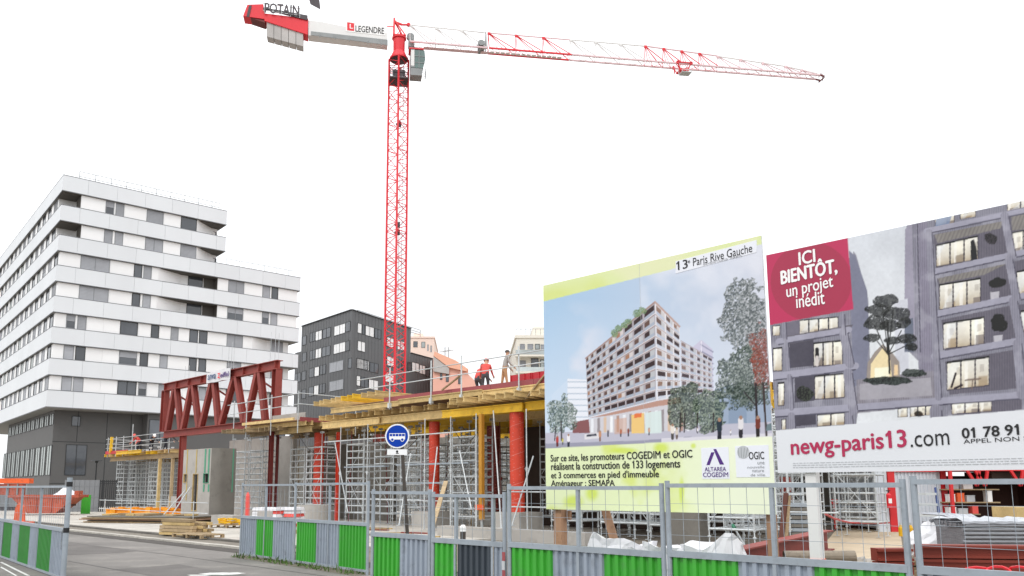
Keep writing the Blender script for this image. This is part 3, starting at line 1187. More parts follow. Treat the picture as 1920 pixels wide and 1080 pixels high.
# slewing cone, head, apex
hd = MB()
hd.tube((0, 0, zc(112.5)), (0, 0, zc(110)), 1.08, 24, 1.08)
hd.tube((0, 0, zc(110)), (0, 0, zc(98)), 1.02, 24, 0.68)
hd.build('slewing_ring', M['crane_red'], crane)
hd = MB()
hd.tube((0, 0, zc(113.2)), (0, 0, zc(112.6)), 0.93, 24, 0.93)
hd.build('ring_underside', M['crane_dark'], crane)
pf = MB()
pf.box(-1.05, 1.05, -1.05, 1.05, zc(154), zc(152))
for i in range(5):
    t = -1.0 + i * .5
    pf.tube((t, -1.05, zc(152)), (t, -1.05, zc(136)), .03, 4)
    pf.tube((t, 1.05, zc(152)), (t, 1.05, zc(136)), .03, 4)
for y in (-1.05, 1.05):
    for yy in (136, 144):
        pf.tube((-1.05, y, zc(yy)), (1.05, y, zc(yy)), .03, 4)
pf.box(-.75, .7, -1.0, -.95, zc(151), zc(139))
pf.build('platform', M['crane_dark'], crane)
hd = MB()
hd.tube((0, 0, zc(98)), (0, 0, zc(74)), 0.66, 20, 0.68)
hd.tube((0, 0, zc(74)), (0, 0, zc(71)), 0.82, 20, 0.82)
hd.box(-.75, .75, -.6, .6, zc(71) + .01, zc(69))
hd.build('tower_head', M['crane_red'], crane)
ap = MB()
for y in (-.5, .5):
    ap.bar((-.62, y, zc(70)), (-.6, y * .3, zc(37)), 0.2)
    ap.bar((.7, y, zc(70)), (-.5, y * .3, zc(41)), 0.14)
    ap.bar((-.3, y, zc(70)), (.25, y * .6, zc(57)), 0.1)
ap.bar((-.6, -.2, zc(37)), (-.6, .2, zc(37)), .2)
ap.bar((-.5, 0, zc(42)), (.3, 0, zc(46)), 0.2)
ap.bar((.3, 0, zc(46)), (1.1, 0, zc(45)), .16)
ap.tube((1.05, -.15, zc(45)), (1.05, .15, zc(45)), .2, 8)
ap.bar((-1.4, 0, zc(52)), (-.6, 0, zc(51)), 0.1)
ap.build('apex_frame', M['crane_red'], crane)
# operator's cab on the near right of the head
cb = MB()
cx0, cx1 = jx(767), jx(794)
cy0 = -1.5
cb.box(cx0 + .1, cx0 + .55, cy0, cy0 + 1.4, zc(137), zc(103))
cb.box(cx0 + .1, cx1 - .25, cy0, cy0 + 1.4, zc(151), zc(138))
cab = cb.build('cab', M['crane_grey'], crane)
cb = MB()
cb.extrude_y([(cx0 + .56, zc(137)), (cx1 - .15, zc(137)), (cx1 + .1, zc(120)), (cx1, zc(104)), (cx0 + .56, zc(104))], cy0 + .03, cy0 + 1.37)
cb.build('cab_window', M['cab_glass'], cab)
cb = MB()
for zz_ in (zc(128), zc(116)):
    cb.box(cx0 + .56, cx1 + .06, cy0 - .01, cy0 + .025, zz_, zz_ + .07)
cb.box(cx0 + 1.0, cx0 + 1.07, cy0 - .012, cy0 + .026, zc(137), zc(104))
cb.build('cab_frame', M['crane_grey'], cab)
cb = MB()
cb.box(cx0 + .12, cx0 + .5, cy0 - .02, cy0 - .002, zc(134), zc(105))
cb.build('cab_panel', M['crane_white'], cab)
cb = MB()
cb.box(cx0 - .1, cx1 - .1, cy0 - .05, cy0 + 1.45, zc(103), zc(101))
cb.build('cab_roof', M['crane_red'], cab)
cb = MB()
for z in (zc(139), zc(146), zc(152)):
    cb.tube((cx1 - .25, cy0, z), (cx1 + .15, cy0, z), .03, 4)
    cb.tube((cx1 + .15, cy0, z), (cx1 + .15, cy0 + 1.3, z), .03, 4)
cb.tube((cx1 + .15, cy0, zc(152)), (cx1 + .15, cy0, zc(139)), .03, 4)
cb.build('cab_rail', M['crane_grey'], cab)
# jib
zlo = 0.5 * (jz(920, 90, -.58) + jz(920, 101, .58))


def jib_section(pa, pb, bays, ha, hb, wa, wb_, mtop, mchord, mweb, top=True):
    xa, xb_ = jx(pa), jx(pb)
    sec = MB()
    L = xb_ - xa

    def pt(t, which):
        h = ha + (hb - ha) * t
        wv = wa + (wb_ - wa) * t
        if which == 0:
            return (L * t, 0, h)
        return (L * t, -wv / 2 if which == 1 else wv / 2, 0)
    for wch, rr in ((1, .06), (2, .06)):
        sec.bar(pt(0, wch), pt(1, wch), .17, m=1)
    if top:
        sec.bar(pt(0, 0), pt(1, 0), .12, m=0)
    for i in range(bays):
        t0, t1 = i / bays, (i + 1) / bays
        tm = (t0 + t1) / 2
        if top:
            for wch in (1, 2):
                sec.tube(pt(t0, 0), pt(t0, wch), .04, 4, m=2, cap=False)
                sec.tube(pt(t0, 0), pt(tm, wch), .035, 4, m=2, cap=False)
                sec.tube(pt(t0, 0), pt(t1, wch), .06, 4, m=2, cap=False)
            q_ = pt(t0, 0)
            sec.box(q_[0] - .12, q_[0] + .22, -.08, .08, q_[2] - .22, q_[2] + .06, m=2)
        sec.tube(pt(t0, 1), pt(tm, 2), .03, 4, m=2, cap=False)
        sec.tube(pt(tm, 2), pt(t1, 1), .03, 4, m=2, cap=False)
        sec.tube(pt(t0, 1), pt(t0, 2), .03, 4, m=2, cap=False)
    sec.build('jib_section', [mtop, mchord, mweb], crane, (xa, 0, zlo))


cr, cw, cpk = M['crane_red'], M['crane_white'], M['crane_pink']
htop = jz(918, 62) - zlo
jib_section(768, 912, 3, htop * 1.08, htop, 1.3, 1.2, cw, cpk, cw)
jib_section(916, 1069, 3, htop, htop, 1.2, 1.2, cpk, cr, cr)
jib_section(1070, 1209, 3, htop, htop, 1.2, 1.2, cw, cpk, cw)
jib_section(1210, 1344, 4, htop, htop * .78, 1.2, 1.1, cpk, cpk, cr)
jib_section(1345, 1470, 3, htop * .76, htop * .5, 1.1, 1.0, cw, cpk, cpk)
jib_section(1471, 1530, 2, htop * .5, htop * .22, 1.0, 1.0, cw, cpk, cpk)
e = MB()
xt = jx(1530)
e.bar((xt, -.5, 0), (xt + .6, -.5, -.1), .15)
e.bar((xt, .5, 0), (xt + .6, .5, -.1), .15)
e.bar((xt + .5, -.6, -.3), (xt + .5, .6, -.3), .12)
e.bar((xt, 0, .35), (xt + .7, 0, .35), .12)
e.bar((xt + .2, -.5, .3), (xt - .2, -.5, -.3), .08)
e.bar((xt + .7, 0, .35), (xt + .65, 0, -.4), .07)
e.build('jib_tip', M['ox_red_dark'], crane, (0, 0, zlo))
p = MB()
p.hbeam((0, -.66, -.02), (jx(912) - jx(768), -.6, -.02), .1, .16, .02)
x0, x1 = jx(775), jx(900)
p.bar((x0, .4, -.05), (x1, .4, -.05), .5, .05)
p.build('jib_walkway', M['crane_pink'], crane, (jx(768), 0, zlo))
p = MB()                                      # grey catwalk panels of the first red section
for i in range(14):
    xa = jx(920) + i * .62
    p.box(xa, xa + .5, .1, .5, -.03, .07)
tag(p.build('catwalk_panel', M['crane_white'], crane, (0, 0, zlo)), kind='stuff')
hw = MB()
xa = jx(896)
hw.box(xa, xa + .75, -.45, .4, .02, .95)
hw.box(xa + .1, xa + .35, -.55, .5, -.25, .01)
hw.tube((xa + .95, -.5, -.1), (xa + .95, 0, htop + .1), .07, 5)
hw.tube((xa + .95, .5, -.1), (xa + .95, 0, htop + .1), .07, 5)
hw.tube((xa + .3, -.48, .55), (xa + .3, -.75, .55), .35, 10)
hw.build('jib_winch', M['crane_grey'], crane, (0, 0, zlo))
hw = MB()
xa = jx(771)
hw.tube((xa, -.3, zc(92) - zlo), (xa, .3, zc(92) - zlo), .32, 10)
hw.box(xa - .35, xa + .35, -.35, .35, zc(88) - zlo, zc(76) - zlo)
hw.tube((xa - .1, -.2, zc(68) - zlo), (xa - .1, .2, zc(68) - zlo), .45, 12)
hw.build('jib_root_machinery', M['crane_grey'], crane, (0, 0, zlo))
# trolley with platform, ropes, hook block
tx = jx(1278)
tr = MB()
for y in (-.7, .7):
    tr.bar((tx - .95, y, .12), (tx + .95, y, .12), .12)
    for x in (-.85, .85):
        tr.tube((tx + x, y - .06, .1), (tx + x, y + .06, .1), .2, 10)
        tr.bar((tx + x, y, .1), (tx + x * .55, y * .6, -.75), .11)
tr.bar((tx - .6, -.45, -.72), (tx + .6, -.45, -.72), .14)
tr.bar((tx - .6, .45, -.72), (tx + .6, .45, -.72), .14)
tr.bar((tx - .5, -.45, -.7), (tx - .5, .45, -.7), .14)
tr.bar((tx + .5, -.45, -.7), (tx + .5, .45, -.7), .14)
tr.tube((tx - .2, -.35, -.62), (tx - .2, .35, -.62), .22, 10)
tr.tube((tx + .25, -.35, -.62), (tx + .25, .35, -.62), .22, 10)
tr.bar((tx - 1.0, .2, .1), (tx - .9, .2, -.9), .1)
tr.build('trolley', M['crane_red'], crane, (0, 0, zlo))
tr = MB()
tr.box(tx - .62, tx + .62, -1.3, -.3, -1.4, -1.34)
for x in (-.6, 0, .6):
    tr.bar((tx + x, -1.28, -1.34), (tx + x, -1.28, -1.1), .05)
    tr.bar((tx + x, -.32, -1.34), (tx + x, -.32, -.75), .05)
tr.bar((tx - .6, -1.28, -1.1), (tx + .6, -1.28, -1.1), .05)
tr.build('trolley_platform', M['trolley_grey'], crane, (0, 0, zlo))
rp = MB()
for x in (-.18, .22):
    rp.tube((tx + x, 0, -.7), (tx + x * .8, 0, 7.2 - zlo), .010, 4)
rp.build('hoist_rope', M['crane_grey'], crane, (0, 0, zlo))
hk = MB()
hk.box(tx - .3, tx + .3, -.15, .15, 6.5, 7.2)
hk.tube((tx, 0, 6.5), (tx, 0, 6.1), .08, 8)
for i in range(8):
    a0, a1 = math.pi * (.5 + i * .16), math.pi * (.5 + (i + 1) * .16)
    hk.tube((tx + .2 * math.cos(a0), 0, 5.92 + .2 * math.sin(a0)), (tx + .2 * math.cos(a1), 0, 5.92 + .2 * math.sin(a1)), .06, 6)
hk.build('hook_block', M['yellow_beam'], crane)


# counter-jib
def cj(px, py, off=0.0):
    q_ = CP + Vector((-JD.y, JD.x, 0)) * off
    k_, z_ = hit(q_, q_ + JD, px, py)
    return (k_, z_)


yn = -0.62
b_ = MB()                                    # long white box girder
b_.extrude_y([cj(578, 66, yn), cj(727, 83, yn), cj(727, 62, yn), cj(650, 50, yn), cj(600, 40, yn), cj(578, 38, yn)], yn, .62)
b_.build('counter_jib_girder', M['crane_white'], crane)
b_ = MB()
b_.extrude_y([cj(583, 66, yn), cj(727, 85, yn), cj(727, 75, yn), cj(583, 59, yn)], yn - .06, yn - .003)
for x in (600, 628, 655, 690, 715):
    a0, a1 = cj(x, 62 + (x - 583) * .13, yn - .1), cj(x, 68 + (x - 583) * .13, yn - .1)
    b_.bar((a0[0], yn - .1, a0[1]), (a1[0], yn - .1, a1[1]), .08)
b_.build('lower_flange', M['crane_grey'], crane)
b_ = MB()                                    # thin upper rail above the girder
a0, a1 = cj(580, 36, 0), cj(730, 50, 0)
b_.tube((a0[0], 0, a0[1]), (a1[0], 0, a1[1]), .04, 5)
b_.build('counter_jib_tie', M['crane_white'], crane)
b_ = MB()                                    # red machinery deck
b_.extrude_y([cj(496, 26, yn), cj(496, 40, yn), cj(577, 66, yn), cj(578, 36, yn)][::-1], yn - .12, .74)
b_.build('machinery_deck', M['crane_red'], crane)
b_ = MB()
b_.extrude_y([cj(456, 31, yn), cj(464, 10, yn), cj(494, 9, yn), cj(497, 37, yn)][::-1], yn - .14, .76)
b_.build('tail_plate', M['crane_red'], crane)
b_ = MB()
b_.extrude_y([cj(462, 31, yn - .2), cj(467, 10, yn - .2), cj(472, 10, yn - .2), cj(467, 32, yn - .2)][::-1], yn - .2, yn - .143)
b_.build('tail_stripe', M['crane_dark'], crane)
b_ = MB()
b_.extrude_y([cj(470, 34, yn), cj(497, 38, yn), cj(497, 43, yn)], yn - .05, .7)
b_.build('tail_underside', M['ox_red_dark'], crane)
b_ = MB()
b_.extrude_y([cj(494, 16, yn), cj(494, 19.5, yn), cj(577, 40, yn), cj(577, 31, yn)][::-1], yn - .25, yn - .13)
b_.build('walkway_edge', M['crane_dark'], crane)
x0, x1 = 500, 569
for i in range(5):
    xa, xb_ = x0 + (x1 - x0) * i / 5, x0 + (x1 - x0) * (i + 1) / 5 - .8
    ya0, ya1 = 37 + (xa - 500) * .26, 37 + (xb_ - 500) * .26
    yb0, yb1 = 68 + (xa - 500) * .27, 68 + (xb_ - 500) * .27
    b_ = MB()
    b_.extrude_y([cj(xa, yb0, yn), cj(xb_, yb1, yn), cj(xb_, ya1, yn), cj(xa, ya0, yn)], yn + .02, .6)
    b_.build('counterweight', M['ballast'], crane)
# maker's name on the tail, over a white frame
sg = MB()
for py in (8, 21):
    a0, a1 = cj(493, py - 2, yn - .3), cj(563, py + 8, yn - .3)
    sg.bar((a0[0], yn - .3, a0[1]), (a1[0], yn - .3, a1[1]), .06)
for px in (496, 512, 528, 545, 562):
    o_ = (px - 493) * .14
    a0, a1 = cj(px, 6 + o_, yn - .3), cj(px, 24 + o_, yn - .3)
    sg.bar((a0[0], yn - .3, a0[1]), (a1[0], yn - .3, a1[1]), .05)
sgo = sg.build('name_frame', M['trolley_grey'], crane)
k0, z0 = cj(496.5, 22, yn - .36)
k1, z1 = cj(560.5, 24.0, yn - .36)
zu = cj(496.5, 5, yn - .36)[1]
lettering('POTAIN', k0, k1, z0 - .12, zu, yn - .36, M['crane_dark'], sgo, bold=0.03, slope=0.0)
sp_ = MB()
sp_.extrude_y([cj(648, 59, yn), cj(722, 67, yn), cj(722, 51, yn), cj(650, 40, yn)], yn - .03, yn - .004)
spo = sp_.build('name_plate', M['white_print'], crane)
lg = MB()
lg.extrude_y([cj(651, 57, yn), cj(664, 58.5, yn), cj(664, 44, yn), cj(651, 42, yn)], yn - .045, yn - .032)
lgo = lg.build('logo', M['crane_red'], spo)
lg = MB()
kk, zz_ = cj(657, 50, yn)
lg.extrude_y([(kk - .08, zz_ - .25), (kk + .3, zz_ - .25), (kk + .3, zz_ - .16), (kk + .03, zz_ - .16), (kk + .03, zz_ + .3), (kk - .08, zz_ + .3)], yn - .052, yn - .047)
lg.build('logo_letter', M['white_print'], spo)
k0, z0 = cj(666.5, 60, yn)
k1, z1 = cj(720, 64.5, yn)
lettering('LEGENDRE', k0, k1, cj(666, 59.5, yn)[1], cj(666, 48, yn)[1], yn - .05, M['black'], spo, bold=0.012, slope=cj(720, 64, yn)[1] - cj(666, 59.5, yn)[1])
fl = MB()
fl.extrude_y([cj(579, -2, 0), cj(582, 8, 0), cj(601, 18, 0), cj(600, 8, 0), cj(598, -6, 0)], -.02, .02)
tag(fl.build('tail_banner', M['crane_dark'], crane))
# ------------------------------------------------------------------ building shell (site frame)
def sthing(name, label, cat, s, v, z=0.0, group=None, rz=0.0):
    return thing(name, label, cat, site(s, v, z), RZ + rz, group)


# concrete walls deep in the shell
def wall_box(name, label, s0, s1, v0, v1, z0, z1, m):
    b_ = MB()
    b_.box(0, s1 - s0, 0, v1 - v0, 0, z1 - z0)
    o = b_.build(name, m, None, site(s0, v0, z0), (0, 0, RZ))
    tag(o, label, 'wall')
    return o


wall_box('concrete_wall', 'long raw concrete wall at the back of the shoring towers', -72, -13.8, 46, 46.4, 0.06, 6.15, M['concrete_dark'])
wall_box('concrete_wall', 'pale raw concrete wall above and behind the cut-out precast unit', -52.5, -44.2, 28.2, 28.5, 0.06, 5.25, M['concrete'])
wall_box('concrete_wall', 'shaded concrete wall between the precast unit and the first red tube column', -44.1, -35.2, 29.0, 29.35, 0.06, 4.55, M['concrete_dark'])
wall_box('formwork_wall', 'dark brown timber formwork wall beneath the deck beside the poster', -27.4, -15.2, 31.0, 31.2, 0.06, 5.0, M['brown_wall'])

# ---- precast concrete unit with cut-outs
s0, s1, v0 = on_v(342, 900, 22)[0], on_v(402, 900, 22)[0], 22.0
zt = on_v(372, 842, 22)[1]
W = s1 - s0
pc = sthing('precast_unit', 'grey precast concrete unit with two cut-outs under the red truss', 'concrete unit', s0, v0, 0.06)


def pl(px, py):
    a_, b_ = on_v(px, py, v0)
    return (a_ - s0, b_ - 0.06)


# openings measured on the face
ops = [(pl(344, 905), pl(352, 888)), (pl(359, 958), pl(372, 888)), (pl(381, 906), pl(392, 887))]
xs = sorted({0.0, W - .5} | {p[0] for o_ in ops for p in o_})
b_ = MB()
zt -= 0.06
for i in range(len(xs) - 1):
    xa, xb_ = xs[i], xs[i + 1]
    cut = [o_ for o_ in ops if o_[0][0] <= xa + .001 and o_[1][0] >= xb_ - .001]
    z_ = 0.0
    for o_ in sorted(cut, key=lambda q_: q_[0][1]):
        b_.box(xa, xb_, 0, .15, z_, o_[0][1])
        z_ = o_[1][1]
    b_.box(xa, xb_, 0, .15, z_, zt)
arc = [(W - .5 + .5 * math.sin(t), .5 - .5 * math.cos(t)) for t in [math.pi / 2 * k / 8 for k in range(9)]]
b_.build('shell', M['concrete'], pc)
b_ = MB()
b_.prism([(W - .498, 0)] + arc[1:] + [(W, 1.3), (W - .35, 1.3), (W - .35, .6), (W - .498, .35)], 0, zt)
b_.build('rounded_side', M['concrete_dark'], pc)  # shade on this side is put into the colour by the darker concrete
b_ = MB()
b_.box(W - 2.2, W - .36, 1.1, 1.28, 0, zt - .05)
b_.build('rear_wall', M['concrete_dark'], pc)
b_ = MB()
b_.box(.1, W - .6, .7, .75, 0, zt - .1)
b_.build('back_wall', M['black'], pc)  # black sheet paints in the darkness seen through the cut-outs
b_ = MB()
b_.box(-.05, W + .05, -.1, -.01, 0, .14)
b_.build('base_rail', M['ox_red'], pc)
for px, m_, za, zb in ((350, 'yellow_paint', 843, 887), (367.5, 'yellow_paint', 843, 887), (349, 'yellow_paint', 906, 938), (384, 'green_paint', 842, 886), (391, 'green_paint', 842, 886), (382, 'green_paint', 908, 922), (391, 'green_paint', 908, 922)):
    q0, q1 = pl(px, zb), pl(px, za)
    wv = .09 if m_ == 'yellow_paint' else .16
    b_ = MB()
    b_.box(q0[0] - wv / 2, q0[0] + wv / 2, -.022, -.003, q0[1], q1[1])
    b_.build('strap', M[m_], pc)
b_ = MB()
b_.box(W + .003, W + .012, 1.08, 1.15, 1.6, zt - .02)
b_.build('strap', M['green_paint'], pc)
for o_ in ops:
    f_ = MB()
    xa, xb_, za, zb = o_[0][0], o_[1][0], o_[0][1], o_[1][1]
    f_.box(xa, xa + .035, -.03, .06, za, zb)
    f_.box(xb_ - .035, xb_, -.03, .06, za, zb)
    f_.box(xa + .035, xb_ - .035, -.03, .06, zb - .035, zb)
    f_.box(xa + .035, xb_ - .035, -.03, .06, za, za + .035)
    f_.build('opening_frame', M['green_paint'] if o_ is ops[2] else M['timber'], pc)
st = MB()                                     # push-pull brace in front
st.tube((.35, -1.4, .05), (.55, -.05, 1.7), .035, 6)
st.tube((1.5, -1.4, .05), (1.2, -.05, 1.9), .035, 6)
st.tube((.35, -1.4, .1), (1.5, -1.4, .1), .03, 6)
st.build('brace', M['galv'], pc)

# ---- red truss
VT = 25.1
sa, sb = on_v(308, 740, VT)[0], on_v(525, 680, VT)[0]
zb0 = 5.48
zt1 = 9.45
tr = sthing('steel_truss', 'large oxide red steel truss standing high above the concrete unit', 'truss', sa, VT, 0)
LT = sb - sa
b_ = MB()
b_.hbeam((0, 0, zt1 - .27), (LT, 0, zt1 - .27), .42, .54, .04)
for i in range(9):
    x = .3 + (LT - .6) * i / 8
    for y in (-.1, .1):
        b_.box(x - .012, x + .012, y - .085, y + .085, zt1 - .5, zt1 - .04)
b_.build('top_chord', M['ox_red'], tr)
b_ = MB()
xe = on_v(500, 800, VT)[0] - sa
b_.hbeam((.3, 0, zb0 + .24), (xe, 0, zb0 + .24), .42, .48, .04)
b_.build('bottom_chord', M['ox_red'], tr)


def tx_(px, py):
    return on_v(px, py, VT)[0] - sa


tops = [tx_(329, 745), tx_(361, 735), tx_(400, 725), tx_(442, 712), tx_(486, 698)]
bots = [tx_(312, 815), tx_(341, 812), tx_(375, 808), tx_(412, 804), tx_(460, 798), tx_(500, 793)]
zc0, zc1 = zb0 + .485, zt1 - .545
for i in range(5):
    for q0, q1 in ((bots[i], tops[i] - .17), (bots[i + 1], tops[i] + .17)):
        b_ = MB()
        off = .17 if q0 < q1 else -.17
        b_.hbeam((q0 + off, 0, zc0), (q1, 0, zc1), .30, .38, .035, up=(0, 1, 0))
        b_.build('diagonal', M['ox_red'], tr)
for x in (.22, LT - .28):
    b_ = MB()
    b_.hbeam((x, 0, zc0 - (.4 if x > 1 else 0)), (x, 0, zc1), .42, .5, .04, up=(1, 0, 0))
    b_.build('end_post', M['ox_red'], tr)
for i in (0, 2, 4):
    b_ = MB()
    b_.bar((tops[i] - .9, .25, zc1 - .1), (tops[i] + .1, 1.4, zc1 - 1.1), .12)
    b_.build('side_stay', M['ox_red'], tr)
for x, h_ in ((3.0, 1.0), (3.6, 1.0), (9.2, 1.6), (9.6, 1.9), (9.9, 1.5), (14.4, 1.9), (14.9, 2.1), (15.3, 1.7)):
    b_ = MB()                                 # stud bars standing on the top chord
    b_.tube((x, .1, zt1), (x, .1, zt1 + h_), .014, 5)
    b_.build('starter_bar', M['galv'], tr)
for px, v_ in ((341, 0), (507.5, -.1), (519, .5)):
    b_ = MB()
    x = on_v(px, 870, VT + v_)[0] - sa
    wv_ = .36 if px < 400 else (.22 if v_ < 0 else .13)
    b_.hbeam((x, v_, .06), (x, v_, zb0 - .005), wv_, wv_, .03 if px < 400 else .02, up=(1, 0, 0))
    b_.build('steel_post', M['ox_red'] if px < 400 else M['ox_red_dark'], tr)
# printed banner hung on the truss
q0, q1 = on_v(387, 716, VT - .3), on_v(432, 694, VT - .3)
bn = sthing('banner', 'small white printed banner hung on the top chord of the red truss', 'banner', q0[0], VT - .3, 0)
b_ = MB()
wv = q1[0] - q0[0]
zl, zh = q0[1] - .12, on_v(387, 702, VT - .3)[1] + .1
n = 12
for i in range(n):
    def bw(k):
        return (wv * k / n, .03 * math.sin(k * 1.3), 0)
    a0, a1 = bw(i), bw(i + 1)
    b_.face([(a0[0], a0[1], zl + .02 * math.sin(i)), (a1[0], a1[1], zl + .02 * math.sin(i + 1)), (a1[0], a1[1], zh - .03 * math.sin(i * .5 + .5)), (a0[0], a0[1], zh - .03 * math.sin(i * .5))])
b_.build('cloth', M['white_cloth'], bn)
for body, u0, u1, m_ in (('anva', .08, .42, 'blue_paint'), ('z', .5, .6, 'crane_red'), ('eiffel', .62, .96, 'purple')):
    lettering(body, wv * u0, wv * u1, zl + (zh - zl) * .28, zl + (zh - zl) * .72, -.05, M[m_], bn, bold=.03)

# ------------------------------------------------------------------ formwork decks
RED_P = 25.1
dk = sthing('formwork_deck', 'long timber formwork deck on yellow beams running behind the large posters', 'formwork deck', -36.6, 24.0, 0)


def hb_mesh(name, L, w_, h_, m_):
    """timber I-beam lying along local x, start at 0"""
    b_ = MB()
    b_.box(0, L, -w_ / 2, w_ / 2, 0, .045)
    b_.box(0, L, -w_ * .22, w_ * .22, .046, h_ - .046)
    b_.box(0, L, -w_ / 2, w_ / 2, h_ - .045, h_)
    return b_.mesh(name, m_)


prim = hb_mesh('primary_beam', 4.9, .16, .36, M['yellow_beam'])
prim_t = hb_mesh('primary_beam', 4.9, .16, .36, M['timber'])
for v_ in (1.0, 1.35, 4.2, 7.4, 10.6, 14.0, 17.5):
    for k in range(5):
        link('primary_beam', prim_t if (k < 2 and v_ < 4 or (k + int(v_)) % 3 == 0 and v_ > 4) else prim, dk, (k * 4.93 + (0.0 if k else .3), v_ + (.17 if k % 2 else 0), 5.08 + (.03 if k % 2 else 0)))
stringer = hb_mesh('stringer', 5.6, .14, .26, M['timber'])
for k in range(4):
    link('stringer', stringer, dk, (1.6 + k * 5.62, .62 - .04 * (k % 2), 5.82 + .06 * (k % 2)))
jst = hb_mesh('joist', 20.5, .10, .25, M['timber'])
for k in range(39):
    s_ = .4 + k * .58 + random.uniform(-.04, .04)
    over = .95 + random.uniform(-.25, .12)
    if s_ > 11.3:
        over = -.15 + random.uniform(-.22, .2)
    link('joist', jst, dk, (s_, over, 5.53 + random.uniform(0, .02)), (0, 0, R(90) + random.uniform(-.01, .01)))
# stacked joists lying loose at the far end of the deck
ls = hb_mesh('loose_beam', 4.4, .1, .24, M['timber'])
ly_ = hb_mesh('loose_beam', 4.4, .1, .24, M['yellow_beam'])
for k in range(11):
    s_ = .35 + k * .55
    o_ = link('loose_beam', ly_ if k in (5, 6, 7) else ls, dk, (s_, .2 + random.uniform(-.15, .15), 6.3 + k * .012), (0, 0, R(90) + random.uniform(-.05, .05)))
ply = MB()
ply.box(0, 1.22, 0, 21, 0, .03)
ply = ply.mesh('plywood_sheet', M['plywood'])
for k in range(17):
    if k == 0:
        continue
    link('plywood_sheet', ply, dk, (1.5 + k * 1.235, 1.0, 6.2))
b_ = MB()
edg = MB()
edg.box(0, 2.4, -.03, 0.0, 0, .22)
edg = edg.mesh('edge_board', M['ply_red'])
for k in range(7):
    link('edge_board', edg, dk, (6.0 + k * 2.42, .66, 6.1))
b_ = MB()
b_.hbeam((12.2, .98, 5.98), (22.8, .98, 5.98), .2, .34, .03)
b_.build('steel_edge_beam', M['ox_red'], dk)
ef = MB()
ef.box(0, 1.15, -.04, 0, 0, .28)
for x in (.02, .4, .78, 1.1):
    ef.box(x, x + .03, -.08, -.041, 0, .28)
ef = ef.mesh('edge_form', M['form_red'])
for k in range(7):
    link('edge_form', ef, dk, (14.3 + k * 1.17, .8, 6.33))
# guard rail
for s_ in (6.6, 9.6, 11.6, 15.0, 18.4, 22.0):
    b_ = MB()
    b_.tube((s_, .5, 5.7), (s_, .5, 7.75), .035, 6)
    b_.box(s_ - .06, s_ + .06, .42, .6, 5.75, 6.0)
    b_.build('guard_post', M['galv'], dk)
for z_ in (6.85, 7.35):
    b_ = MB()
    b_.tube((4.0, .45, z_), (22.6, .45, z_ + .1), .024, 6)
    b_.build('guard_rail', M['galv'], dk)
for x0_, z0_, x1_, z1_ in ((10.4, 6.3, 11.5, 6.9), (15.4, 5.5, 16.4, 6.5)):
    b_ = MB()
    b_.bar((x0_, .45, z0_), (x1_, .6, z1_), .1, .05)
    b_.build('brace_board', M['timber_grey'], dk)
# bundle of rods and boards on the deck
b_ = MB()
for k in range(10):
    b_.tube((14.2 + k * .1, 3.0 + (k % 3) * .3, 6.25), (14.25 + k * .1 + random.uniform(-.1, .1), 3.1, 7.9 + random.uniform(-.3, .2)), .02, 5)
b_.build('starter_bar', M['ox_red'], dk)

# lower deck beside the truss
ld = sthing('formwork_deck', 'lower timber formwork deck between the red truss and the long deck', 'formwork deck', -43.4, 24.6, 0)
for v_ in (.6, 3.5, 6.4):
    for k in range(2):
        link('primary_beam', hb_mesh('primary_beam', 3.3, .18, .32, M['timber'] if k else M['timber_grey']), ld, (-.9 + k * 3.32, v_, 5.02))
j2 = hb_mesh('joist', 6.5, .1, .24, M['timber'])
for k in range(16):
    link('joist', j2, ld, (-.6 + random.uniform(-.25, .1), .1 + k * .52, 5.36 + random.uniform(0, .03)), (0, 0, random.uniform(-.012, .012)))
j3 = hb_mesh('joist', 3.4, .1, .22, M['timber_grey'])
for k in range(9):
    link('joist', j3, ld, (-1.6 + k * .62, -1.1 + random.uniform(-.2, .3) + .12 * k, 5.2), (0, 0, R(90) + random.uniform(-.05, .05)))
b_ = MB()
b_.box(-.1, 5.7, -.2, 8.2, 5.63, 5.66)
b_.build('plywood_sheet', M['plywood'], ld)
b_ = MB()
b_.box(5.72, 5.76, -.2, 8.2, 5.56, 5.8)
b_.build('edge_board', M['ply_red'], ld)
b_ = MB()
b_.box(2.2, 5.6, .2, .26, 5.68, 6.1)
b_.build('upstand_board', M['concrete'], ld)
b_ = MB()
b_.bar((-.4, -.25, 5.72), (5.2, -.25, 5.72), .12, .16)
b_.build('edge_timber', M['timber'], ld)
for s_, v_ in ((.1, -.3), (2.9, -.3), (5.7, -.3), (5.9, 3.5), (5.9, 7.6), (-1.6, -.2)):
    b_ = MB()
    b_.tube((s_, v_, 4.9), (s_, v_, 7.25), .034, 6)
    b_.build('guard_post', M['galv'], ld)
for z_ in (6.5, 7.1):
    b_ = MB()
    b_.tube((-2.2, -.33, z_ - .1), (5.8, -.33, z_), .024, 6)
    b_.tube((5.93, -.4, z_), (5.93, 8.1, z_), .024, 6)
    b_.build('guard_rail', M['galv'], ld)

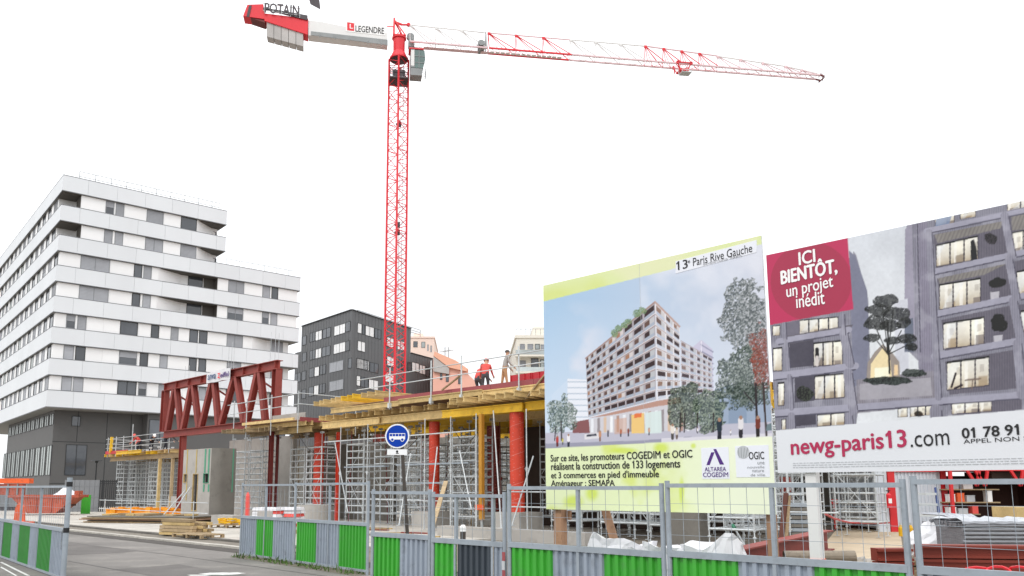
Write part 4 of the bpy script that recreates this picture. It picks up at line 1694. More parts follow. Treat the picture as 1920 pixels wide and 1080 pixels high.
# small work platform at the far left
VP_ = 26.0
spl, spr = on_v(207, 845, VP_)[0], on_v(333, 845, VP_)[0]
wp = sthing('work_platform', 'small railed work platform on yellow beams at the far end of the truss', 'work platform', spl, VP_, 0)
WL = spr - spl
zpl = 4.72
pb = hb_mesh('primary_beam', WL, .2, .34, M['timber_grey'])
for v_ in (.1, 2.2, 4.2):
    link('primary_beam', pb, wp, (0, v_, zpl - .62))
pj = hb_mesh('joist', 5.0, .12, .22, M['yellow_beam'])
pj2 = hb_mesh('joist', 5.0, .12, .22, M['timber'])
for k in range(13):
    link('joist', (pj, pj2)[k % 3 == 1 or k > 9], wp, (.1 + k * (WL - .2) / 12, -.45 + random.uniform(-.15, .1), zpl - .27), (0, 0, R(90)))
fb_ = hb_mesh('front_beam', 2.2, .2, .26, M['yellow_beam'])
for x in (3.2, 5.6):
    link('front_beam', fb_, wp, (x, -.7, zpl - .18))
b_ = MB()
b_.box(0, WL, -.3, 4.4, zpl - .04, zpl)
b_.build('plywood_sheet', M['plywood'], wp)
b_ = MB()
b_.box(-.1, 4.4, -.36, -.32, zpl - .05, zpl + .2)
b_.build('edge_board', M['form_red'], wp)
for x, y in ((.2, -.3), (1.9, -.3), (3.4, -.3), (5.1, -.3), (WL - .8, -.3), (.2, 2), (.2, 4.2)):
    b_ = MB()
    b_.tube((x, y, zpl - .3), (x, y, zpl + (2.2 if x in (5.1, WL - .8) else 1.35)), .035, 6)
    b_.build('guard_post', M['galv'], wp)
for z_ in (.45, .8, 1.2):
    b_ = MB()
    b_.tube((-.1, -.34, zpl + z_), (WL, -.34, zpl + z_ + .05), .024, 6)
    b_.tube((.16, -.4, zpl + z_), (.16, 4.3, zpl + z_), .024, 6)
    b_.build('guard_rail', M['galv'], wp)
b_ = MB()
b_.bar((1.05, -.38, zpl + .05), (1.15, -.38, zpl + 1.35), .22, .1)
b_.build('yellow_stop', M['yellow_beam'], wp)
for x, y, m_ in ((WL - 2.6, -.1, 'timber'), (WL - .9, .1, 'timber_grey')):
    b_ = MB()
    b_.bar((x, y, .06), (x, y, zpl - .65), .2, .16)
    b_.build('timber_prop', M[m_], wp)

# ------------------------------------------------------------------ red cardboard-formed columns
def tube_column(label, s_, v_, z0, z1, r, m_, ped=True):
    t = sthing('formed_column', label, 'column', s_, v_, 0.06, 'columns in red cardboard form tubes')
    b_ = MB()
    b_.tube((0, 0, z0), (0, 0, z1), r, 24)
    b_.build('form_tube', m_, t, smooth=False)
    # spiral seam and small print wound round the tube
    p = MB()
    turns = (z1 - z0) / .62
    n = int(turns * 24)
    for i in range(n):
        a0, a1 = 2 * math.pi * i / 24, 2 * math.pi * (i + 1) / 24
        za, zb = z0 + .62 * i / 24, z0 + .62 * (i + 1) / 24
        if zb > z1 - .02:
            break
        rr_ = r + .003
        p.face([(rr_ * math.cos(a0), rr_ * math.sin(a0), za), (rr_ * math.cos(a1), rr_ * math.sin(a1), zb), (rr_ * math.cos(a1), rr_ * math.sin(a1), zb + .018), (rr_ * math.cos(a0), rr_ * math.sin(a0), za + .018)])
    rr2 = random.Random(int(s_ * 10))
    for k in range(int((z1 - z0) / .16)):
        for a0 in (3.6, 4.9, 5.9, 1.2, 2.4):
            a = a0 + rr2.uniform(-.12, .12)
            zz = z0 + .08 + k * .16
            rr_ = r + .004
            da = rr2.uniform(.04, .13)
            p.face([(rr_ * math.cos(a - da), rr_ * math.sin(a - da), zz), (rr_ * math.cos(a + da), rr_ * math.sin(a + da), zz), (rr_ * math.cos(a + da), rr_ * math.sin(a + da), zz + .022), (rr_ * math.cos(a - da), rr_ * math.sin(a - da), zz + .022)])
    tag(p.build('spiral_print', M['tube_print'], t), kind='stuff')
    if ped:
        b_ = MB()
        b_.box(-.75, .75, -.75, .75, 0, z0 - .003)
        b_.build('pedestal', M['concrete'], t)
    return t


for px, v_, za, r, m_, lb in (
        (970, 25.3, .85, .31, 'tube_red', 'bright red tube column with pale print standing next to the large poster'),
        (814, 26.0, .75, .26, 'tube_red', 'red tube column with pale print right of the bus stop sign'),
        (597, 26.6, .80, .30, 'tube_red', 'red tube column beneath the lower deck, left of the bus stop sign'),
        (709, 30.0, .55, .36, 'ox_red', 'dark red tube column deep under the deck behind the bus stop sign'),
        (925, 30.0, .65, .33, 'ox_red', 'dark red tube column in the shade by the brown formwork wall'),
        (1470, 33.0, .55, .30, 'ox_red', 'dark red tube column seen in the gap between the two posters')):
    tube_column(lb, on_v(px, 900, v_)[0], v_, za, 5.02, r, M[m_])
t = sthing('steel_column', 'thin red steel post rising under the edge of the long deck', 'column', on_v(633, 900, 26)[0], 26, .06)
b_ = MB()
b_.hbeam((0, 0, .02), (0, 0, 4.9), .18, .18, .02, up=(1, 0, 0))
b_.build('shaft', M['tube_red'], t)
b_ = MB()
b_.box(-.15, .15, -.15, .15, 0, .018)
b_.build('base_plate', M['ox_red'], t)

# tall yellow-brown prop with an orange tag
s_ = on_v(903, 900, 24.6)[0]
t = sthing('timber_prop', 'tall yellow brown timber prop with an orange collar under the deck', 'prop', s_, 24.6, .06)
b_ = MB()
b_.bar((0, 0, .5), (0, 0, 5.0), .18, .18)
b_.build('shaft', mat('ochre_prop', '#c08a2f', .7, var=.12), t)
b_ = MB()
b_.tube((0, 0, 0), (0, 0, .5), .05, 8)
b_.box(-.12, .12, -.12, .12, 0, .02)
b_.build('jack_foot', M['galv'], t)
b_ = MB()
b_.box(-.26, .22, -.14, -.095, .92, 1.14)
b_.build('orange_collar', M['orange'], t)

# ------------------------------------------------------------------ shoring towers
def ladder_frame(W_, H_, g_=1.0):
    b_ = MB()
    for x in (0, W_):
        b_.tube((x, 0, 0), (x, 0, H_), .034, 6)
    n_ = int(H_ / .36)
    for i in range(n_ + 1):
        z_ = .06 + (H_ - .12) * i / n_
        b_.tube((0, 0, z_), (W_, 0, z_), (.025 if i % 5 else .032) * g_, 5, cap=False)
    b_.tube((W_ * .34, 0, .06), (W_ * .34, 0, H_ - .06), .016, 5, cap=False)
    return b_.mesh('ladder_frame', M['galv'])


TW, TD = 1.5, 1.1
lf0 = ladder_frame(TW, 3.7, 1.3)
lfs = ladder_frame(TD, 3.7)
jk = MB()
jk.tube((0, 0, 0), (0, 0, .5), .02, 6)
jk.box(-.08, .08, -.08, .08, 0, .012)
jk.tube((0, 0, .3), (0, 0, .36), .05, 6)
jk = jk.mesh('foot_jack', M['galv'])
jh = MB()
jh.tube((0, 0, 0), (0, 0, .72), .02, 6)
jh.box(-.09, .09, -.09, .09, .71, .72)
for x in (-.085, .085):
    jh.box(x - .008, x + .008, -.09, .09, .721, .82)
jh = jh.mesh('fork_head', M['galv'])
xb_m = MB()
xb_m.tube((0, 0, .2), (TW, 0, 2.0), .014, 5, cap=False)
xb_m.tube((TW, 0, .2), (0, 0, 2.0), .014, 5, cap=False)
xb_m.tube((.1, 0, 2.0), (TW, 0, 3.6), .014, 5, cap=False)
xb_m = xb_m.mesh('cross_brace', M['galv'])


tw = sthing('shoring_tower', 'x', 'shoring tower', 0, 0, .06, 'grey shoring towers under the deck')
link('ladder_frame', lf0, tw, (0, 0, .5))
link('ladder_frame', lf0, tw, (0, TD, .5))
link('ladder_frame', lfs, tw, (0, 0, .5), (0, 0, R(90)))
link('ladder_frame', lfs, tw, (TW, 0, .5), (0, 0, R(90)))
link('cross_brace', xb_m, tw, (0, -.03, .5))
for x in (0, TW):
    for y in (0, TD):
        link('foot_jack', jk, tw, (x, y, 0))
        link('fork_head', jh, tw, (x, y, 4.2))
tw_front = [
    (on_v(218, 900, 27)[0], 27.0, 'grey ladder frame shoring tower under the outer end of the small work platform'),
    (on_v(279, 900, 26.6)[0], 26.6, 'grey ladder frame shoring tower under the small platform next to its timber props'),
    (on_v(240, 900, 27.4)[0], 27.4, 'grey shoring tower second from the outer end of the small work platform'),
    (on_v(259, 900, 28)[0], 28.0, 'grey shoring tower below the yellow stop board and workers of the small platform'),
    (on_v(298, 900, 28.4)[0], 28.4, 'grey shoring tower below the small platform closest to the red truss post'),
    (on_v(436, 900, 25.8)[0], 25.8, 'grey shoring tower standing right against the rounded precast unit'),
    (on_v(468, 900, 25.8)[0], 25.8, 'grey shoring tower one bay from the rounded precast unit, before the dark red posts'),
    (-41.6, 26.4, 'grey shoring tower just past the shaded concrete wall beside the dark red posts'),
    (-39.3, 26.0, 'grey shoring tower under the lower deck against the red tube column'),
    (-35.0, 25.7, 'grey shoring tower between the thin red post and its neighbour with the red tube column'),
    (-32.6, 25.7, 'grey shoring tower straight behind the bus stop sign pole'),
    (-30.4, 25.6, 'grey shoring tower just past the bus stop sign, before the second red tube column'),
    (-26.6, 25.5, 'grey shoring tower between the second red tube column and the yellow brown prop'),
    (-20.7, 25.4, 'grey shoring tower at the edge of the large poster beside the brightest red column'),
    (-18.2, 25.3, 'grey shoring tower seen below the large poster by its vertical wooden post'),
    (-15.6, 24.6, 'grey shoring tower seen below the large poster by its slanting wooden strut'),
    (-13.4, 26.0, 'grey shoring tower seen below the large poster above the white bulk bags'),
    (on_v(1150, 1000, 25.2)[0], 25.2, 'grey shoring tower below the large poster between its wooden strut and the bulk bags'),
    (on_v(1330, 1000, 23.6)[0], 23.6, 'grey shoring tower below the large poster with the green coupled prop before it'),
    (on_v(1395, 1000, 24.6)[0], 24.6, 'grey shoring tower below the poster beside its short wooden post'),
    (on_v(1040, 1000, 25.0)[0] , 26.8, 'grey shoring tower partly behind the vertical wooden poster post'),
]
first = True
for s_, v_, lb in tw_front:
    if first:
        tw.location = site(s_, v_, .06)
        tw['label'] = lb
        first = False
    else:
        dup(tw, site(s_, v_, .06), RZ, lb)
rr = random.Random(3)
marks = [(330, 'red truss post'), (420, 'precast unit'), (508, 'dark red posts'), (597, 'first bright tube column'), (633, 'thin red post'), (709, 'shaded red column'), (750, 'bus stop sign'), (814, 'second bright tube column'),
         (903, 'yellow brown prop'), (970, 'brightest red column'), (1041, 'vertical wooden poster post'), (1125, 'slanting wooden strut'), (1245, 'double fence post'), (1442, 'gap between the posters'), (1600, 'sandy path')]
for row, vrow, ss in (('second', 29.0, [-42.0, -39.5, -37.2, -34.6, -32.0, -29.6, -24.4, -18.4, -15.9, -13.4]),
                      ('third', 32.6, [-42.4, -39.8, -37.0, -34.4, -31.8, -29.2, -17.6, -14.8, -12.2]),
                      ('fourth', 36.4, [-43.5, -40.8, -38.0, -35.0, -32.2, -29.6, -26.5, -17.0, -14.0]),
                      ('rearmost', 40.5, [-44.5, -41.4, -38.2, -35.0, -31.8, -28.0])):
    seen = {}
    for s_ in ss:
        p_ = site(s_ + .75, vrow, 0)
        px_ = project(p_.x, p_.y, 2.5)[0]
        a_ = [m_ for m_ in marks if m_[0] <= px_][-1][1]
        b2 = [m_ for m_ in marks if m_[0] > px_]
        b2 = b2[0][1] if b2 else 'path'
        lab = 'grey tower, %s row, between %s and %s' % (row, a_, b2)
        n_ = seen.get(lab, 0)
        seen[lab] = n_ + 1
        if n_:
            lab = lab.replace('between', 'further between')
        dup(tw, site(s_ + rr.uniform(-.15, .15), vrow + rr.uniform(-.3, .3), .06), RZ + rr.uniform(-.03, .03), lab)

# towers with pale sheeting seen through the gateway
for s_, v_, lb in ((-13.9, 30.0, 'grey shoring tower seen through the gap beside the white poster post'), (-13.6, 37.8, 'far grey shoring tower at the end of the sandy path')):
    dup(tw, site(s_, v_, .02), RZ, lb)

# single steel props with leaning tops
pp = sthing('steel_prop', 'x', 'prop', 0, 0, .06, 'single steel props at the deck front')
b_ = MB()
b_.tube((0, 0, .01), (0, 0, 2.6), .032, 8)
b_.build('outer_tube', M['galv'], pp)
b_ = MB()
b_.tube((0, 0, 2.6), (0, 0, 5.0), .024, 8)
b_.build('inner_tube', M['galv'], pp)
b_ = MB()
b_.box(-.07, .07, -.07, .07, 0, .009)
b_.build('foot_plate', M['galv'], pp)
b_ = MB()
b_.tube((0, 0, 2.5), (0, 0, 2.68), .05, 8)
b_.bar((-.12, 0, 2.6), (.12, 0, 2.6), .02)
b_.build('collar', M['galv'], pp)
props = [(637, 24.5, 'steel prop standing in front of the lower deck edge by the thin red post'), (688, 24.4, 'steel prop left of the bus stop sign'), (796, 24.4, 'steel prop just left of the second red tube column'),
         (845, 24.4, 'steel prop beyond the second red tube column'), (893, 24.2, 'steel prop immediately beside the yellow brown timber prop'), (988, 24.2, 'steel prop against the edge of the brightest red column')]
for i, (px, v_, lb) in enumerate(props):
    s_ = on_v(px, 900, v_)[0]
    if i == 0:
        pp.location = site(s_, v_, .06)
        pp['label'] = lb
    else:
        dup(pp, site(s_, v_, .06), RZ, lb)
# thin rusty and grey props at odd angles deeper in
rr = random.Random(21)
for i, px in enumerate((655, 672, 700, 728, 770, 786, 835, 872, 884, 940, 955, 560, 612)):
    v_ = rr.uniform(25.6, 31)
    s_ = on_v(px, 900, v_)[0]
    b_ = MB()
    b_.tube((0, 0, 0), (rr.uniform(-.25, .25), rr.uniform(-.15, .15), 4.95), .03, 6)
    b_.box(-.08, .08, -.08, .08, 0, .01)
    b_.tube((-.01, 0, 2.2), (.02, 0, 2.34), .055, 6)
    m1 = [m_ for m_ in marks if m_[0] <= px][-1][1]
    m2_ = [m_ for m_ in marks if m_[0] > px][0][1]
    tag(b_.build('steel_prop', (M['ox_red_dark'], M['galv'], M['timber_grey'])[i % 3], None, site(s_, v_, .06), (0, 0, RZ)), ('rust red', 'grey', 'dull brown')[i % 3] + ' leaning prop %s, between %s and %s' % (('nearer the first', 'nearer the second', 'midway')[i % 3], m1, m2_), 'prop', 'leaning props under the deck')
# raking push-pull props
rk = [((925, 770), (940, 990), 'pale raking prop leaning in front of the dark red column'), ((1000, 855), (1055 - 95, 985), 'two-part raking prop leaning against the brightest red column'),
      ((628, 830), (652, 960), 'raking prop leaning beside the thin red post'), ((770, 850), (748, 985), 'raking prop leaning behind the bus stop sign'),
      ((820, 838), (806, 968), 'raking prop leaning in front of the second red tube column'), ((1362, 965), (1398, 1025), 'raking prop with a green coupling below the large poster'),
      ((862, 845), (884, 955), 'raking prop crossing the tower before the yellow brown prop')]
for i, (a_, b2, lb) in enumerate(rk):
    s0_, z0_ = on_v(a_[0], a_[1], 24.8)
    s1_, z1_ = on_v(b2[0], b2[1], 23.9)
    t = sthing('raking_prop', lb, 'prop', s1_, 23.9, max(z1_, .07), 'raking props leaning at the deck front')
    b_ = MB()
    dz = z0_ - max(z1_, .07)
    b_.tube((0, 0, 0), ((s0_ - s1_), .9, dz), .03, 8)
    b_.build('tube', M['galv'], t)
    b_ = MB()
    b_.box(-.1, .1, -.1, .1, -.01, .02)
    b_.build('foot_plate', M['galv'], t)
    if 'green' in lb:
        b_ = MB()
        b_.tube(((s0_ - s1_) * .55, .5, dz * .55), ((s0_ - s1_) * .66, .6, dz * .66), .06, 8)
        b_.build('coupling', M['green_paint'], t)
# long ledgers and hanging cables between the towers
for i, (sA, sB, v_, z_, dz, lb) in enumerate(((-36, -24.5, 24.9, 4.35, .05, 'highest long ledger tube tied across the front shoring towers'), (-35.5, -25.8, 24.95, 1.35, -.04, 'low long ledger tube tied across the front shoring towers'), (-22.0, -9.0, 24.2, 1.15, .03, 'long ledger tube crossing the towers below the large poster'), (-22.0, -10.0, 24.25, 1.75, -.05, 'upper ledger tube crossing the towers just under the large poster'))):
    b_ = MB()
    b_.tube((0, 0, 0), (sB - sA, 0, dz), .03, 6)
    tag(b_.build('ledger_tube', M['galv'], None, site(sA, v_, z_), (0, 0, RZ)), lb, 'scaffold tube', 'ledger tubes on the shoring')
for i, (px0, y0_, px1, y1_, sag, lb) in enumerate(((690, 800, 790, 812, 1.1, 'sagging dark cable hanging under the deck by the bus stop sign'), (845, 790, 900, 800, .8, 'sagging dark cable hanging beside the yellow brown prop'), (560, 815, 640, 822, 1.0, 'sagging dark cable hanging under the lower deck'))):
    q0, q1 = on_v(px0, y0_, 25.0), on_v(px1, y1_, 25.0)
    b_ = MB()
    pr_ = None
    for k in range(13):
        f_ = k / 12
        p_ = Vector(((q1[0] - q0[0]) * f_, 0, (q1[1] - q0[1]) * f_ - sag * 4 * f_ * (1 - f_)))
        if pr_ is not None:
            b_.tube(tuple(pr_), tuple(p_), .016, 5)
        pr_ = p_
    tag(b_.build('cable', M['black'], None, site(q0[0], 25.0, q0[1]), (0, 0, RZ)), lb, 'cable')
# scaffold decking boards on the towers
for (sA, sB, v_, z_, lb) in ((-34.6, -31.2, 25.2, 2.95, 'pale scaffold board lying across the towers behind the bus stop sign'), (-30.2, -25.2, 25.1, 2.98, 'pale scaffold board lying across the towers before the yellow brown prop'), (-31.0, -26.6, 25.1, 2.1, 'lower pale scaffold board crossing the second red tube column')):
    b_ = MB()
    b_.box(0, sB - sA, -.18, .12, 0, .07)
    tag(b_.build('scaffold_board', M['galv_fence'], None, site(sA, v_ + .2, z_), (0, 0, RZ)), lb, 'scaffold board', 'scaffold boards on the shoring towers')
# ------------------------------------------------------------------ street fences
def corr_sheet(L, H_, m_):
    """trapezoidal ribbed sheet, x 0..L, facing local -y"""
    b_ = MB()
    pitch = L / max(1, round(L / .125))
    prof = []
    x = 0.0
    while x < L - .001:
        for f_, d_ in ((0, .018), (.38, .018), (.5, -.018), (.88, -.018)):
            prof.append((x + f_ * pitch, d_))
        x += pitch
    prof.append((L, .018))
    for i in range(len(prof) - 1):
        (xa, ya), (xb_, yb) = prof[i], prof[i + 1]
        b_.face([(xa, ya, 0), (xb_, yb, 0), (xb_, yb, H_), (xa, ya, H_)])
    return b_.mesh('sheet', m_)


def fence(A, B, segs, label, ztop=1.95, zsol=1.06, zbot=.14, posts=(), thick=(), wires=True, vstep=.2, dull=False, zshift=0.0):
    """fence panel from A to B (world x,y); segs are (x0, x1, colour key)"""
    L = (Vector((B[0], B[1])) - Vector((A[0], A[1]))).length
    ang = math.atan2(B[1] - A[1], B[0] - A[0])
    t = thing('fence_panel', label, 'fence panel', (A[0], A[1], zshift), ang, 'green and grey street fence panels')
    for nm, z_, hh in (('top_rail', ztop, .05), ('mid_rail', zsol + .015, .075), ('bottom_rail', zbot - .02, .05)):
        b_ = MB()
        b_.box(0, L, -.032, .032, z_ - hh / 2, z_ + hh / 2)
        b_.build(nm, M['galv_fence'], t)
    for x in posts:
        b_ = MB()
        b_.box(x - .022, x + .022, -.036, -.033, zbot, zsol - .03)
        b_.box(x - .022, x + .022, -.025, .025, zsol + .055, ztop - .026)
        b_.build('upright', M['galv_fence'], t)
    for x in thick:
        b_ = MB()
        b_.tube((x, .002, 0), (x, .002, ztop + .06), .032, 10)
        b_.build('post', M['galv_fence'], t)
    for x0, x1, col in segs:
        link('sheet', corr_sheet(x1 - x0, zsol - zbot - .03, M[col]), t, (x0, 0, zbot + .005))
    if wires:
        b_ = MB()
        n_ = max(1, int(L / vstep))
        for i in range(1, n_):
            x = L * i / n_
            b_.bar((x, .012, zsol + .05), (x, .012, ztop - .02), .0045)
        for k in range(1, 4):
            z_ = zsol + .05 + (ztop - zsol - .08) * k / 4
            b_.bar((0, .004, z_), (L, .004, z_), .0045)
        tag(b_.build('wire_mesh', M['galv_fence'], t), kind='stuff')
    return t


def along(A, B, px, py):
    return hit(A, B, px, py)[0]


# far section beside the street opening
A, B = ground(450, 1043), ground(689, 1078)
A.z = B.z = 0
LL = (B - A).length


def a1(px):
    return along(A, B, px, 1000)


e1 = a1(553)
P1 = A + (B - A) * (e1 - .02) / LL
P2 = A + (B - A) * (e1 + .03) / LL
fence(A, P1, [(0.03, a1(480), 'grey_sheet'), (a1(480), a1(511), 'green'), (a1(511), e1 - .05, 'grey_sheet')],
      'fence panel with one narrow green band, at the corner of the street opening', posts=(a1(497),), thick=(.0, e1 - .03), zsol=1.08, ztop=1.98, zbot=.1)
o2 = e1 + .03
fence(P2, B, [(.03, a1(592) - o2, 'green'), (a1(592) - o2, a1(635) - o2, 'grey_sheet'), (a1(635) - o2, LL - o2 - .05, 'green')],
      'fence panel with two green bands around a grey one, behind the double post', posts=(a1(617) - o2,), thick=(LL - o2 - .02,), zsol=1.08, ztop=2.0, zbot=.1)
# near line
VF = 8.8


def s8(px, py=1000, v_=VF):
    return on_v(px, py, v_)[0]


def near_fence(pa, pb, segs, label, posts=(), thick=(), **kw):
    sA, sB = s8(pa), s8(pb)
    if pb > 1950:
        sB = 1.6
    A_, B_ = site(sA, VF), site(sB, VF)
    return fence(A_, B_, [(max(s8(x0, 1040) - sA, .01), (s8(x1, 1040) - sA) if x1 < 1950 else sB - sA, c_) for x0, x1, c_ in segs], label,
                 posts=[s8(p) - sA for p in posts], thick=[s8(p) - sA for p in thick], **kw)


near_fence(697, 806, [(699, 748, 'green'), (748, 803, 'grey_sheet')], 'short fence panel, green then grey, in front of the bus stop sign', posts=(), thick=(699, 805.5), ztop=1.82, zsol=1.09)
near_fence(811, 945, [(812, 854.5, 'green'), (857, 921, 'dark_sheet'), (924, 944, 'grey_sheet')], 'fence panel holding the only dark anthracite sheet', posts=(855.5, 925), thick=(812, 946), ztop=1.78, zsol=1.06)
near_fence(954, 1243, [(956, 1035, 'green'), (1035, 1131, 'grey_sheet'), (1131, 1242, 'green')], 'fence panel below the large green edged poster, grey between two greens', posts=(1085,), thick=(955, 1243), ztop=1.9, zsol=1.07)
near_fence(1253, 1698, [(1255, 1382, 'green'), (1382, 1524, 'grey_sheet'), (1524, 1697, 'green')], 'fence panel across both posters with a grey sheet between greens', posts=(1451,), thick=(1254, 1699), ztop=1.93, zsol=1.09)
near_fence(1719, 2000, [(1722, 1830, 'grey_sheet'), (1830, 1960, 'green'), (1960, 2000, 'grey_sheet')], 'fence panel in front of the wrapped pallet', posts=(), thick=(1720,), ztop=1.96, zsol=1.09)
# clamps and tape at the joints
for px, py, m_, lb in ((949, 1030, 'crane_red', 'red and white tape strip tied to the joint of two fence panels'),):
    s_ = s8(px)
    t = sthing('warning_tape', lb, 'tape', s_, VF - .06, .2)
    b_ = MB()
    for i in range(6):
        b_.box(-.028 + .008 * (i % 2), .028 + .008 * (i % 2), -.01, 0, .13 * i, .13 * i + .125, m=i % 2)
    b_.build('strip', [M['pale_print'], M['ply_red']], t)

# gate leaf on the near side of the street opening
Ag, Bg = ground(0, 1045), ground(117, 1087)
dg_ = (Bg - Ag).normalized()
A0 = Ag - dg_ * 3.2


def ag(px):
    return along(A0, Bg, px, 1020)


LG = (Bg - A0).length
gate = fence(A0, Bg, [(ag(-40), ag(-18), 'green_dark'), (ag(-18), ag(5), 'grey_sheet'), (ag(5), ag(21), 'green_dark'), (ag(21), ag(34), 'grey_sheet'), (ag(35), ag(55), 'green_dark'), (ag(55), ag(70), 'grey_sheet'), (ag(71), ag(95.5), 'green_dark'), (ag(95.5), LG - .08, 'grey_sheet')],
             'striped green and grey gate leaf standing at the edge of the street', posts=(ag(35), ag(71), ag(5)), thick=(), wires=True, vstep=.2, ztop=1.93, zsol=1.0, zbot=.06)
b_ = MB()
b_.tube((LG + .03, 0, -.0), (LG + .03, 0, 2.12), .055, 12)
b_.build('gate_post', M['galv_fence'], gate)
for z_ in (1.98, 1.02):
    b_ = MB()
    b_.tube((LG + .03, 0, z_ - .05), (LG + .03, 0, z_ + .05), .062, 12)
    b_.build('post_band', M['black'], gate)
ch = MB()
for i in range(9):
    a = i * .7
    ch.tube((LG - .08 + .03 * math.sin(a), -.05, .62 + i * .045), (LG - .05 - .03 * math.sin(a), -.06, .66 + i * .045), .008, 5)
ch.build('chain', M['crane_grey'], gate)

# ------------------------------------------------------------------ weeds along the fence foot
wd = MB()
rr = random.Random(11)
for i in range(420):
    t_ = rr.random()
    p = A.lerp(B, t_)
    px_ = rr.uniform(-.35, .25)
    nrm = Vector((-(B - A).y, (B - A).x, 0)).normalized()
    cl = .5 + .5 * math.sin(t_ * 37) * math.sin(t_ * 91)
    if rr.random() > cl + .15:
        continue
    q_ = p + nrm * px_
    h_ = rr.uniform(.04, .16) * (.5 + cl)
    an = rr.uniform(0, 6.28)
    dx, dy = .02 * math.cos(an), .02 * math.sin(an)
    lx_, ly2 = rr.uniform(-.06, .06), rr.uniform(-.06, .06)
    wd.face([(q_.x - dx, q_.y - dy, 0.005), (q_.x + dx, q_.y + dy, 0.005), (q_.x + lx_ + dx * .6, q_.y + ly2 + dy * .6, h_ * .7), (q_.x + lx_ * 1.6, q_.y + ly2 * 1.6, h_)])
tag(wd.build('weeds', M['weed']), 'low green weeds along the foot of the street fence', 'weeds', kind='stuff')
b_ = MB()
p0_, p1_ = A + (B - A) * 0, B
nrm = Vector(((B - A).y, -(B - A).x, 0)).normalized()
b_.face([tuple(p0_ + nrm * .3)[:2] + (.004,), tuple(p1_ + nrm * .35)[:2] + (.004,), tuple(p1_ - nrm * .4)[:2] + (.004,), tuple(p0_ - nrm * .4)[:2] + (.004,)])
structure('verge', b_.build('verge', M['dirt']))

# ------------------------------------------------------------------ posters
VB = 10.0


def bs(px, py, v_=VB):
    return on_v(px, py, v_)


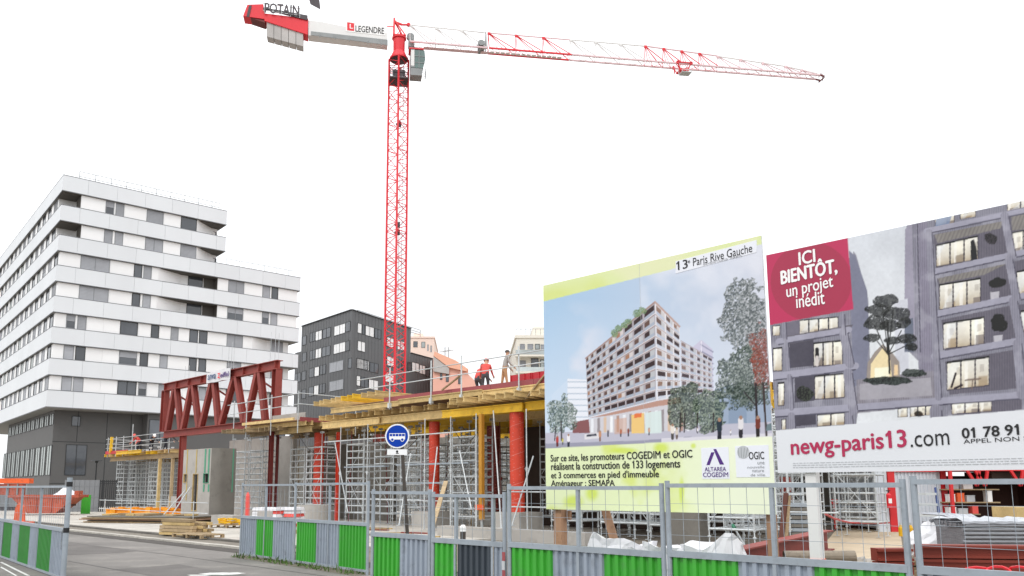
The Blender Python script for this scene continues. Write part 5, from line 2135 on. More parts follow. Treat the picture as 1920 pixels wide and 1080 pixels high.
class Print:
    """flat print: a fine grid of coloured points, shapes measured as they appear in the photograph"""

    def __init__(self, S0, S1, Z0, Z1, n, m, v_):
        self.n, self.m = n, m
        s1, z1 = np.linspace(S0, S1, n), np.linspace(Z0, Z1, m)
        self.S0, self.Z0 = np.meshgrid(s1, z1)
        ds, dz = (s1[1] - s1[0]) * .25, (z1[1] - z1[0]) * .25
        self.S, self.Z = np.meshgrid((s1[:, None] + np.array([-ds, ds])).ravel(), (z1[:, None] + np.array([-dz, dz])).ravel())
        X, Y, Z = (self.S + v_) * Q, (v_ - self.S) * Q, self.Z - EYE
        fw = Y * _c + Z * _s
        up = -Y * _s + Z * _c
        self.x = CX + F_PX * X / fw
        self.y = CY - F_PX * up / fw
        self.c = np.ones((2 * m, 2 * n, 3))
        self.rs = np.random.RandomState(5)
        self.leaf = .72

    def inside(self, pts):
        x, y = self.x, self.y
        r_ = np.zeros(x.shape, bool)
        j = len(pts) - 1
        for i in range(len(pts)):
            xi, yi = pts[i]
            xj, yj = pts[j]
            if yi != yj:
                r_ ^= ((yi > y) != (yj > y)) & (x < (xj - xi) * (y - yi) / (yj - yi) + xi)
            j = i
        return r_

    def fill(self, mask, col, a=1.0):
        col = np.array(lin(col)) if isinstance(col, str) else np.asarray(col)
        if isinstance(a, np.ndarray):
            a = a[..., None]
            self.c = np.where(mask[..., None], self.c * (1 - a) + col * a, self.c)
        else:
            self.c[mask] = self.c[mask] * (1 - a) + col * a

    def poly(self, pts, col, a=1.0):
        self.fill(self.inside(pts), col, a)

    def line(self, p, q, wd, col, a=1.0):
        dx, dy = q[0] - p[0], q[1] - p[1]
        L2 = dx * dx + dy * dy
        t = np.clip(((self.x - p[0]) * dx + (self.y - p[1]) * dy) / L2, 0, 1)
        d = np.hypot(self.x - p[0] - t * dx, self.y - p[1] - t * dy)
        self.fill(d < wd / 2, col, a)

    def noise(self, sc, seed, octv=3):
        """smooth value noise over the picture"""
        o = np.zeros(self.x.shape)
        amp = 1.0
        tot = 0
        for k in range(octv):
            g = np.random.RandomState(seed + k).rand(80, 80)
            fx, fy = (self.x / sc) % 79, (self.y / sc) % 79
            ix, iy = fx.astype(int), fy.astype(int)
            tx, ty = fx - ix, fy - iy
            tx, ty = tx * tx * (3 - 2 * tx), ty * ty * (3 - 2 * ty)
            o += amp * ((g[iy, ix] * (1 - tx) + g[iy, ix + 1] * tx) * (1 - ty) + (g[iy + 1, ix] * (1 - tx) + g[iy + 1, ix + 1] * tx) * ty)
            tot += amp
            amp *= .55
            sc /= 2
        return o / tot

    def quad_uv(self, p00, p10, p11, p01):
        """perspective coordinates (u to the right, v down) inside a picture quad"""
        src = [(0, 0), (1, 0), (1, 1), (0, 1)]
        dst = [p00, p10, p11, p01]
        Am, bm2 = [], []
        for (u, v), (x, y) in zip(src, dst):
            Am += [[x, y, 1, 0, 0, 0, -u * x, -u * y], [0, 0, 0, x, y, 1, -v * x, -v * y]]
            bm2 += [u, v]
        h_ = np.linalg.solve(np.array(Am, float), np.array(bm2, float))
        d = h_[6] * self.x + h_[7] * self.y + 1
        return (h_[0] * self.x + h_[1] * self.y + h_[2]) / d, (h_[3] * self.x + h_[4] * self.y + h_[5]) / d

    def tree(self, cx, cy, rx_, ry, cols, seed, dens=.5, sc=7):
        n1 = self.noise(sc * 4, seed)
        n2 = self.noise(sc * .4, seed + 9, 2)
        d = np.hypot((self.x - cx) / rx_, (self.y - cy) / ry)
        mk = (d + (n1 - .5) * 1.1 < .95) & (n2 > dens * (.35 + .5 * np.clip(d, 0, 1)))
        n3 = self.noise(sc * .42, seed + 20, 2)
        for i, c_ in enumerate(cols):
            c_ = [q_ * self.leaf for q_ in lin(c_)]
            lo, hi = i / len(cols), (i + 1) / len(cols)
            q_ = np.clip((n3 - .25) * 2, 0, .999)
            self.fill(mk & (q_ >= lo) & (q_ < hi), c_, .9)

    def person(self, x, y, h_, top, leg='#3a3a44', skin='#a5806a'):
        self.line((x, y), (x, y - h_ * .48), h_ * .2, leg)
        self.line((x, y - h_ * .46), (x, y - h_ * .82), h_ * .26, top)
        self.fill(np.hypot(self.x - x, (self.y - (y - h_ * .92)) / 1.2) < h_ * .085, skin)

    def build(self, name, parent, s_off, y, thick=.03):
        n, m = self.n, self.m
        self.c = self.c.reshape(m, 2, n, 2, 3).mean(axis=(1, 3))
        co = np.stack([self.S0 - s_off, np.full(self.S0.shape, y), self.Z0], -1).reshape(-1, 3)
        me = bpy.data.meshes.new(name)
        me.vertices.add(n * m)
        me.vertices.foreach_set('co', co.astype(np.float32).ravel())
        i = np.arange((m - 1) * n).reshape(m - 1, n)[:, :-1].ravel()
        f_ = np.stack([i, i + 1, i + n + 1, i + n], -1).astype(np.int32)
        nf = len(f_)
        me.loops.add(nf * 4)
        me.loops.foreach_set('vertex_index', f_.ravel())
        me.polygons.add(nf)
        me.polygons.foreach_set('loop_start', np.arange(0, nf * 4, 4, dtype=np.int32))
        me.polygons.foreach_set('loop_total', np.full(nf, 4, dtype=np.int32))
        at = me.color_attributes.new('print', 'FLOAT_COLOR', 'POINT')
        at.data.foreach_set('color', np.concatenate([np.clip(self.c, 0, 1), np.ones((m, n, 1))], -1).astype(np.float32).ravel())
        me.update()
        me.validate()
        mt = bpy.data.materials.new('poster_print')
        mt.use_nodes = True
        nn, ll = mt.node_tree.nodes, mt.node_tree.links
        ca = nn.new('ShaderNodeVertexColor')
        ca.layer_name = 'print'
        bs_ = nn['Principled BSDF']
        bs_.inputs['Roughness'].default_value = .5
        ll.new(ca.outputs[0], bs_.inputs['Base Color'])
        me.materials.append(mt)
        return link(name, me, parent)


# ---- first poster: green edged, future block and its trees
s0b, s1b = bs(1021.5, 750)[0], bs(1444, 750)[0]
z0b, z1b = 1.565, 5.24
B1 = sthing('poster_board', 'large poster with lime green edges showing a future apartment block under blue sky', 'poster board', s0b, VB, 0, 'posters above the street fence')
W1 = s1b - s0b
P = Print(s0b, s1b, z0b, z1b, 380, 360, VB)
yy, xx = P.y, P.x
# sky
g = np.clip((xx - 1020) / 400, 0, 1)[..., None]
gy = np.clip((yy - 560) / 260, 0, 1)[..., None]
skyc = (np.array(lin('#9dbfdd')) * (1 - g) + np.array(lin('#c5cad8')) * g) * (1 - gy * .6) + np.array(lin('#dfe5ee')) * gy * .6
P.c[:] = skyc
n_ = P.noise(80, 1, 4)
P.fill((xx < 1150), '#e3dde3', np.clip((n_ - .5) * 3.2, 0, .8) * np.clip((1150 - xx) / 90, 0, 1) * np.clip((yy - 560) / 60, 0, 1))
P.fill(xx > 1200, '#dfe0e8', np.clip((n_ - .42) * 2, 0, .6))
# distant pale block on the left and grey-blue one on the right
P.poly([(1064, 710), (1100, 712), (1104, 790), (1064, 795)], '#dfe2ea')
for k in range(7):
    P.line((1064, 716 + k * 11), (1102, 716 + k * 11), 2.4, '#b9c4d2')
P.poly([(1035, 740), (1064, 712), (1064, 792), (1030, 800)], '#c5d4e6', .6)
P.poly([(1340, 730), (1368, 722), (1400, 726), (1450, 735), (1450, 812), (1340, 812)], '#8fa0b8', .9)
P.poly([(1366, 724), (1400, 728), (1400, 812), (1366, 812)], '#7e91aa', .7)
# far towers right of the block
P.poly([(1297, 652), (1315, 637), (1336, 655), (1338, 745), (1300, 745)], '#c3bfd4')
for k in range(8):
    P.line((1314, 646 + k * 12), (1337, 660 + k * 11), 2.2, '#8d8fa8')
P.line((1315, 640), (1315, 740), 1.5, '#e0dce8')

# street
P.poly([(1015, 812), (1150, 806), (1460, 790), (1460, 830), (1015, 850)], '#b9b7c6')
P.poly([(1015, 832), (1200, 826), (1300, 818), (1250, 832), (1015, 842)], '#8e8ea2', .8)
P.poly([(1240, 822), (1460, 812), (1460, 822), (1240, 832)], '#d5d2da', .9)


def facade(p00, p10, p11, p01, nu, nv, dark, mid, frame, rail, warm, seed, lo=0.0):
    u, v = P.quad_uv(p00, p10, p11, p01)
    mk = (u >= 0) & (u <= 1) & (v >= 0) & (v <= 1)
    P.fill(mk, frame)
    fu, fv = (u * nu) % 1, (v * nv) % 1
    iu, iv = np.clip((u * nu).astype(int), 0, nu - 1), np.clip((v * nv).astype(int), 0, nv - 1)
    rs = np.random.RandomState(seed)
    pick = rs.rand(nv, nu)[iv, iu]
    opn = mk & (fu > .10) & (fu < .93) & (fv > .14) & (fv < .62)
    P.fill(opn & (pick < .5), dark)
    P.fill(opn & (pick >= .5) & (pick < .82), mid)
    P.fill(opn & (pick >= .82), warm)
    pane = opn & (fu > .55) & (pick > .3)
    P.fill(pane, '#e9edf2', .55)
    P.fill(mk & (fu > .10) & (fu < .93) & (fv >= .62) & (fv < .92), rail)
    P.fill(mk & (fu > .10) & (fu < .93) & (fv >= .62) & (fv < .92) & (pick > .6), '#aab4c6', .6)
    P.fill(mk & (fv >= .92), '#d9d3d6')
    P.fill(mk & (fv < .06), '#8d6a5c')


# main block: left long facade, short right facade, lower right wing
facade((1098, 672), (1228, 567), (1230, 751), (1103, 783), 9, 9, '#46393a', '#6b544d', '#aca4aa', '#a4adbc', '#a57a60', 3)
facade((1228, 567), (1274, 614), (1275, 742), (1232, 751), 3, 9, '#4d4244', '#705c56', '#dcd8dc', '#c6cbd8', '#94786a', 4)
facade((1276, 638), (1335, 672), (1336, 740), (1277, 742), 5, 7, '#55494e', '#75676a', '#cbc8d2', '#b9bfce', '#8f7c78', 6)
P.line((1098, 672), (1228, 566), 2.6, '#a58a84')
P.line((1228, 566), (1274, 612), 3.5, '#b99a90')
for tx0, ty0 in ((1152, 624), (1160, 616), (1169, 611), (1177, 603), (1195, 588), (1203, 582)):
    P.tree(tx0, ty0, 8, 7, ['#7fa070', '#a8c08c', '#5f805a'], tx0, .45, 3)
# soffit and glazed ground floor
P.poly([(1104, 784), (1230, 752), (1276, 744), (1278, 758), (1232, 764), (1170, 776)], '#b98f80')
P.poly([(1105, 786), (1232, 762), (1276, 756), (1300, 752), (1302, 806), (1105, 813)], '#c9c6cc')
for k in range(16):
    x_ = 1108 + k * 12
    P.poly([(x_, 786 - k * 1.6), (x_ + 5, 785 - k * 1.6), (x_ + 5, 811 - k * .2), (x_, 811 - k * .2)], ['#e6e9ee', '#857a7c', '#d7b48f', '#eef0f2', '#a77b66'][k % 5], .8)
P.poly([(1184, 778), (1208, 774), (1209, 812), (1184, 813)], '#e9c172')
P.poly([(1189, 776), (1203, 774), (1203, 782), (1189, 784)], '#e2743c')
P.poly([(1152, 786), (1175, 783), (1175, 813), (1152, 814)], '#c99a80', .6)
P.poly([(1210, 774), (1240, 770), (1241, 812), (1210, 813)], '#cfdedb', .9)
P.poly([(1072, 792), (1104, 786), (1106, 812), (1074, 812)], '#8b5a5c')
# trees
P.tree(1049, 782, 28, 38, ['#4a5c56', '#6f8278', '#8fa094', '#c0cac6'], 41, .45, 5)
P.line((1052, 790), (1053, 826), 2.5, '#4a4548')
P.line((1042, 800), (1040, 826), 2, '#4a4548')
P.tree(1284, 762, 33, 44, ['#2f3d36', '#4b5c50', '#6b7a68', '#93a08e'], 42, .3, 5)
P.tree(1330, 770, 34, 42, ['#34433a', '#53655a', '#76876f', '#98a692'], 43, .32, 5)
for x_ in (1276, 1284, 1308, 1338):
    P.line((x_, 775), (x_ - 1, 810), 2.4, '#40393a')
P.tree(1400, 600, 52, 78, ['#4c5554', '#6e7876', '#959c9b', '#c0c3c6'], 44, .42, 6)
P.tree(1392, 700, 50, 55, ['#39463f', '#56655c', '#7a887e', '#a5aea6'], 45, .4, 6)
P.tree(1428, 676, 24, 66, ['#8a4a40', '#c0563e', '#7c5a56', '#b98a84'], 46, .55, 5)
P.tree(1400, 740, 50, 32, ['#3a4740', '#5b6a60', '#838f88'], 47, .5, 6)
P.line((1417, 720), (1420, 818), 4.5, '#3f3a3c')
P.line((1431, 720), (1437, 816), 4, '#4a4242')
P.line((1417, 760), (1395, 735), 2.5, '#3f3a3c')
# parked car, people
P.poly([(1096, 814), (1122, 812), (1124, 822), (1096, 824)], '#d7d4d8')
P.poly([(1100, 815), (1118, 813), (1119, 817), (1100, 819)], '#4a4c58')
P.poly([(1438, 796), (1455, 790), (1455, 806), (1436, 808)], '#6e8086')
for x_, y_, h_, c_, l_ in ((1045, 836, 19, '#b6413e', '#6b3a3a'), (1055, 833, 12, '#c9c25a', '#5a5a60'), (1066, 836, 22, '#e6e2e4', '#3a3c48'), (1125, 826, 19, '#c58d6b', '#8a6a5a'), (1261, 822, 27, '#dfd6cc', '#55504e'), (1269, 822, 20, '#cfc3b5', '#6a5a50'),
                           (1349, 822, 38, '#24404a', '#1f3440'), (1389, 818, 38, '#d9d5d8', '#3c3a40'), (1421, 816, 36, '#7a4038', '#3a3436'), (1164, 818, 14, '#b5633f', '#4a4a50'), (1178, 817, 14, '#8a4a40', '#40404a'), (1217, 815, 13, '#c98a6a', '#50505a'), (1140, 818, 12, '#4a4a58', '#3a3a44'), (1308, 812, 10, '#e6e0e2', '#50505a'), (1370, 816, 10, '#e6e4e6', '#8a8a92')):
    P.person(x_, y_, h_, c_, l_)
# lime bands: top and bottom, with darker lime brush strokes
top = P.inside([(1000, 515), (1450, 400), (1450, 456), (1267, 506), (1000, 572)])
P.fill(top & (yy < 566 - (xx - 1017) * .252 - np.clip((xx - 1270) * .03, 0, 8)), '#d8e2a6')
tb = top & (yy < 566 - (xx - 1017) * .252 - np.clip((xx - 1270) * .03, 0, 8))
n2 = P.noise(70, 61, 2)
P.fill(tb, '#d2dc80', np.clip((n2 - .52) * 4, 0, .8))
P.fill(tb, '#e0e2b8', np.clip((.42 - n2) * 4, 0, .8))
bot = yy > 841 - (xx - 1022) * .0535
P.fill(bot, '#dfe9ba')
P.fill(bot, '#eef2de', np.clip((xx - 1200) / 260, 0, .7))
P.fill(bot, '#cfdc5c', np.clip((P.noise(60, 77, 3) - .55) * 4, 0, .7) * np.clip((1400 - xx) / 200, 0, 1))
for (x_, y_, rx_, ry) in ((1240, 840, 14, 10), (1075, 940, 18, 12), (1110, 925, 12, 14), (1278, 920, 5, 24), (1170, 845, 25, 6), (1300, 836, 5, 5)):
    d_ = np.hypot((xx - x_) / rx_, (yy - y_) / ry)
    P.fill(bot & (d_ < 1.3), '#c9dc2e', np.clip((1.3 - d_), 0, .75))
P.c = np.where(bot[..., None] | tb[..., None], P.c, np.clip(.42 + ((P.c * .88 + P.c.mean(-1, keepdims=True) * .12) - .42) * 1.1, 0, .9))
pr1 = P.build('print', B1, s0b, 0.0)
b_ = MB()
b_.box(0, W1, .003, .035, z0b, z1b)
b_.build('backing_panel', M['white_sheet'] if 'white_sheet' in M else M['strip_white'], B1)
# joints between the printed panels
b_ = MB()
for x_ in (bs(1202, 600)[0] - s0b,):
    b_.box(x_ - .002, x_ + .002, -.002, -.0005, z0b, z1b)
b_.build('panel_joint', M['pale_print'], B1)


def bq(px, py):
    a_, c_ = bs(px, py)
    return a_ - s0b, c_


def put(body, pa, pb, py0a, py1a, m_, par, bold=0.0, q_=None, y=-.006, name='lettering'):
    """text whose left edge spans py0a (base) to py1a (top) at pa, and right edge lies at pb"""
    q_ = q_ or bq
    x0_, zb_ = q_(pa, py0a)
    _, zt_ = q_(pa, py1a)
    x1_, _ = q_(pb, py0a)
    return lettering(body, x0_, x1_, zb_, zt_, y, M[m_], par, bold=bold, name=name)


put('Sur ce site, les promoteurs COGEDIM et OGIC', 1033, 1299, 869.5, 853, 'black', B1, .018)
put('réalisent la construction de 133 logements', 1034, 1276, 885.5, 868, 'black', B1, .018)
put("et 3 commerces en pied d'immeuble", 1034, 1236, 900.5, 885, 'black', B1, .018)
put('Aménageur : SEMAPA', 1034, 1153, 914.8, 900.5, 'black', B1, .018)
# logos
b_ = MB()
q0, q1 = bq(1317, 898), bq(1366, 838)
b_.box(q0[0], q1[0], -.004, -.001, q0[1], q1[1])
b_.build('logo_patch', M['logo_patch'], B1)
b_ = MB()
b_.extrude_y([bq(1325, 872), bq(1331, 872), bq(1340, 848), bq(1334, 848)][::-1], -.007, -.0045)
b_.extrude_y([bq(1338, 842), bq(1343, 842), bq(1358, 871), bq(1350, 871)][::-1], -.007, -.0045)
b_.build('logo', M['purple'], B1)
put('ALTAREA', 1322, 1362, 883.8, 876, 'purple', B1, .01, y=-.008)
put('COGEDIM', 1319, 1366, 894.5, 886, 'purple', B1, .01, y=-.008)
b_ = MB()
q0, q1 = bq(1381, 895), bq(1441, 834)
b_.box(q0[0], q1[0], -.004, -.001, q0[1], q1[1])
b_.build('logo_patch', M['logo_patch'], B1)
b_ = MB()
q0 = bq(1394, 848)
disc(b_, q0[0], q0[1], .085, -.0045, 24, th=.002)
b_.build('logo', M['pale_print'], B1)
b_ = MB()
for k in range(4):
    b_.bar((q0[0] - .06 + .03 * k, -.0075, q0[1] - .07), (q0[0] - .07 + .045 * k, -.0075, q0[1] + .06), .006, .002, up=(0, 1, 0))
b_.build('logo_line', M['grey_print'], B1)
put('OGIC', 1405, 1433.5, 861.5, 847.5, 'black', B1, .012, y=-.008)
for body, pa, pb, yb_ in (('une', 1421, 1434, 871), ('nouvelle', 1402, 1434, 878.5), ('nature', 1411, 1433, 885.5), ('de ville', 1408, 1435, 893)):
    put(body, pa, pb, yb_, yb_ - 5, 'grey_print', B1, 0, y=-.008)
b_ = MB()
b_.extrude_y([bq(1267, 513), bq(1419, 473), bq(1419, 450), bq(1267, 490)], -.004, -.001)
b_.build('name_strip', M['logo_patch'], B1)
q0, q1 = bq(1272, 506.5), bq(1290, 502)
lettering('13', q0[0], q1[0], q0[1], bq(1272, 490)[1], -.008, M['black'], B1, bold=.01)
q0 = bq(1290.5, 494)
lettering('e', q0[0], q0[0] + .035, q0[1], q0[1] + .04, -.008, M['black'], B1)
q0, q1 = bq(1300, 495.5), bq(1411, 468.5)
me_o = lettering('Paris Rive Gauche', q0[0], q1[0], q0[1] - .03, bq(1300, 484)[1], -.008, M['black'], B1, bold=-.004, slope=q1[1] - q0[1])
q0, q1 = bq(1319, 497), bq(1391, 480)
lettering('INVENTONS  PARIS', q0[0], q1[0], q0[1] - .008, q0[1] + .018, -.008, M['grey_print'], B1, slope=q1[1] - q0[1])
# posts
for x_, w_ in ((bq(1041, 975)[0], .15), (bq(1442, 985)[0] - .02, .10)):
    b_ = MB()
    b_.bar((x_, .13, .0), (x_, .13, z1b - .2), w_, w_)
    b_.build('post', M['timber_post'], B1)
xs_, zs_ = bq(1109, 958)
b_ = MB()
x2_ = bq(1137, 1040)[0]
b_.bar((xs_, .25, zs_ + .25), (x2_ + .16, .5, .02), .12, .12)
b_.build('strut', M['timber_post'], B1)
b_ = MB()
b_.bar((bq(1035, 968)[0], .2, 1.47), (bq(1046, 968)[0] + .1, .2, 1.47), .05, .14)
b_.build('packing_block', M['timber_post'], B1)
b_ = MB()
for z_ in (2.2, 3.4, 4.6):
    b_.box(.05, W1 - .05, .037, .085, z_, z_ + .1)
b_.build('batten', M['timber_grey'], B1)

# ---- second poster: timber facade at dusk, crimson corner, white strip
s0c, s1c = bs(1448, 690)[0], -1.0
z0c, z1c = 2.09, 4.955
B2 = sthing('poster_board', 'large poster with a crimson corner and white strip showing grey timber balconies', 'poster board', s0c, VB, 0, 'posters above the street fence')
W2 = s1c - s0c
P = Print(s0c, s1c, z0c, z1c, 430, 300, VB)
xx, yy = P.x, P.y
P.c[:] = lin('#c9ccd2')
gy = np.clip((yy - 400) / 250, 0, 1)[..., None]
P.c[:] = np.array(lin('#c3c8d0')) * (1 - gy) + np.array(lin('#d3d6da')) * gy
wood = '#8a8997'
_rw = random.Random(12)


def rw(h):
    k_ = _rw.uniform(.72, 1.08)
    return [min(.8, c * k_) for c in lin(h)]


# left building mass
P.poly([(1440, 590), (1600, 545), (1600, 470), (1606, 480), (1628, 560), (1632, 700), (1610, 760), (1605, 800), (1440, 810)], wood)
P.poly([(1592, 470), (1604, 480), (1626, 545), (1630, 640), (1622, 720), (1600, 725)], '#7d7f94')
# right building mass
P.poly([(1700, 420), (1740, 408), (1990, 350), (1990, 800), (1755, 790), (1745, 700), (1705, 660), (1697, 560)], wood)
P.poly([(1697, 430), (1710, 415), (1716, 640), (1702, 655), (1696, 560)], '#9a95a8')
P.poly([(1714, 415), (1738, 408), (1756, 780), (1722, 690)], '#8b8699')
# court at the foot: deck and wall
P.poly([(1606, 712), (1750, 695), (1760, 760), (1606, 775)], '#8f8a94')
P.poly([(1612, 720), (1745, 708), (1748, 742), (1612, 750)], '#a39fa8')
# grey back building slit and lit house
P.poly([(1676, 565), (1702, 560), (1704, 700), (1680, 702)], '#c6c8d2')
P.poly([(1696, 600), (1712, 596), (1714, 660), (1696, 660)], '#6f7688')
P.poly([(1625, 710), (1627, 680), (1640, 660), (1655, 645), (1672, 660), (1686, 678), (1688, 708)], '#9b8f86')
P.poly([(1632, 709), (1633, 682), (1655, 652), (1668, 665), (1672, 706)], '#e8d29a')
P.poly([(1640, 708), (1640, 690), (1668, 688), (1668, 706)], '#f6ecc8')
P.poly([(1676, 704), (1677, 684), (1683, 684), (1684, 703)], '#e9c58e')
# lit windows: glazing with frames, curtains, furniture and reflections
def lit(x0, x1, ta, tb, ba, bb, n, seed):
    rs = random.Random(seed)
    u = (xx - x0) / (x1 - x0)
    tp, bt = ta + (tb - ta) * u, ba + (bb - ba) * u
    v = (yy - tp) / (bt - tp)
    mk = (u > 0) & (u < 1) & (v > 0) & (v < 1)
    vv = np.clip(v, 0, 1)
    g1 = np.array(lin('#dedbd0'))
    g2 = np.array(lin('#bba888'))
    g_ = (vv ** 1.6)[..., None]
    P.c = np.where(mk[..., None], g1 * (1 - g_) + g2 * g_, P.c)
    lx = rs.uniform(.2, .8)
    P.fill(mk, '#f7f0d8', np.exp(-((u - lx) / .22) ** 2 - ((v - .3) / .35) ** 2) * .75)
    for k in range(n):
        c0 = (k + rs.uniform(0, .5)) / n
        wq = rs.uniform(.15, .35) / n
        if rs.random() < .6:
            P.fill(mk & (u > c0) & (u < c0 + wq), '#efece4', .55)
        if rs.random() < .6:
            P.fill(mk & (u > c0 + .1 / n) & (u < c0 + .75 / n) & (v > rs.uniform(.62, .8)), rs.choice(['#8d7a64', '#a58b68', '#75696a']), .7)
        if rs.random() < .35:
            P.fill(mk & (u > c0 + .2 / n) & (u < c0 + .5 / n) & (v > .25) & (v < .5), '#a39a90', .5)
    sh = rs.uniform(0, .5)
    P.fill(mk & (u + v * .35 > sh) & (u + v * .35 < sh + .22), '#d3dae2', .35)
    hv = 2.2 / max(6, abs(x1 - x0))
    fu = np.abs(u * n - np.round(u * n)) / n
    P.fill(mk & (fu < hv * .62), '#4a4650')
    P.fill(mk & (v < .07), '#3f3b45')
    P.fill(mk & (v > .955), '#5b5660')


for i, (x0_, x1_, ya, yb) in enumerate(((1448, 1463, 611, 630), (1498, 1572, 600, 628), (1449, 1467, 652, 697), (1525, 1580, 642, 688), (1458, 1471, 717, 762), (1527, 1584, 704, 750), (1465, 1474, 786, 806), (1532, 1584, 778, 800))):
    d_ = x1_ - x0_
    lit(x0_, x1_, ya, ya - d_ * .09, yb, yb - d_ * .063, max(1, int(d_ / 18)), 100 + i)
for x0_, x1_, ya, yb in ((1480, 1525, 640, 690), (1490, 1527, 705, 755), (1486, 1530, 780, 800)):
    P.poly([(x0_, ya), (x1_, ya - 6), (x1_, yb - 4), (x0_, yb)], '#514e58', .85)
P.poly([(1470, 606), (1500, 600), (1500, 632), (1472, 636)], '#74707e', .9)
P.line((1532, 655), (1532, 672), 7, '#2f2a30')
P.line((1532, 670), (1532, 684), 6, '#d0c6c0')
P.tree(1512, 740, 16, 16, ['#454a44', '#5e6459'], 51, .3, 5)
# right building: shaded recesses, then glazing
for q_ in (((1750, 440), (1884, 414), (1890, 482), (1756, 506)), ((1757, 522), (1890, 495), (1898, 556), (1764, 586)), ((1765, 600), (1898, 572), (1906, 640), (1772, 662)), ((1772, 678), (1906, 655), (1912, 728), (1780, 740)), ((1782, 758), (1916, 745), (1916, 768), (1786, 780)), ((1893, 405), (1990, 386), (1990, 462), (1900, 478)), ((1902, 490), (1990, 470), (1990, 550), (1908, 562)), ((1910, 572), (1990, 556), (1990, 630), (1914, 640))):
    P.poly(list(q_), '#6a6672')
    P.fill(P.inside(list(q_)), '#87838f', ((np.sin(xx * 1.3) * .5 + .5) ** 3) * .35)
for q_ in (((1752, 440), (1882, 414), (1876, 428), (1758, 456)), ((1758, 522), (1888, 494), (1846, 515), (1762, 532)), ((1896, 405), (1990, 385), (1990, 424), (1898, 432))):
    P.poly(list(q_), '#8a8580')
    P.fill(P.inside(list(q_)), '#6a6568', ((np.sin((xx + yy * .4) * .9) * .5 + .5) ** 2) * .5)
for i, (x0_, x1_, ta, tb, ba, bb, n_) in enumerate(((1755, 1834, 459, 441, 501, 487, 3), (1761, 1839, 533, 520, 582, 568, 3), (1768, 1846, 605, 593, 656, 646, 3), (1775, 1855, 678, 667, 733, 724, 3), (1784, 1860, 756, 749, 777, 771, 3), (1895, 1990, 436, 418, 477, 462, 4), (1906, 1990, 508, 492, 562, 548, 3), (1913, 1990, 582, 570, 640, 630, 3), (1753, 1790, 407, 399, 424, 418, 1), (1800, 1830, 396, 389, 412, 406, 1), (1888, 1990, 377, 355, 396, 376, 4), (1683, 1702, 766, 764, 783, 782, 1), (1706, 1750, 762, 758, 782, 778, 3))):
    lit(x0_, x1_, ta, tb, ba, bb, n_, 300 + i)
P.poly([(1756, 405), (1785, 402), (1780, 420), (1754, 424)], '#6f86ac', .8)
P.poly([(1475, 630), (1600, 608), (1590, 625), (1482, 645)], '#6a666e', .9)
P.tree(1858, 447, 14, 10, ['#3e3a40', '#5e5a5e'], 52, .2, 4)
P.tree(1868, 530, 17, 10, ['#35332f', '#4c4a42'], 53, .1, 4)
P.tree(1872, 606, 18, 17, ['#2c2a28', '#413e3a'], 54, .1, 4)
for x_, y_ in ((1866, 548), (1872, 630)):
    P.poly([(x_ - 9, y_), (x_ + 8, y_ - 2), (x_ + 6, y_ + 20), (x_ - 7, y_ + 21)], '#b5b2ba')
P.poly([(1820, 452), (1826, 448), (1832, 470), (1832, 492), (1820, 494)], '#46404a')
P.line((1784, 726), (1792, 700), 4, '#4a4248')
P.line((1790, 728), (1804, 722), 4, '#4a4248')
P.line((1810, 713), (1838, 710), 3, '#7b6a60')
P.line((1824, 712), (1822, 730), 2, '#7b6a60')
P.tree(1722, 776, 7, 5, ['#3a3230'], 55, .0, 4)
# pale floor beams and posts
beam = '#9c9aac'
for p_, q_, wd_ in (((1737, 433), (1990, 380), 10), ((1744, 511), (1990, 458), 11), ((1750, 590), (1990, 540), 12), ((1752, 668), (1990, 625), 13), ((1460, 640), (1592, 618), 11), ((1450, 706), (1604, 686), 13), ((1453, 775), (1990, 735), 13)):
    P.line(p_, q_, wd_, beam)
    P.line((p_[0], p_[1] + wd_ * .55), (q_[0], q_[1] + wd_ * .55), 2.5, '#605e6c')
for p_, q_, wd_ in (((1742, 436), (1760, 745), 13), ((1884, 405), (1898, 480), 16), ((1892, 486), (1906, 560), 16), ((1900, 565), (1915, 640), 18), ((1908, 645), (1916, 740), 18), ((1474, 644), (1478, 690), 9), ((1582, 625), (1594, 682), 17), ((1480, 706), (1484, 765), 10), ((1590, 700), (1600, 768), 18), ((1484, 780), (1486, 805), 14), ((1592, 780), (1594, 800), 14), ((1755, 770), (1756, 790), 24), ((1718, 412), (1724, 660), 4), ((1470, 600), (1472, 636), 8), ((1580, 590), (1582, 628), 8)):
    P.line(p_, q_, wd_, '#918f9f')
    P.line((p_[0] + wd_ * .45, p_[1]), (q_[0] + wd_ * .45, q_[1]), 2, '#605e6c')
# vertical grain over the timber
gr = P.noise(9, 91, 2)
stp = (np.sin(xx * 1.45 + 2 * gr) * .5 + .5) ** 2
woodm = (np.abs(P.c - np.array(lin(wood))).sum(-1) < .05) | (np.abs(P.c - np.array(lin('#918f9f'))).sum(-1) < .02)
P.fill(woodm, '#5e5b68', stp * .38)
P.fill(woodm, '#a9a7b5', np.clip((P.noise(26, 95, 3) - .5) * 2.2, 0, .45))
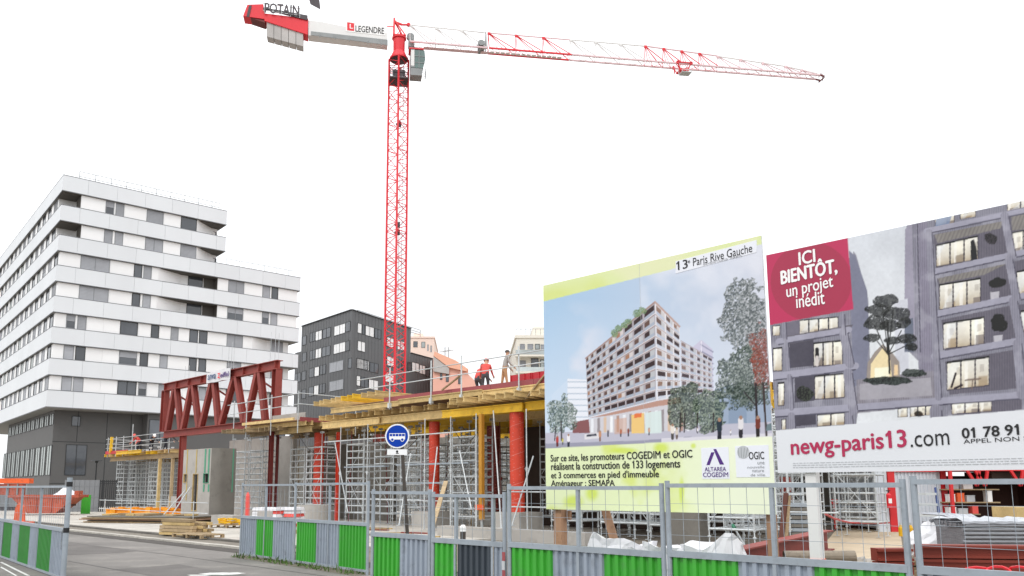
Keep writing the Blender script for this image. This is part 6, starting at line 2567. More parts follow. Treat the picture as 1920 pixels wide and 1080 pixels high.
# tree in the court
P.line((1668, 700), (1664, 600), 3.5, '#2c2b2d')
for q_ in ((1640, 610), (1690, 620), (1645, 640), (1695, 650), (1655, 575), (1675, 580)):
    P.line((1665, 665), q_, 2, '#2c2b2d')
for cx_, cy_, rx_, ry in ((1662, 562, 24, 12), (1645, 582, 22, 13), (1680, 588, 22, 14), (1640, 606, 22, 13), (1697, 605, 16, 14), (1668, 610, 20, 12), (1636, 632, 16, 10), (1703, 634, 18, 14), (1672, 640, 18, 8), (1710, 650, 14, 9)):
    P.tree(cx_, cy_, rx_, ry, ['#39393a', '#4d4f4e', '#626462'], int(cx_), .25, 6)
P.tree(1665, 714, 50, 8, ['#3f4842', '#55605a'], 58, .05, 5)
P.tree(1712, 700, 26, 9, ['#454d48', '#5c655f'], 59, .05, 5)
# white strip and crimson corner printed below/over
strip = yy > 807 - (xx - 1455) * .083
P.fill(strip, '#dddfe3')
cr_ = P.inside([(1430, 470), (1588, 430), (1600, 580), (1430, 612)])
P.fill(cr_, '#bb2a57')
dd = np.hypot((xx - 1521) / 76, (yy - 528) / 74)
P.fill(cr_ & (dd < 1), '#a62b4b')
P.c *= (1 + .12 * (P.noise(5, 301, 2) - .5) * (~strip & ~cr_))[..., None]
P.c *= (1 + .22 * (P.noise(45, 303, 2) - .5) * (~strip & ~cr_))[..., None]
g_ = P.c.mean(-1, keepdims=True)
P.c = np.where((strip | cr_)[..., None], P.c, np.clip(.3 + ((P.c * .72 + g_ * .28) - .3) * 1.2 - .015, 0, .9))
P.build('print', B2, s0c, 0.0)
b_ = MB()
b_.box(0, W2, .003, .035, z0c, z1c)
b_.build('backing_panel', M['strip_white'], B2)


def cq(px, py):
    a_, c_ = bs(px, py)
    return a_ - s0c, c_


def put2(body, pa, ya0, ya1, pb, yb0, m_, bold):
    q0_, q1_ = cq(pa, ya0), cq(pb, yb0)
    lettering(body, q0_[0], q1_[0], q0_[1], cq(pa, ya1)[1], -.006, M[m_], B2, bold=bold, slope=q1_[1] - q0_[1])


put2('ICI', 1499, 497.5, 473.5, 1529, 491, 'white_print', .03)
put2('BIENTÔT,', 1466, 537, 502, 1570, 515, 'white_print', .03)
put2('un projet', 1476, 565, 537, 1563, 545, 'white_print', .012)
put2('inédit', 1494, 578, 553, 1547, 570, 'white_print', .012)
put2('newg-paris13', 1485, 862, 823, 1701, 848, 'crimson', .022)
put2('.com', 1708, 839, 817, 1781, 834, 'black', -.012)
put2('01 78 91', 1805, 822, 803, 1911, 815, 'black', .035)
put2('APPEL NON S', 1807, 832, 824, 1928, 825.5, 'black', .0)
b_ = MB()
rr = random.Random(4)
for k in range(3):
    x_ = cq(1487, 870)[0]
    z_ = cq(1487, 869 + k * 4)[1]
    while x_ < W2 - .3:
        w_ = rr.uniform(.02, .07)
        b_.box(x_, x_ + w_, -.006, -.004, z_, z_ + .007)
        x_ += w_ + .012
tag(b_.build('small_print', M['pale_print'], B2), kind='stuff')
# white post and joists behind
x_ = cq(1521, 960)[0]
b_ = MB()
b_.box(x_ - .065, x_ + .065, .04, .17, 0, z1c - .3)
b_.build('post', M['white_sheet'] if 'white_sheet' in M else M['crane_white'], B2)
b_ = MB()
b_.box(x_ - .075, x_ + .075, .03, .18, .96, 1.04)
b_.build('post_band', M['orange'], B2)
x_ = W2 - .6
b_ = MB()
b_.box(x_ - .065, x_ + .065, .04, .17, 0, z1c - .3)
b_.build('post', M['crane_white'], B2)
b_ = MB()
for z_ in (2.3, 3.4, 4.5):
    b_.box(.05, W2 - .05, .037, .09, z_, z_ + .1)
b_.build('batten', M['timber_grey'], B2)
b_ = MB()
q0 = cq(1448, 716)
b_.bar((-.035, .02, q0[1] - .28), (-.035, .02, q0[1]), .04, .006)
b_.build('strap', M['yellow_strap'], B2)

# ------------------------------------------------------------------ bus stop sign
sp0 = depth(745.5, 818, 20.0)
bs_t = thing('bus_sign', 'round blue bus stop sign with a white bus on a dark pole', 'road sign', (sp0.x + .09, 20.0, 0.0), R(-3))
zS = sp0.z
b_ = MB()
disc(b_, -.09, zS, .305, -.05, 40, th=.02)
b_.build('rim', M['sign_white'], bs_t)
b_ = MB()
disc(b_, -.09, zS, .272, -.071, 40, th=.003)
b_.build('face', M['sign_blue'], bs_t)
bus = MB()
cx_ = -.09


def bb(x0, x1, z0, z1, y0=-.079, y1=-.0745, m=0):
    bus.box(cx_ + x0, cx_ + x1, y0, y1, zS + z0, zS + z1, m)


bb(-.2, .2, -.085, -.005)
bb(-.2, .2, .055, .07)
for xa, xb2 in ((-.2, -.19), (-.125, -.115), (-.05, -.04), (.03, .04), (.11, .12), (.19, .2)):
    bb(xa, xb2, -.0049, .0549)
for xx_ in (-.12, .13):
    disc(bus, cx_ + xx_, zS - .09, .048, -.0795, 16, th=.001)
bus.build('bus_symbol', M['sign_white'], bs_t)
bus = MB()
for xx_ in (-.12, .13):
    disc(bus, cx_ + xx_, zS - .09, .032, -.0808, 14, th=.0008)
bus.build('bus_wheel', M['sign_blue'], bs_t)
b_ = MB()
b_.box(cx_ - .25, cx_ + .25, -.06, -.045, zS - .47, zS - .33)
b_.build('sub_plate', M['sign_white'], bs_t)
b_ = MB()
disc(b_, cx_ + .0, zS - .385, .03, -.0605, 14, th=.002)
b_.box(cx_ - .03, cx_ + .045, -.063, -.0605, zS - .44, zS - .42)
b_.box(cx_ - .005, cx_ + .01, -.063, -.0605, zS - .42, zS - .37)
b_.build('plate_symbol', M['black'], bs_t)
b_ = MB()
b_.tube((cx_ + .33, 0, 0), (cx_ + .11, 0, zS - .2), .045, 10)
b_.tube((cx_ + .11, 0, zS - .2), (cx_ + .1, 0, zS + .2), .04, 10)
b_.build('pole', M['pole_dark'], bs_t)
b_ = MB()
for z_ in (zS - .12, zS + .1, zS - .4):
    b_.box(cx_ - .05, cx_ + .16, -.047, .05, z_ - .02, z_ + .02)
b_.build('bracket', M['galv'], bs_t)
# ------------------------------------------------------------------ things on the ground, left part
# orange skip
g0, g1 = ground(28, 972), ground(156, 960)
sk_a = ground(52, 968)
d_ = Vector((1, .18, 0)).normalized()
ps = depth(40, 968, 55)
skp = thing('skip', 'worn orange rubbish skip with a white sheet lying in it', 'skip', (ps.x, 55.0, .06), R(6), None)
Lk = depth(165, 935, 55.5).x - ps.x - .65
Hk = 1.35
b_ = MB()
prof = [(-.9, Hk), (Lk, Hk), (Lk - 1.4, .12), (.35, .12)]
b_.extrude_y(prof, 0, .05)
b_.extrude_y(prof, 1.75, 1.8)
b_.hexa([(.35, .05, .12), (Lk - 1.4, .05, .12), (Lk - 1.4, 1.75, .12), (.35, 1.75, .12), (.35, .05, .17), (Lk - 1.4, .05, .17), (Lk - 1.4, 1.75, .17), (.35, 1.75, .17)])
b_.hexa([(Lk - 1.45, .05, .17), (Lk - 1.4, .05, .12), (Lk - 1.4, 1.75, .12), (Lk - 1.45, 1.75, .17), (Lk - .06, .05, Hk), (Lk, .05, Hk), (Lk, 1.75, Hk), (Lk - .06, 1.75, Hk)])
b_.hexa([(.35, .05, .12), (.41, .05, .17), (.41, 1.75, .17), (.35, 1.75, .12), (-.9, .05, Hk), (-.84, .05, Hk), (-.84, 1.75, Hk), (-.9, 1.75, Hk)])
b_.build('body', M['skip'], skp)
b_ = MB()
b_.box(-1.0, Lk + .08, -.06, -.002, Hk - .16, Hk + .02)
b_.box(-1.0, Lk + .08, 1.802, 1.86, Hk - .16, Hk + .02)
b_.box(Lk + .002, Lk + .08, 0, 1.8, Hk - .12, Hk + .02)
b_.build('rim', M['skip'], skp)
b_ = MB()
for x in (.9, 1.9, 2.9, 3.7):
    if x < Lk - 1.2:
        b_.bar((x, -.045, .2), (x, -.045, Hk - .17), .09, .08)
b_.build('rib', M['skip'], skp)
b_ = MB()
for x in (.5, Lk - .9):
    b_.tube((x, -.12, .85), (x, -.003, .85), .05, 8)
b_.box(Lk - .3, Lk + .02, .2, .9, Hk + .03, Hk + .3)
b_.build('lifting_lug', M['skip'], skp)
b_ = MB()
b_.box(.4, Lk - .7, .06, 1.74, .6, .95)
b_.build('rubble_fill', M['skip_in'], skp)
wc = MB()
nx, ny = 8, 6
px0 = Lk * .42
gr_ = [[(px0 + 2.0 * i / nx, .1 + 1.5 * j / ny, Hk - .05 + .62 * math.exp(-(((i - 4) / 2.4) ** 2 + ((j - 3) / 2.0) ** 2)) + random.uniform(-.05, .05)) for j in range(ny + 1)] for i in range(nx + 1)]
for i in range(nx):
    for j in range(ny):
        wc.face([gr_[i][j], gr_[i + 1][j], gr_[i + 1][j + 1], gr_[i][j + 1]])
o = wc.build('sheet_heap', M['white_cloth'], None, (ps.x, 55.0, .06), (0, 0, R(6)))
tag(o, 'crumpled white plastic sheet heaped on the orange skip', 'plastic sheet')

# orange box container at the frame edge
pa = depth(-60, 960, 66)
oc = thing('waste_container', 'tall orange waste container at the edge of the street behind the gate leaf', 'container', (pa.x, 66, .06), R(4))
xr = depth(45, 960, 66).x - pa.x
hz = depth(45, 897, 66).z - .06
b_ = MB()
b_.box(0, xr, .1, .7, .3, hz - 1.35)
b_.build('body', M['hoarding'], oc)
b_ = MB()
b_.box(0, xr - .5, .12, .68, hz - 1.349, hz - .45)
b_.build('side_band', M['skip'], oc)
b_ = MB()
b_.box(-.05, xr + .05, 0, .8, hz - .40, hz)
b_.build('top_rim', M['orange'], oc)
b_ = MB()
for i in range(7):
    x = xr - .1 - i * .75
    b_.bar((x, .05, .3), (x, .05, hz - .46), .12, .09)
b_.build('rib', M['crane_grey'], oc)
b_ = MB()
b_.box(.1, xr - .1, .2, .6, .0, .29)
b_.build('skid', M['crane_dark'], oc)
pb_ = ground(34, 985)
t = thing('barrier_block', 'small orange plastic barrier block on the pavement by the skip', 'barrier', (pb_.x, pb_.y, .0), R(20))
b_ = MB()
b_.extrude_y([(-.22, 0), (.3, 0), (.22, .95), (-.05, 1.15), (-.16, .9)], -.2, .25)
b_.build('body', M['orange'], t)
b_ = MB()
b_.box(.2, .7, -.3, .3, 0, .18)
b_.build('foot', M['orange'], t)

# hoarding at the foot of the dark base, with bars and a green board
YH = 63
h0 = depth(118, 950, YH)
t = thing('hoarding', 'grey ribbed hoarding in front of the dark building base', 'hoarding', (h0.x, YH, 0.06), R(3))
hw_ = depth(183, 950, YH).x - h0.x
hh = depth(150, 900, YH).z - .06
n_ = 7
for i in range(n_):
    b_ = MB()
    b_.box(hw_ * i / n_ + .01, hw_ * (i + 1) / n_ - .01, 0, .06, 0, hh)
    b_.build('panel', M['hoarding'], t)
b_ = MB()
for z_ in (.3, hh * .45, hh * .8):
    b_.box(0, hw_, -.02, -.001, z_, z_ + .06)
b_.build('rib', M['hoarding'], t)
b0 = depth(184, 950, YH)
t = thing('bar_fence', 'dark vertical bar fence between the hoarding and the shoring', 'fence', (b0.x, YH, .06), R(3))
bw_ = depth(217, 950, YH).x - b0.x
for i in range(9):
    b_ = MB()
    b_.box(bw_ * i / 9, bw_ * i / 9 + .07, 0, .05, 0, hh)
    b_.build('bar', M['dark_frame'], t)
b_ = MB()
for z_ in (.2, hh - .15):
    b_.box(0, bw_, .052, .09, z_, z_ + .06)
b_.build('rail', M['dark_frame'], t)
g0 = depth(151, 962, 58)
b_ = MB()
b_.box(0, depth(168, 962, 58).x - g0.x, 0, .05, 0, 1.35)
tag(b_.build('green_board', M['green'], None, (g0.x, 58, .06), (0, 0, R(2))), 'bright green board standing behind the skip end', 'board')

# street lamp in front of the dark base
l0 = depth(179, 900, 68)
t = thing('street_lamp', 'dark mushroom headed street lamp before the dark building base', 'street lamp', (l0.x, 68, 0.06), 0)
hl = depth(179, 863, 68).z - .06
b_ = MB()
b_.tube((0, 0, 0), (0, 0, .9), .11, 10, .09)
b_.tube((0, 0, .9), (0, 0, hl - .25), .07, 10, .055)
b_.build('pole', M['dark_frame'], t)
b_ = MB()
b_.tube((0, 0, hl - .24), (0, 0, hl - .06), .1, 12, .16)
b_.tube((0, 0, hl - .06), (0, 0, hl), .46, 18, .42)
b_.build('lamp_head', M['dark_frame'], t)

# yellow steel beams on a plate stack
y0 = ground(184, 974)
t = thing('lifting_beam', 'bright orange yellow lifting beams lying on bearers before the shoring', 'lifting beam', (y0.x, y0.y + 1, .06), R(-2))
Ly = ground(330, 972).x - y0.x + .3
yb = mat('orange_yellow_paint', '#f0a01e', .5, var=.12, dirt='#b3741f', dirt_amt=.4)
for i, (y_, z_, x_, l_) in enumerate(((0, .38, 0, Ly), (.55, .42, .3, Ly * .8), (1.1, .36, .1, Ly * .95))):
    b_ = MB()
    b_.hbeam((x_, y_, z_), (x_ + l_, y_, z_), .26, .34, .03)
    for k in range(4):
        xx_ = x_ + l_ * (k + .3) / 4
        b_.box(xx_, xx_ + .3, y_ - .16, y_ + .16, z_ - .2, z_ + .24)
    b_.build('beam', yb, t)
b_ = MB()
for x_ in (.4, Ly * .35, Ly * .65, Ly - .5):
    b_.box(x_, x_ + .16, -.4, 1.5, 0, .18)
b_.build('bearer', M['timber_grey'], t)
b_ = MB()
b_.box(Ly * .3, Ly * .55, -.5, -.3, .02, .3)
b_.box(Ly * .68, Ly * .98, -.45, -.25, .02, .26)
b_.build('front_block', M['timber'], t)
# stacked flat plates in front
p0 = ground(158, 982)
t = thing('plate_stack', 'low stack of weathered boards and steel plates lying on the pavement', 'plate stack', (p0.x, p0.y, .06), R(-14))
for i in range(5):
    b_ = MB()
    l_ = 6.6 - random.uniform(0, .9)
    b_.box(random.uniform(-.3, .3), l_, random.uniform(-.3, .2), 3.3 + random.uniform(-.3, .3), .02 + i * .07, .02 + i * .07 + .05)
    b_.build('plate', (M['timber_grey'], M['concrete_dark'], M['plywood'])[i % 3], t)
for x_ in (.6, 3.0, 5.4):
    b_ = MB()
    b_.box(x_, x_ + .2, -.2, 3.2, .0, .019)
    b_.build('bearer', M['timber_grey'], t)
for i in range(7):
    b_ = MB()
    x_ = .4 + i * .8
    b_.box(x_, x_ + .5, .4 + random.uniform(0, 1.5), .7 + random.uniform(1, 2), .36, .36 + random.uniform(.05, .12))
    b_.build('scrap_board', (M['timber'], M['timber_grey'])[i % 2], t)

# timber stack on the pavement
p0 = ground(300, 1006)
t = thing('timber_stack', 'stack of sawn timbers beside the kerb with loose boards', 'timber stack', (p0.x, p0.y, .06), R(-30))
for lay in range(5):
    for k in range(4 if lay < 4 else 2):
        b_ = MB()
        l_ = 2.0 - lay * .12 + random.uniform(-.15, .15)
        x_ = random.uniform(-.12, .12)
        y_ = k * .27 + random.uniform(-.02, .02)
        b_.box(x_, x_ + l_, y_, y_ + .22, .02 + lay * .125, .02 + lay * .125 + .11)
        b_.build('timber', (M['timber'], M['timber_grey'], M['timber_grey'])[(lay + k) % 3], t)
t2p = ground(322, 1010)
t = thing('pallet', 'worn brown pallet beside the timber stack', 'pallet', (t2p.x, t2p.y, .06), R(-38))


def pallet_parts(t, L, W_, m_):
    for k in range(6):
        b_ = MB()
        y_ = k * (W_ - .12) / 5
        b_.box(0, L, y_, y_ + .11, .125, .147)
        b_.build('slat', m_, t)
    for k in range(3):
        b_ = MB()
        x_ = k * (L - .1) / 2
        for j in range(3):
            y_ = j * (W_ - .12) / 2
            b_.box(x_, x_ + .1, y_, y_ + .12, .022, .1)
        b_.box(x_, x_ + .1, 0, W_, .1001, .1245)
        b_.box(x_, x_ + .1, 0, W_, 0, .0219)
        b_.build('bearer', m_, t)


pallet_parts(t, 1.9, 1.0, M['timber_grey'])
p0 = ground(392, 992)
t = thing('pallet', 'pallet with a low pile of bright yellow clamps', 'pallet', (p0.x, p0.y, .06), R(-20))
pallet_parts(t, 1.9, 1.2, M['timber_grey'])
ycl = thing('clamp_pile', 'low pile of bright yellow formwork clamps on a pallet', 'clamps', (p0.x, p0.y, .21), R(-20))
b_ = MB()
for i in range(26):
    x_, y_ = random.uniform(.35, 1.7), random.uniform(.15, 1.05)
    a = random.uniform(0, 3.1)
    z_ = .03 + random.uniform(0, .22)
    dx, dy = .22 * math.cos(a), .22 * math.sin(a)
    b_.bar((x_ - dx, y_ - dy, z_), (x_ + dx, y_ + dy, z_ + random.uniform(-.03, .05)), .08, .07)
b_.build('clamps', mat('clamp_yellow', '#e9b91f', .5, var=.15), ycl)
tag(ycl.children[0], kind='stuff')

# barrier rail along the pavement
p0, p1 = site(-50, 19.4, .06), site(-38.5, 19.4, .06)
t = thing('pipe_barrier', 'thin grey pipe rail standing in front of the precast unit', 'barrier', site(-52, 19.6, .06), RZ)
for x_ in (0, 4, 8, 12):
    b_ = MB()
    b_.tube((x_, 0, 0), (x_, 0, 1.15), .03, 6)
    b_.box(x_ - .12, x_ + .12, -.12, .12, 0, .02)
    b_.build('post', M['galv'], t)
for z_ in (.55, 1.08):
    b_ = MB()
    b_.tube((-1.0, .03, z_), (13.5, .03, z_), .024, 6)
    b_.build('rail', M['galv'], t)
# white blocks near the precast unit
for (px, py, w_, h_, dd, lb, m_) in ((330, 965, 2.4, 1.25, .9, 'pale concrete block standing before the red post of the truss', 'concrete'), (415, 985, 1.9, .45, .8, 'long pale concrete block at the foot of the precast unit', 'concrete')):
    p0 = ground(px, py)
    b_ = MB()
    b_.box(-w_ / 2, w_ / 2, 0, dd, 0, h_)
    tag(b_.build('concrete_block', M[m_], None, (p0.x, p0.y, .06), (0, 0, RZ + .1)), lb, 'concrete block')

# ------------------------------------------------------------------ behind the far fence section
p0 = ground(520, 1000, 0)
# wrapped bag pallets
for i, (px, py, dep_, lb) in enumerate(((497, 975, 0, 'pallet stack of white cement bags behind the fence'), (528, 977, 1, 'pallet stack of red and white cement bags behind the fence'))):
    pp_ = depth(px, 978, 33)
    t = thing('bag_stack', lb, 'bag stack', (pp_.x - .6, 33 + i * .2, .06), R(-20 + 8 * i), 'stacks of cement bags')
    nl = 7
    ii = 0
    for lay in range(nl):
        for k in range(2):
            for j in range(2):
                b_ = MB()
                x_, y_ = k * .62 + random.uniform(-.03, .03), j * .5 + random.uniform(-.03, .03)
                z_ = .15 + lay * .13
                b_.hexa([(x_ + .02, y_ + .02, z_), (x_ + .58, y_ + .02, z_), (x_ + .58, y_ + .46, z_), (x_ + .02, y_ + .46, z_), (x_ + .06, y_ + .06, z_ + .12), (x_ + .54, y_ + .06, z_ + .12), (x_ + .54, y_ + .42, z_ + .12), (x_ + .06, y_ + .42, z_ + .12)])
                b_.build('bag', M['barrier_pink'] if (i == 1 and lay in (1, 4) or (i == 0 and lay == 5 and k)) else M['white_cloth'], t)
    pallet_parts(t, 1.25, .98, M['timber_grey'])
# concrete ring
pp_ = depth(586, 975, 38)
t = thing('concrete_ring', 'large grey concrete manhole ring by the first red tube column', 'concrete ring', (pp_.x, 38, .06), 0)
b_ = MB()
n_ = 20
for k in range(n_):
    a0, a1_ = 2 * math.pi * k / n_, 2 * math.pi * (k + 1) / n_
    pts = [(.72 * math.cos(a0), .72 * math.sin(a0)), (.72 * math.cos(a1_), .72 * math.sin(a1_)), (.6 * math.cos(a1_), .6 * math.sin(a1_)), (.6 * math.cos(a0), .6 * math.sin(a0))]
    b_.face([(p[0], p[1], 1.05) for p in pts])
    b_.face([pts[0] + (.25,), pts[1] + (.25,), pts[1] + (1.05,), pts[0] + (1.05,)])
    b_.face([pts[2] + (.25,), pts[3] + (.25,), pts[3] + (1.05,), pts[2] + (1.05,)])
b_.build('ring', M['concrete'], t)
b_ = MB()
for x_ in (-.5, .3):
    b_.box(x_, x_ + .2, -.8, .8, 0, .248)
b_.build('bearer', M['timber_grey'], t)
# pink stake
pp_ = depth(463, 975, 30)
b_ = MB()
b_.tube((0, 0, 0), (0, 0, 1.55), .085, 10, .08)
b_.tube((0, 0, 1.55), (0, 0, 1.68), .08, 10, .03)
tag(b_.build('marker_post', M['barrier_pink'], None, (pp_.x, 30, 0.06)), 'round pink red marker post standing behind the corner of the fence', 'marker post')
pp_ = depth(482, 975, 31)
b_ = MB()
b_.box(0, .55, 0, .5, 0, .95)
tag(b_.build('concrete_block', M['concrete'], None, (pp_.x, 31, .06), (0, 0, .2)), 'pale upright concrete block between the pink marker and the cement bags', 'concrete block')

# leaning plank near the fence joint
q0, z0_ = on_v(836, 903, 12.0)
q1, z1_ = on_v(806, 1003, 10.2)
pA, pB = site(q1, 10.2, 0), site(q0, 12.0, 0)
b_ = MB()
dirv = (pB + Vector((0, 0, z0_))) - (pA + Vector((0, 0, z1_)))
st_ = -dirv * (z1_ / dirv.z)
b_.bar(tuple(st_), tuple(dirv), .09, .035)
tag(b_.build('plank', M['timber_grey'], None, tuple(pA + Vector((0, 0, z1_)))), 'long pale plank leaning steeply behind the fence near the bus stop sign', 'plank')
# grey bollard with white cap
pp_ = site(on_v(868, 1000, 10.2)[0], 10.2, 0)
hb = on_v(868, 984, 10.2)[1]
t = thing('bollard', 'dark grey bollard with a round white cap behind the anthracite sheet', 'bollard', pp_, 0)
b_ = MB()
b_.tube((0, 0, 0), (0, 0, hb - .12), .055, 12, .05)
b_.build('post', M['pole_dark'], t)
b_ = MB()
b_.tube((0, 0, hb - .118), (0, 0, hb - .04), .056, 12, .056)
b_.tube((0, 0, hb - .04), (0, 0, hb), .056, 12, .03)
b_.build('cap', M['white_print'], t)
# long low concrete kerb wall in the site behind the fence
b_ = MB()
b_.box(0, 7.2, 0, .5, 0, .42)
tag(b_.build('low_wall', M['concrete'], None, site(-23.4, 21.6, .01), (0, 0, RZ)), 'low pale concrete upstand running along the ground by the brightest red column', 'low wall')
b_ = MB()
sw_ = on_v(1238, 980, 23.9)[0]
b_.box(0, on_v(1312, 980, 23.9)[0] - sw_, 0, .6, 0, 1.3)
tag(b_.build('low_wall', M['concrete_dark'], None, site(sw_, 23.9, .01), (0, 0, RZ)), 'grey concrete wall block below the middle of the large poster', 'low wall')
# scrap timber on the ground behind the near fence
sc_ = [(-24.5, 17.5), (-26.5, 18.5), (-23.0, 17.0), (-28.0, 19.0), (-21.5, 18.4), (-20.0, 16.5), (-25.0, 19.8), (-29.5, 18.0)]
for i, (s_, v_) in enumerate(sc_):
    t = sthing('board_pile', 'low heap of offcut boards behind the fence, ' + ('near the grey bollard', 'behind the leaning plank', 'just before the low concrete upstand', 'behind the bus stop sign pole', 'at the joint with the tape', 'beside the wooden poster post', 'under the scaffold board', 'by the double fence post')[i], 'board pile', s_, v_, .015, 'offcut board heaps behind the fence', random.uniform(-.4, .4))
    for k in range(7):
        b_ = MB()
        x_, y_ = random.uniform(-.9, .3), random.uniform(-.4, .4)
        a = random.uniform(-.5, .5)
        b_.bar((x_, y_, .04 + k * .05), (x_ + 1.3 * math.cos(a), y_ + 1.3 * math.sin(a), .04 + k * .05 + random.uniform(-.0, .03)), .14, .045)
        b_.build('board', (M['timber_grey'], M['ox_red'], M['timber'])[(i + k) % 3], t)

# white bulk bags
for i, (px, sz, hh_, lb) in enumerate(((1170, 1.0, 1.28, 'white bulk bag with two tall peaked lifting loops behind the fence'), (1215, .85, 1.1, 'low slumped white bulk bag between two peaked ones'), (1272, 1.0, 1.22, 'wide white bulk bag with a grey strap across it'), (1338, .9, 1.3, 'white bulk bag with one high pointed corner'))):
    s_ = on_v(px, 1030, 9.9)[0]
    t = sthing('bulk_bag', lb, 'bulk bag', s_, 9.9, 0, 'white bulk bags behind the fence', .1 * i)
    b_ = MB()
    n_ = 26
    lev = 12
    ring = []
    rr = random.Random(i + 40)
    for l in range(lev + 1):
        f_ = l / lev
        row = []
        for k in range(n_):
            a = 2 * math.pi * k / n_
            sq = 1 / max(abs(math.cos(a)), abs(math.sin(a)))
            rad = sz * .5 * (1 + .25 * (sq - 1)) * (1 + .08 * math.sin(f_ * 3.1)) * (1 if f_ < .9 else .86) * rr.uniform(.94, 1.06) * (1 + .05 * math.sin(5 * a + 3 * f_))
            corner = max(0, math.cos(4 * a - math.pi))
            zz = hh_ * .86 * f_ + (.16 * max(0, math.cos(a - (3.9, 4.6, 3.6, 5.3)[i])) ** 6 * (1.3 if i in (0, 3) else .7) + .12 * max(0, math.cos(a - (5.4, 2.0, 5.0, 2.6)[i])) ** 8 if l >= lev - 1 else 0)
            row.append((rad * math.cos(a), rad * math.sin(a), zz + (.05 * math.sin(a * 3 + i) if l > 2 else 0)))
        ring.append(row)
    for l in range(lev):
        for k in range(n_):
            j = (k + 1) % n_
            b_.face([ring[l][k], ring[l][j], ring[l + 1][j], ring[l + 1][k]])
    cz = hh_ * .8
    for k in range(n_):
        j = (k + 1) % n_
        b_.face([ring[lev][k], ring[lev][j], (0, 0, cz)])
    b_.build('bag_body', M['white_cloth'], t)
    if i in (1, 2):
        b_ = MB()
        b_.bar((.05, -.50 * sz, hh_ * .9), (.3, -.56 * sz, hh_ * .62), .05, .012)
        b_.build('strap', M['crane_dark'], t)

# ------------------------------------------------------------------ right part of the site
# red steel beam seen below the poster gap
pA = ground(1362, 1062, .5)
sA_, zA_ = on_v(1440, 1030, 13.5)
t = thing('steel_beam', 'long oxide red steel beam lying behind the two posters', 'steel beam', (0, 0, 0), 0)
a_ = depth(1350, 1058, 13.2)
c_ = depth(1550, 1012, 17.5)
t.location = a_
mid = c_ - a_
b_ = MB()
b_.hbeam((0, 0, -.02), tuple(mid), .3, .42, .03)
b_.build('profile', M['ox_red'], t)
b_ = MB()
b_.box(.2, .5, .1, .6, -a_.z, -.26)
b_.bar((mid.x - .4, mid.y - .3, mid.z - .25), (mid.x - .4, mid.y - .3, -a_.z), .25)
b_.build('bearer', M['timber_grey'], t)
# dark pipe with an open end
a_, c_ = depth(1470, 1046, 14.4), depth(1603, 1046, 14.2)
b_ = MB()
r_ = .125
n_ = 16
d_ = (c_ - a_)
b_.tube((0, 0, 0), tuple(d_), r_, n_, cap=False)
b_.tube((0, 0, 0), tuple(d_), r_ * .86, n_, cap=False)
_, _, aa, bb_, dd_ = b_._frame((0, 0, 0), tuple(d_), (0, 0, 1))
for k in range(n_):
    t0, t1 = 2 * math.pi * k / n_, 2 * math.pi * (k + 1) / n_
    ps_ = [d_ + (aa * math.cos(q_) + bb_ * math.sin(q_)) * rr_ for q_, rr_ in ((t0, r_), (t1, r_), (t1, r_ * .86), (t0, r_ * .86))]
    b_.face([tuple(p) for p in ps_])
t = thing('steel_pipe', 'thick grey brown pipe with an open end lying on blocks behind the fence', 'pipe', tuple(a_), 0)
b_.build('tube', mat('pipe_brown', '#857a6a', .6, .1, .2, 3, dirt='#5b5044', dirt_amt=.6), t)
b_ = MB()
for f_ in (.12, .8):
    q_ = d_ * f_
    b_.box(q_.x - .15, q_.x + .15, q_.y - .2, q_.y + .2, -a_.z, -r_ - .003)
b_.build('bearer', M['timber_grey'], t)
# red brown timber baulks bottom right
for i, (pa, pb, Yd, h_, lb) in enumerate((((1641, 1052), (1706, 1054), 13.2, .42, 'short stack of red brown channel beams right of the sandy path'), ((1722, 1046), (1960, 1076), 12.0, .40, 'long red brown channel beams lying in front of the wrapped pallet'))):
    a_, c_ = depth(pa[0], pa[1], Yd), depth(pb[0], pb[1], Yd)
    t = thing('beam_stack', lb, 'beam stack', (a_.x, Yd, 0), 0)
    zc_ = a_.z
    for k in range(2):
        b_ = MB()
        zz = zc_ - h_ / 2 + k * h_ / 2
        b_.bar((0, .0 + .03 * k, zz + h_ / 4), (c_.x - a_.x, -.25 * i + .03 * k, zz + h_ / 4), .2, h_ / 2 - .01)
        b_.bar((0, -.11, zz + h_ / 2 - .03), (c_.x - a_.x, -.11 - .25 * i, zz + h_ / 2 - .03), .05, .04)
        b_.bar((0, -.11, zz + .03), (c_.x - a_.x, -.11 - .25 * i, zz + .03), .05, .04)
        b_.build('beam', mat('red_brown_steel', '#863323', .6, 0, .15, 2), t)
    b_ = MB()
    for f_ in (.1, .9):
        x_ = (c_.x - a_.x) * f_
        b_.box(x_ - .1, x_ + .1, -.3, .3, 0, zc_ - h_ / 2 - .012)
    b_.build('bearer', M['timber_grey'], t)
# red rope coil on the near rail
s_ = on_v(1900, 1072, VF + .25)[0]
t = sthing('rope_coil', 'bright red plastic rope tangle behind the fence at the frame corner', 'rope', s_, VF + .3, 0)
b_ = MB()
rr = random.Random(8)
pr_ = Vector((-.45, 0, .98))
for k in range(40):
    a = k * .55
    nx_ = Vector((-.35 + .016 * k + .16 * math.cos(a), .06 * math.sin(a * 1.7), 1.06 + .07 * math.sin(a) + .0015 * k))
    b_.tube(tuple(pr_), tuple(nx_), .014, 5)
    pr_ = nx_
b_.build('rope', M['crane_red'], t)
b_ = MB()
b_.box(-.6, .5, -.06, .18, 0, .95)
b_.build('crate', M['timber_grey'], t)

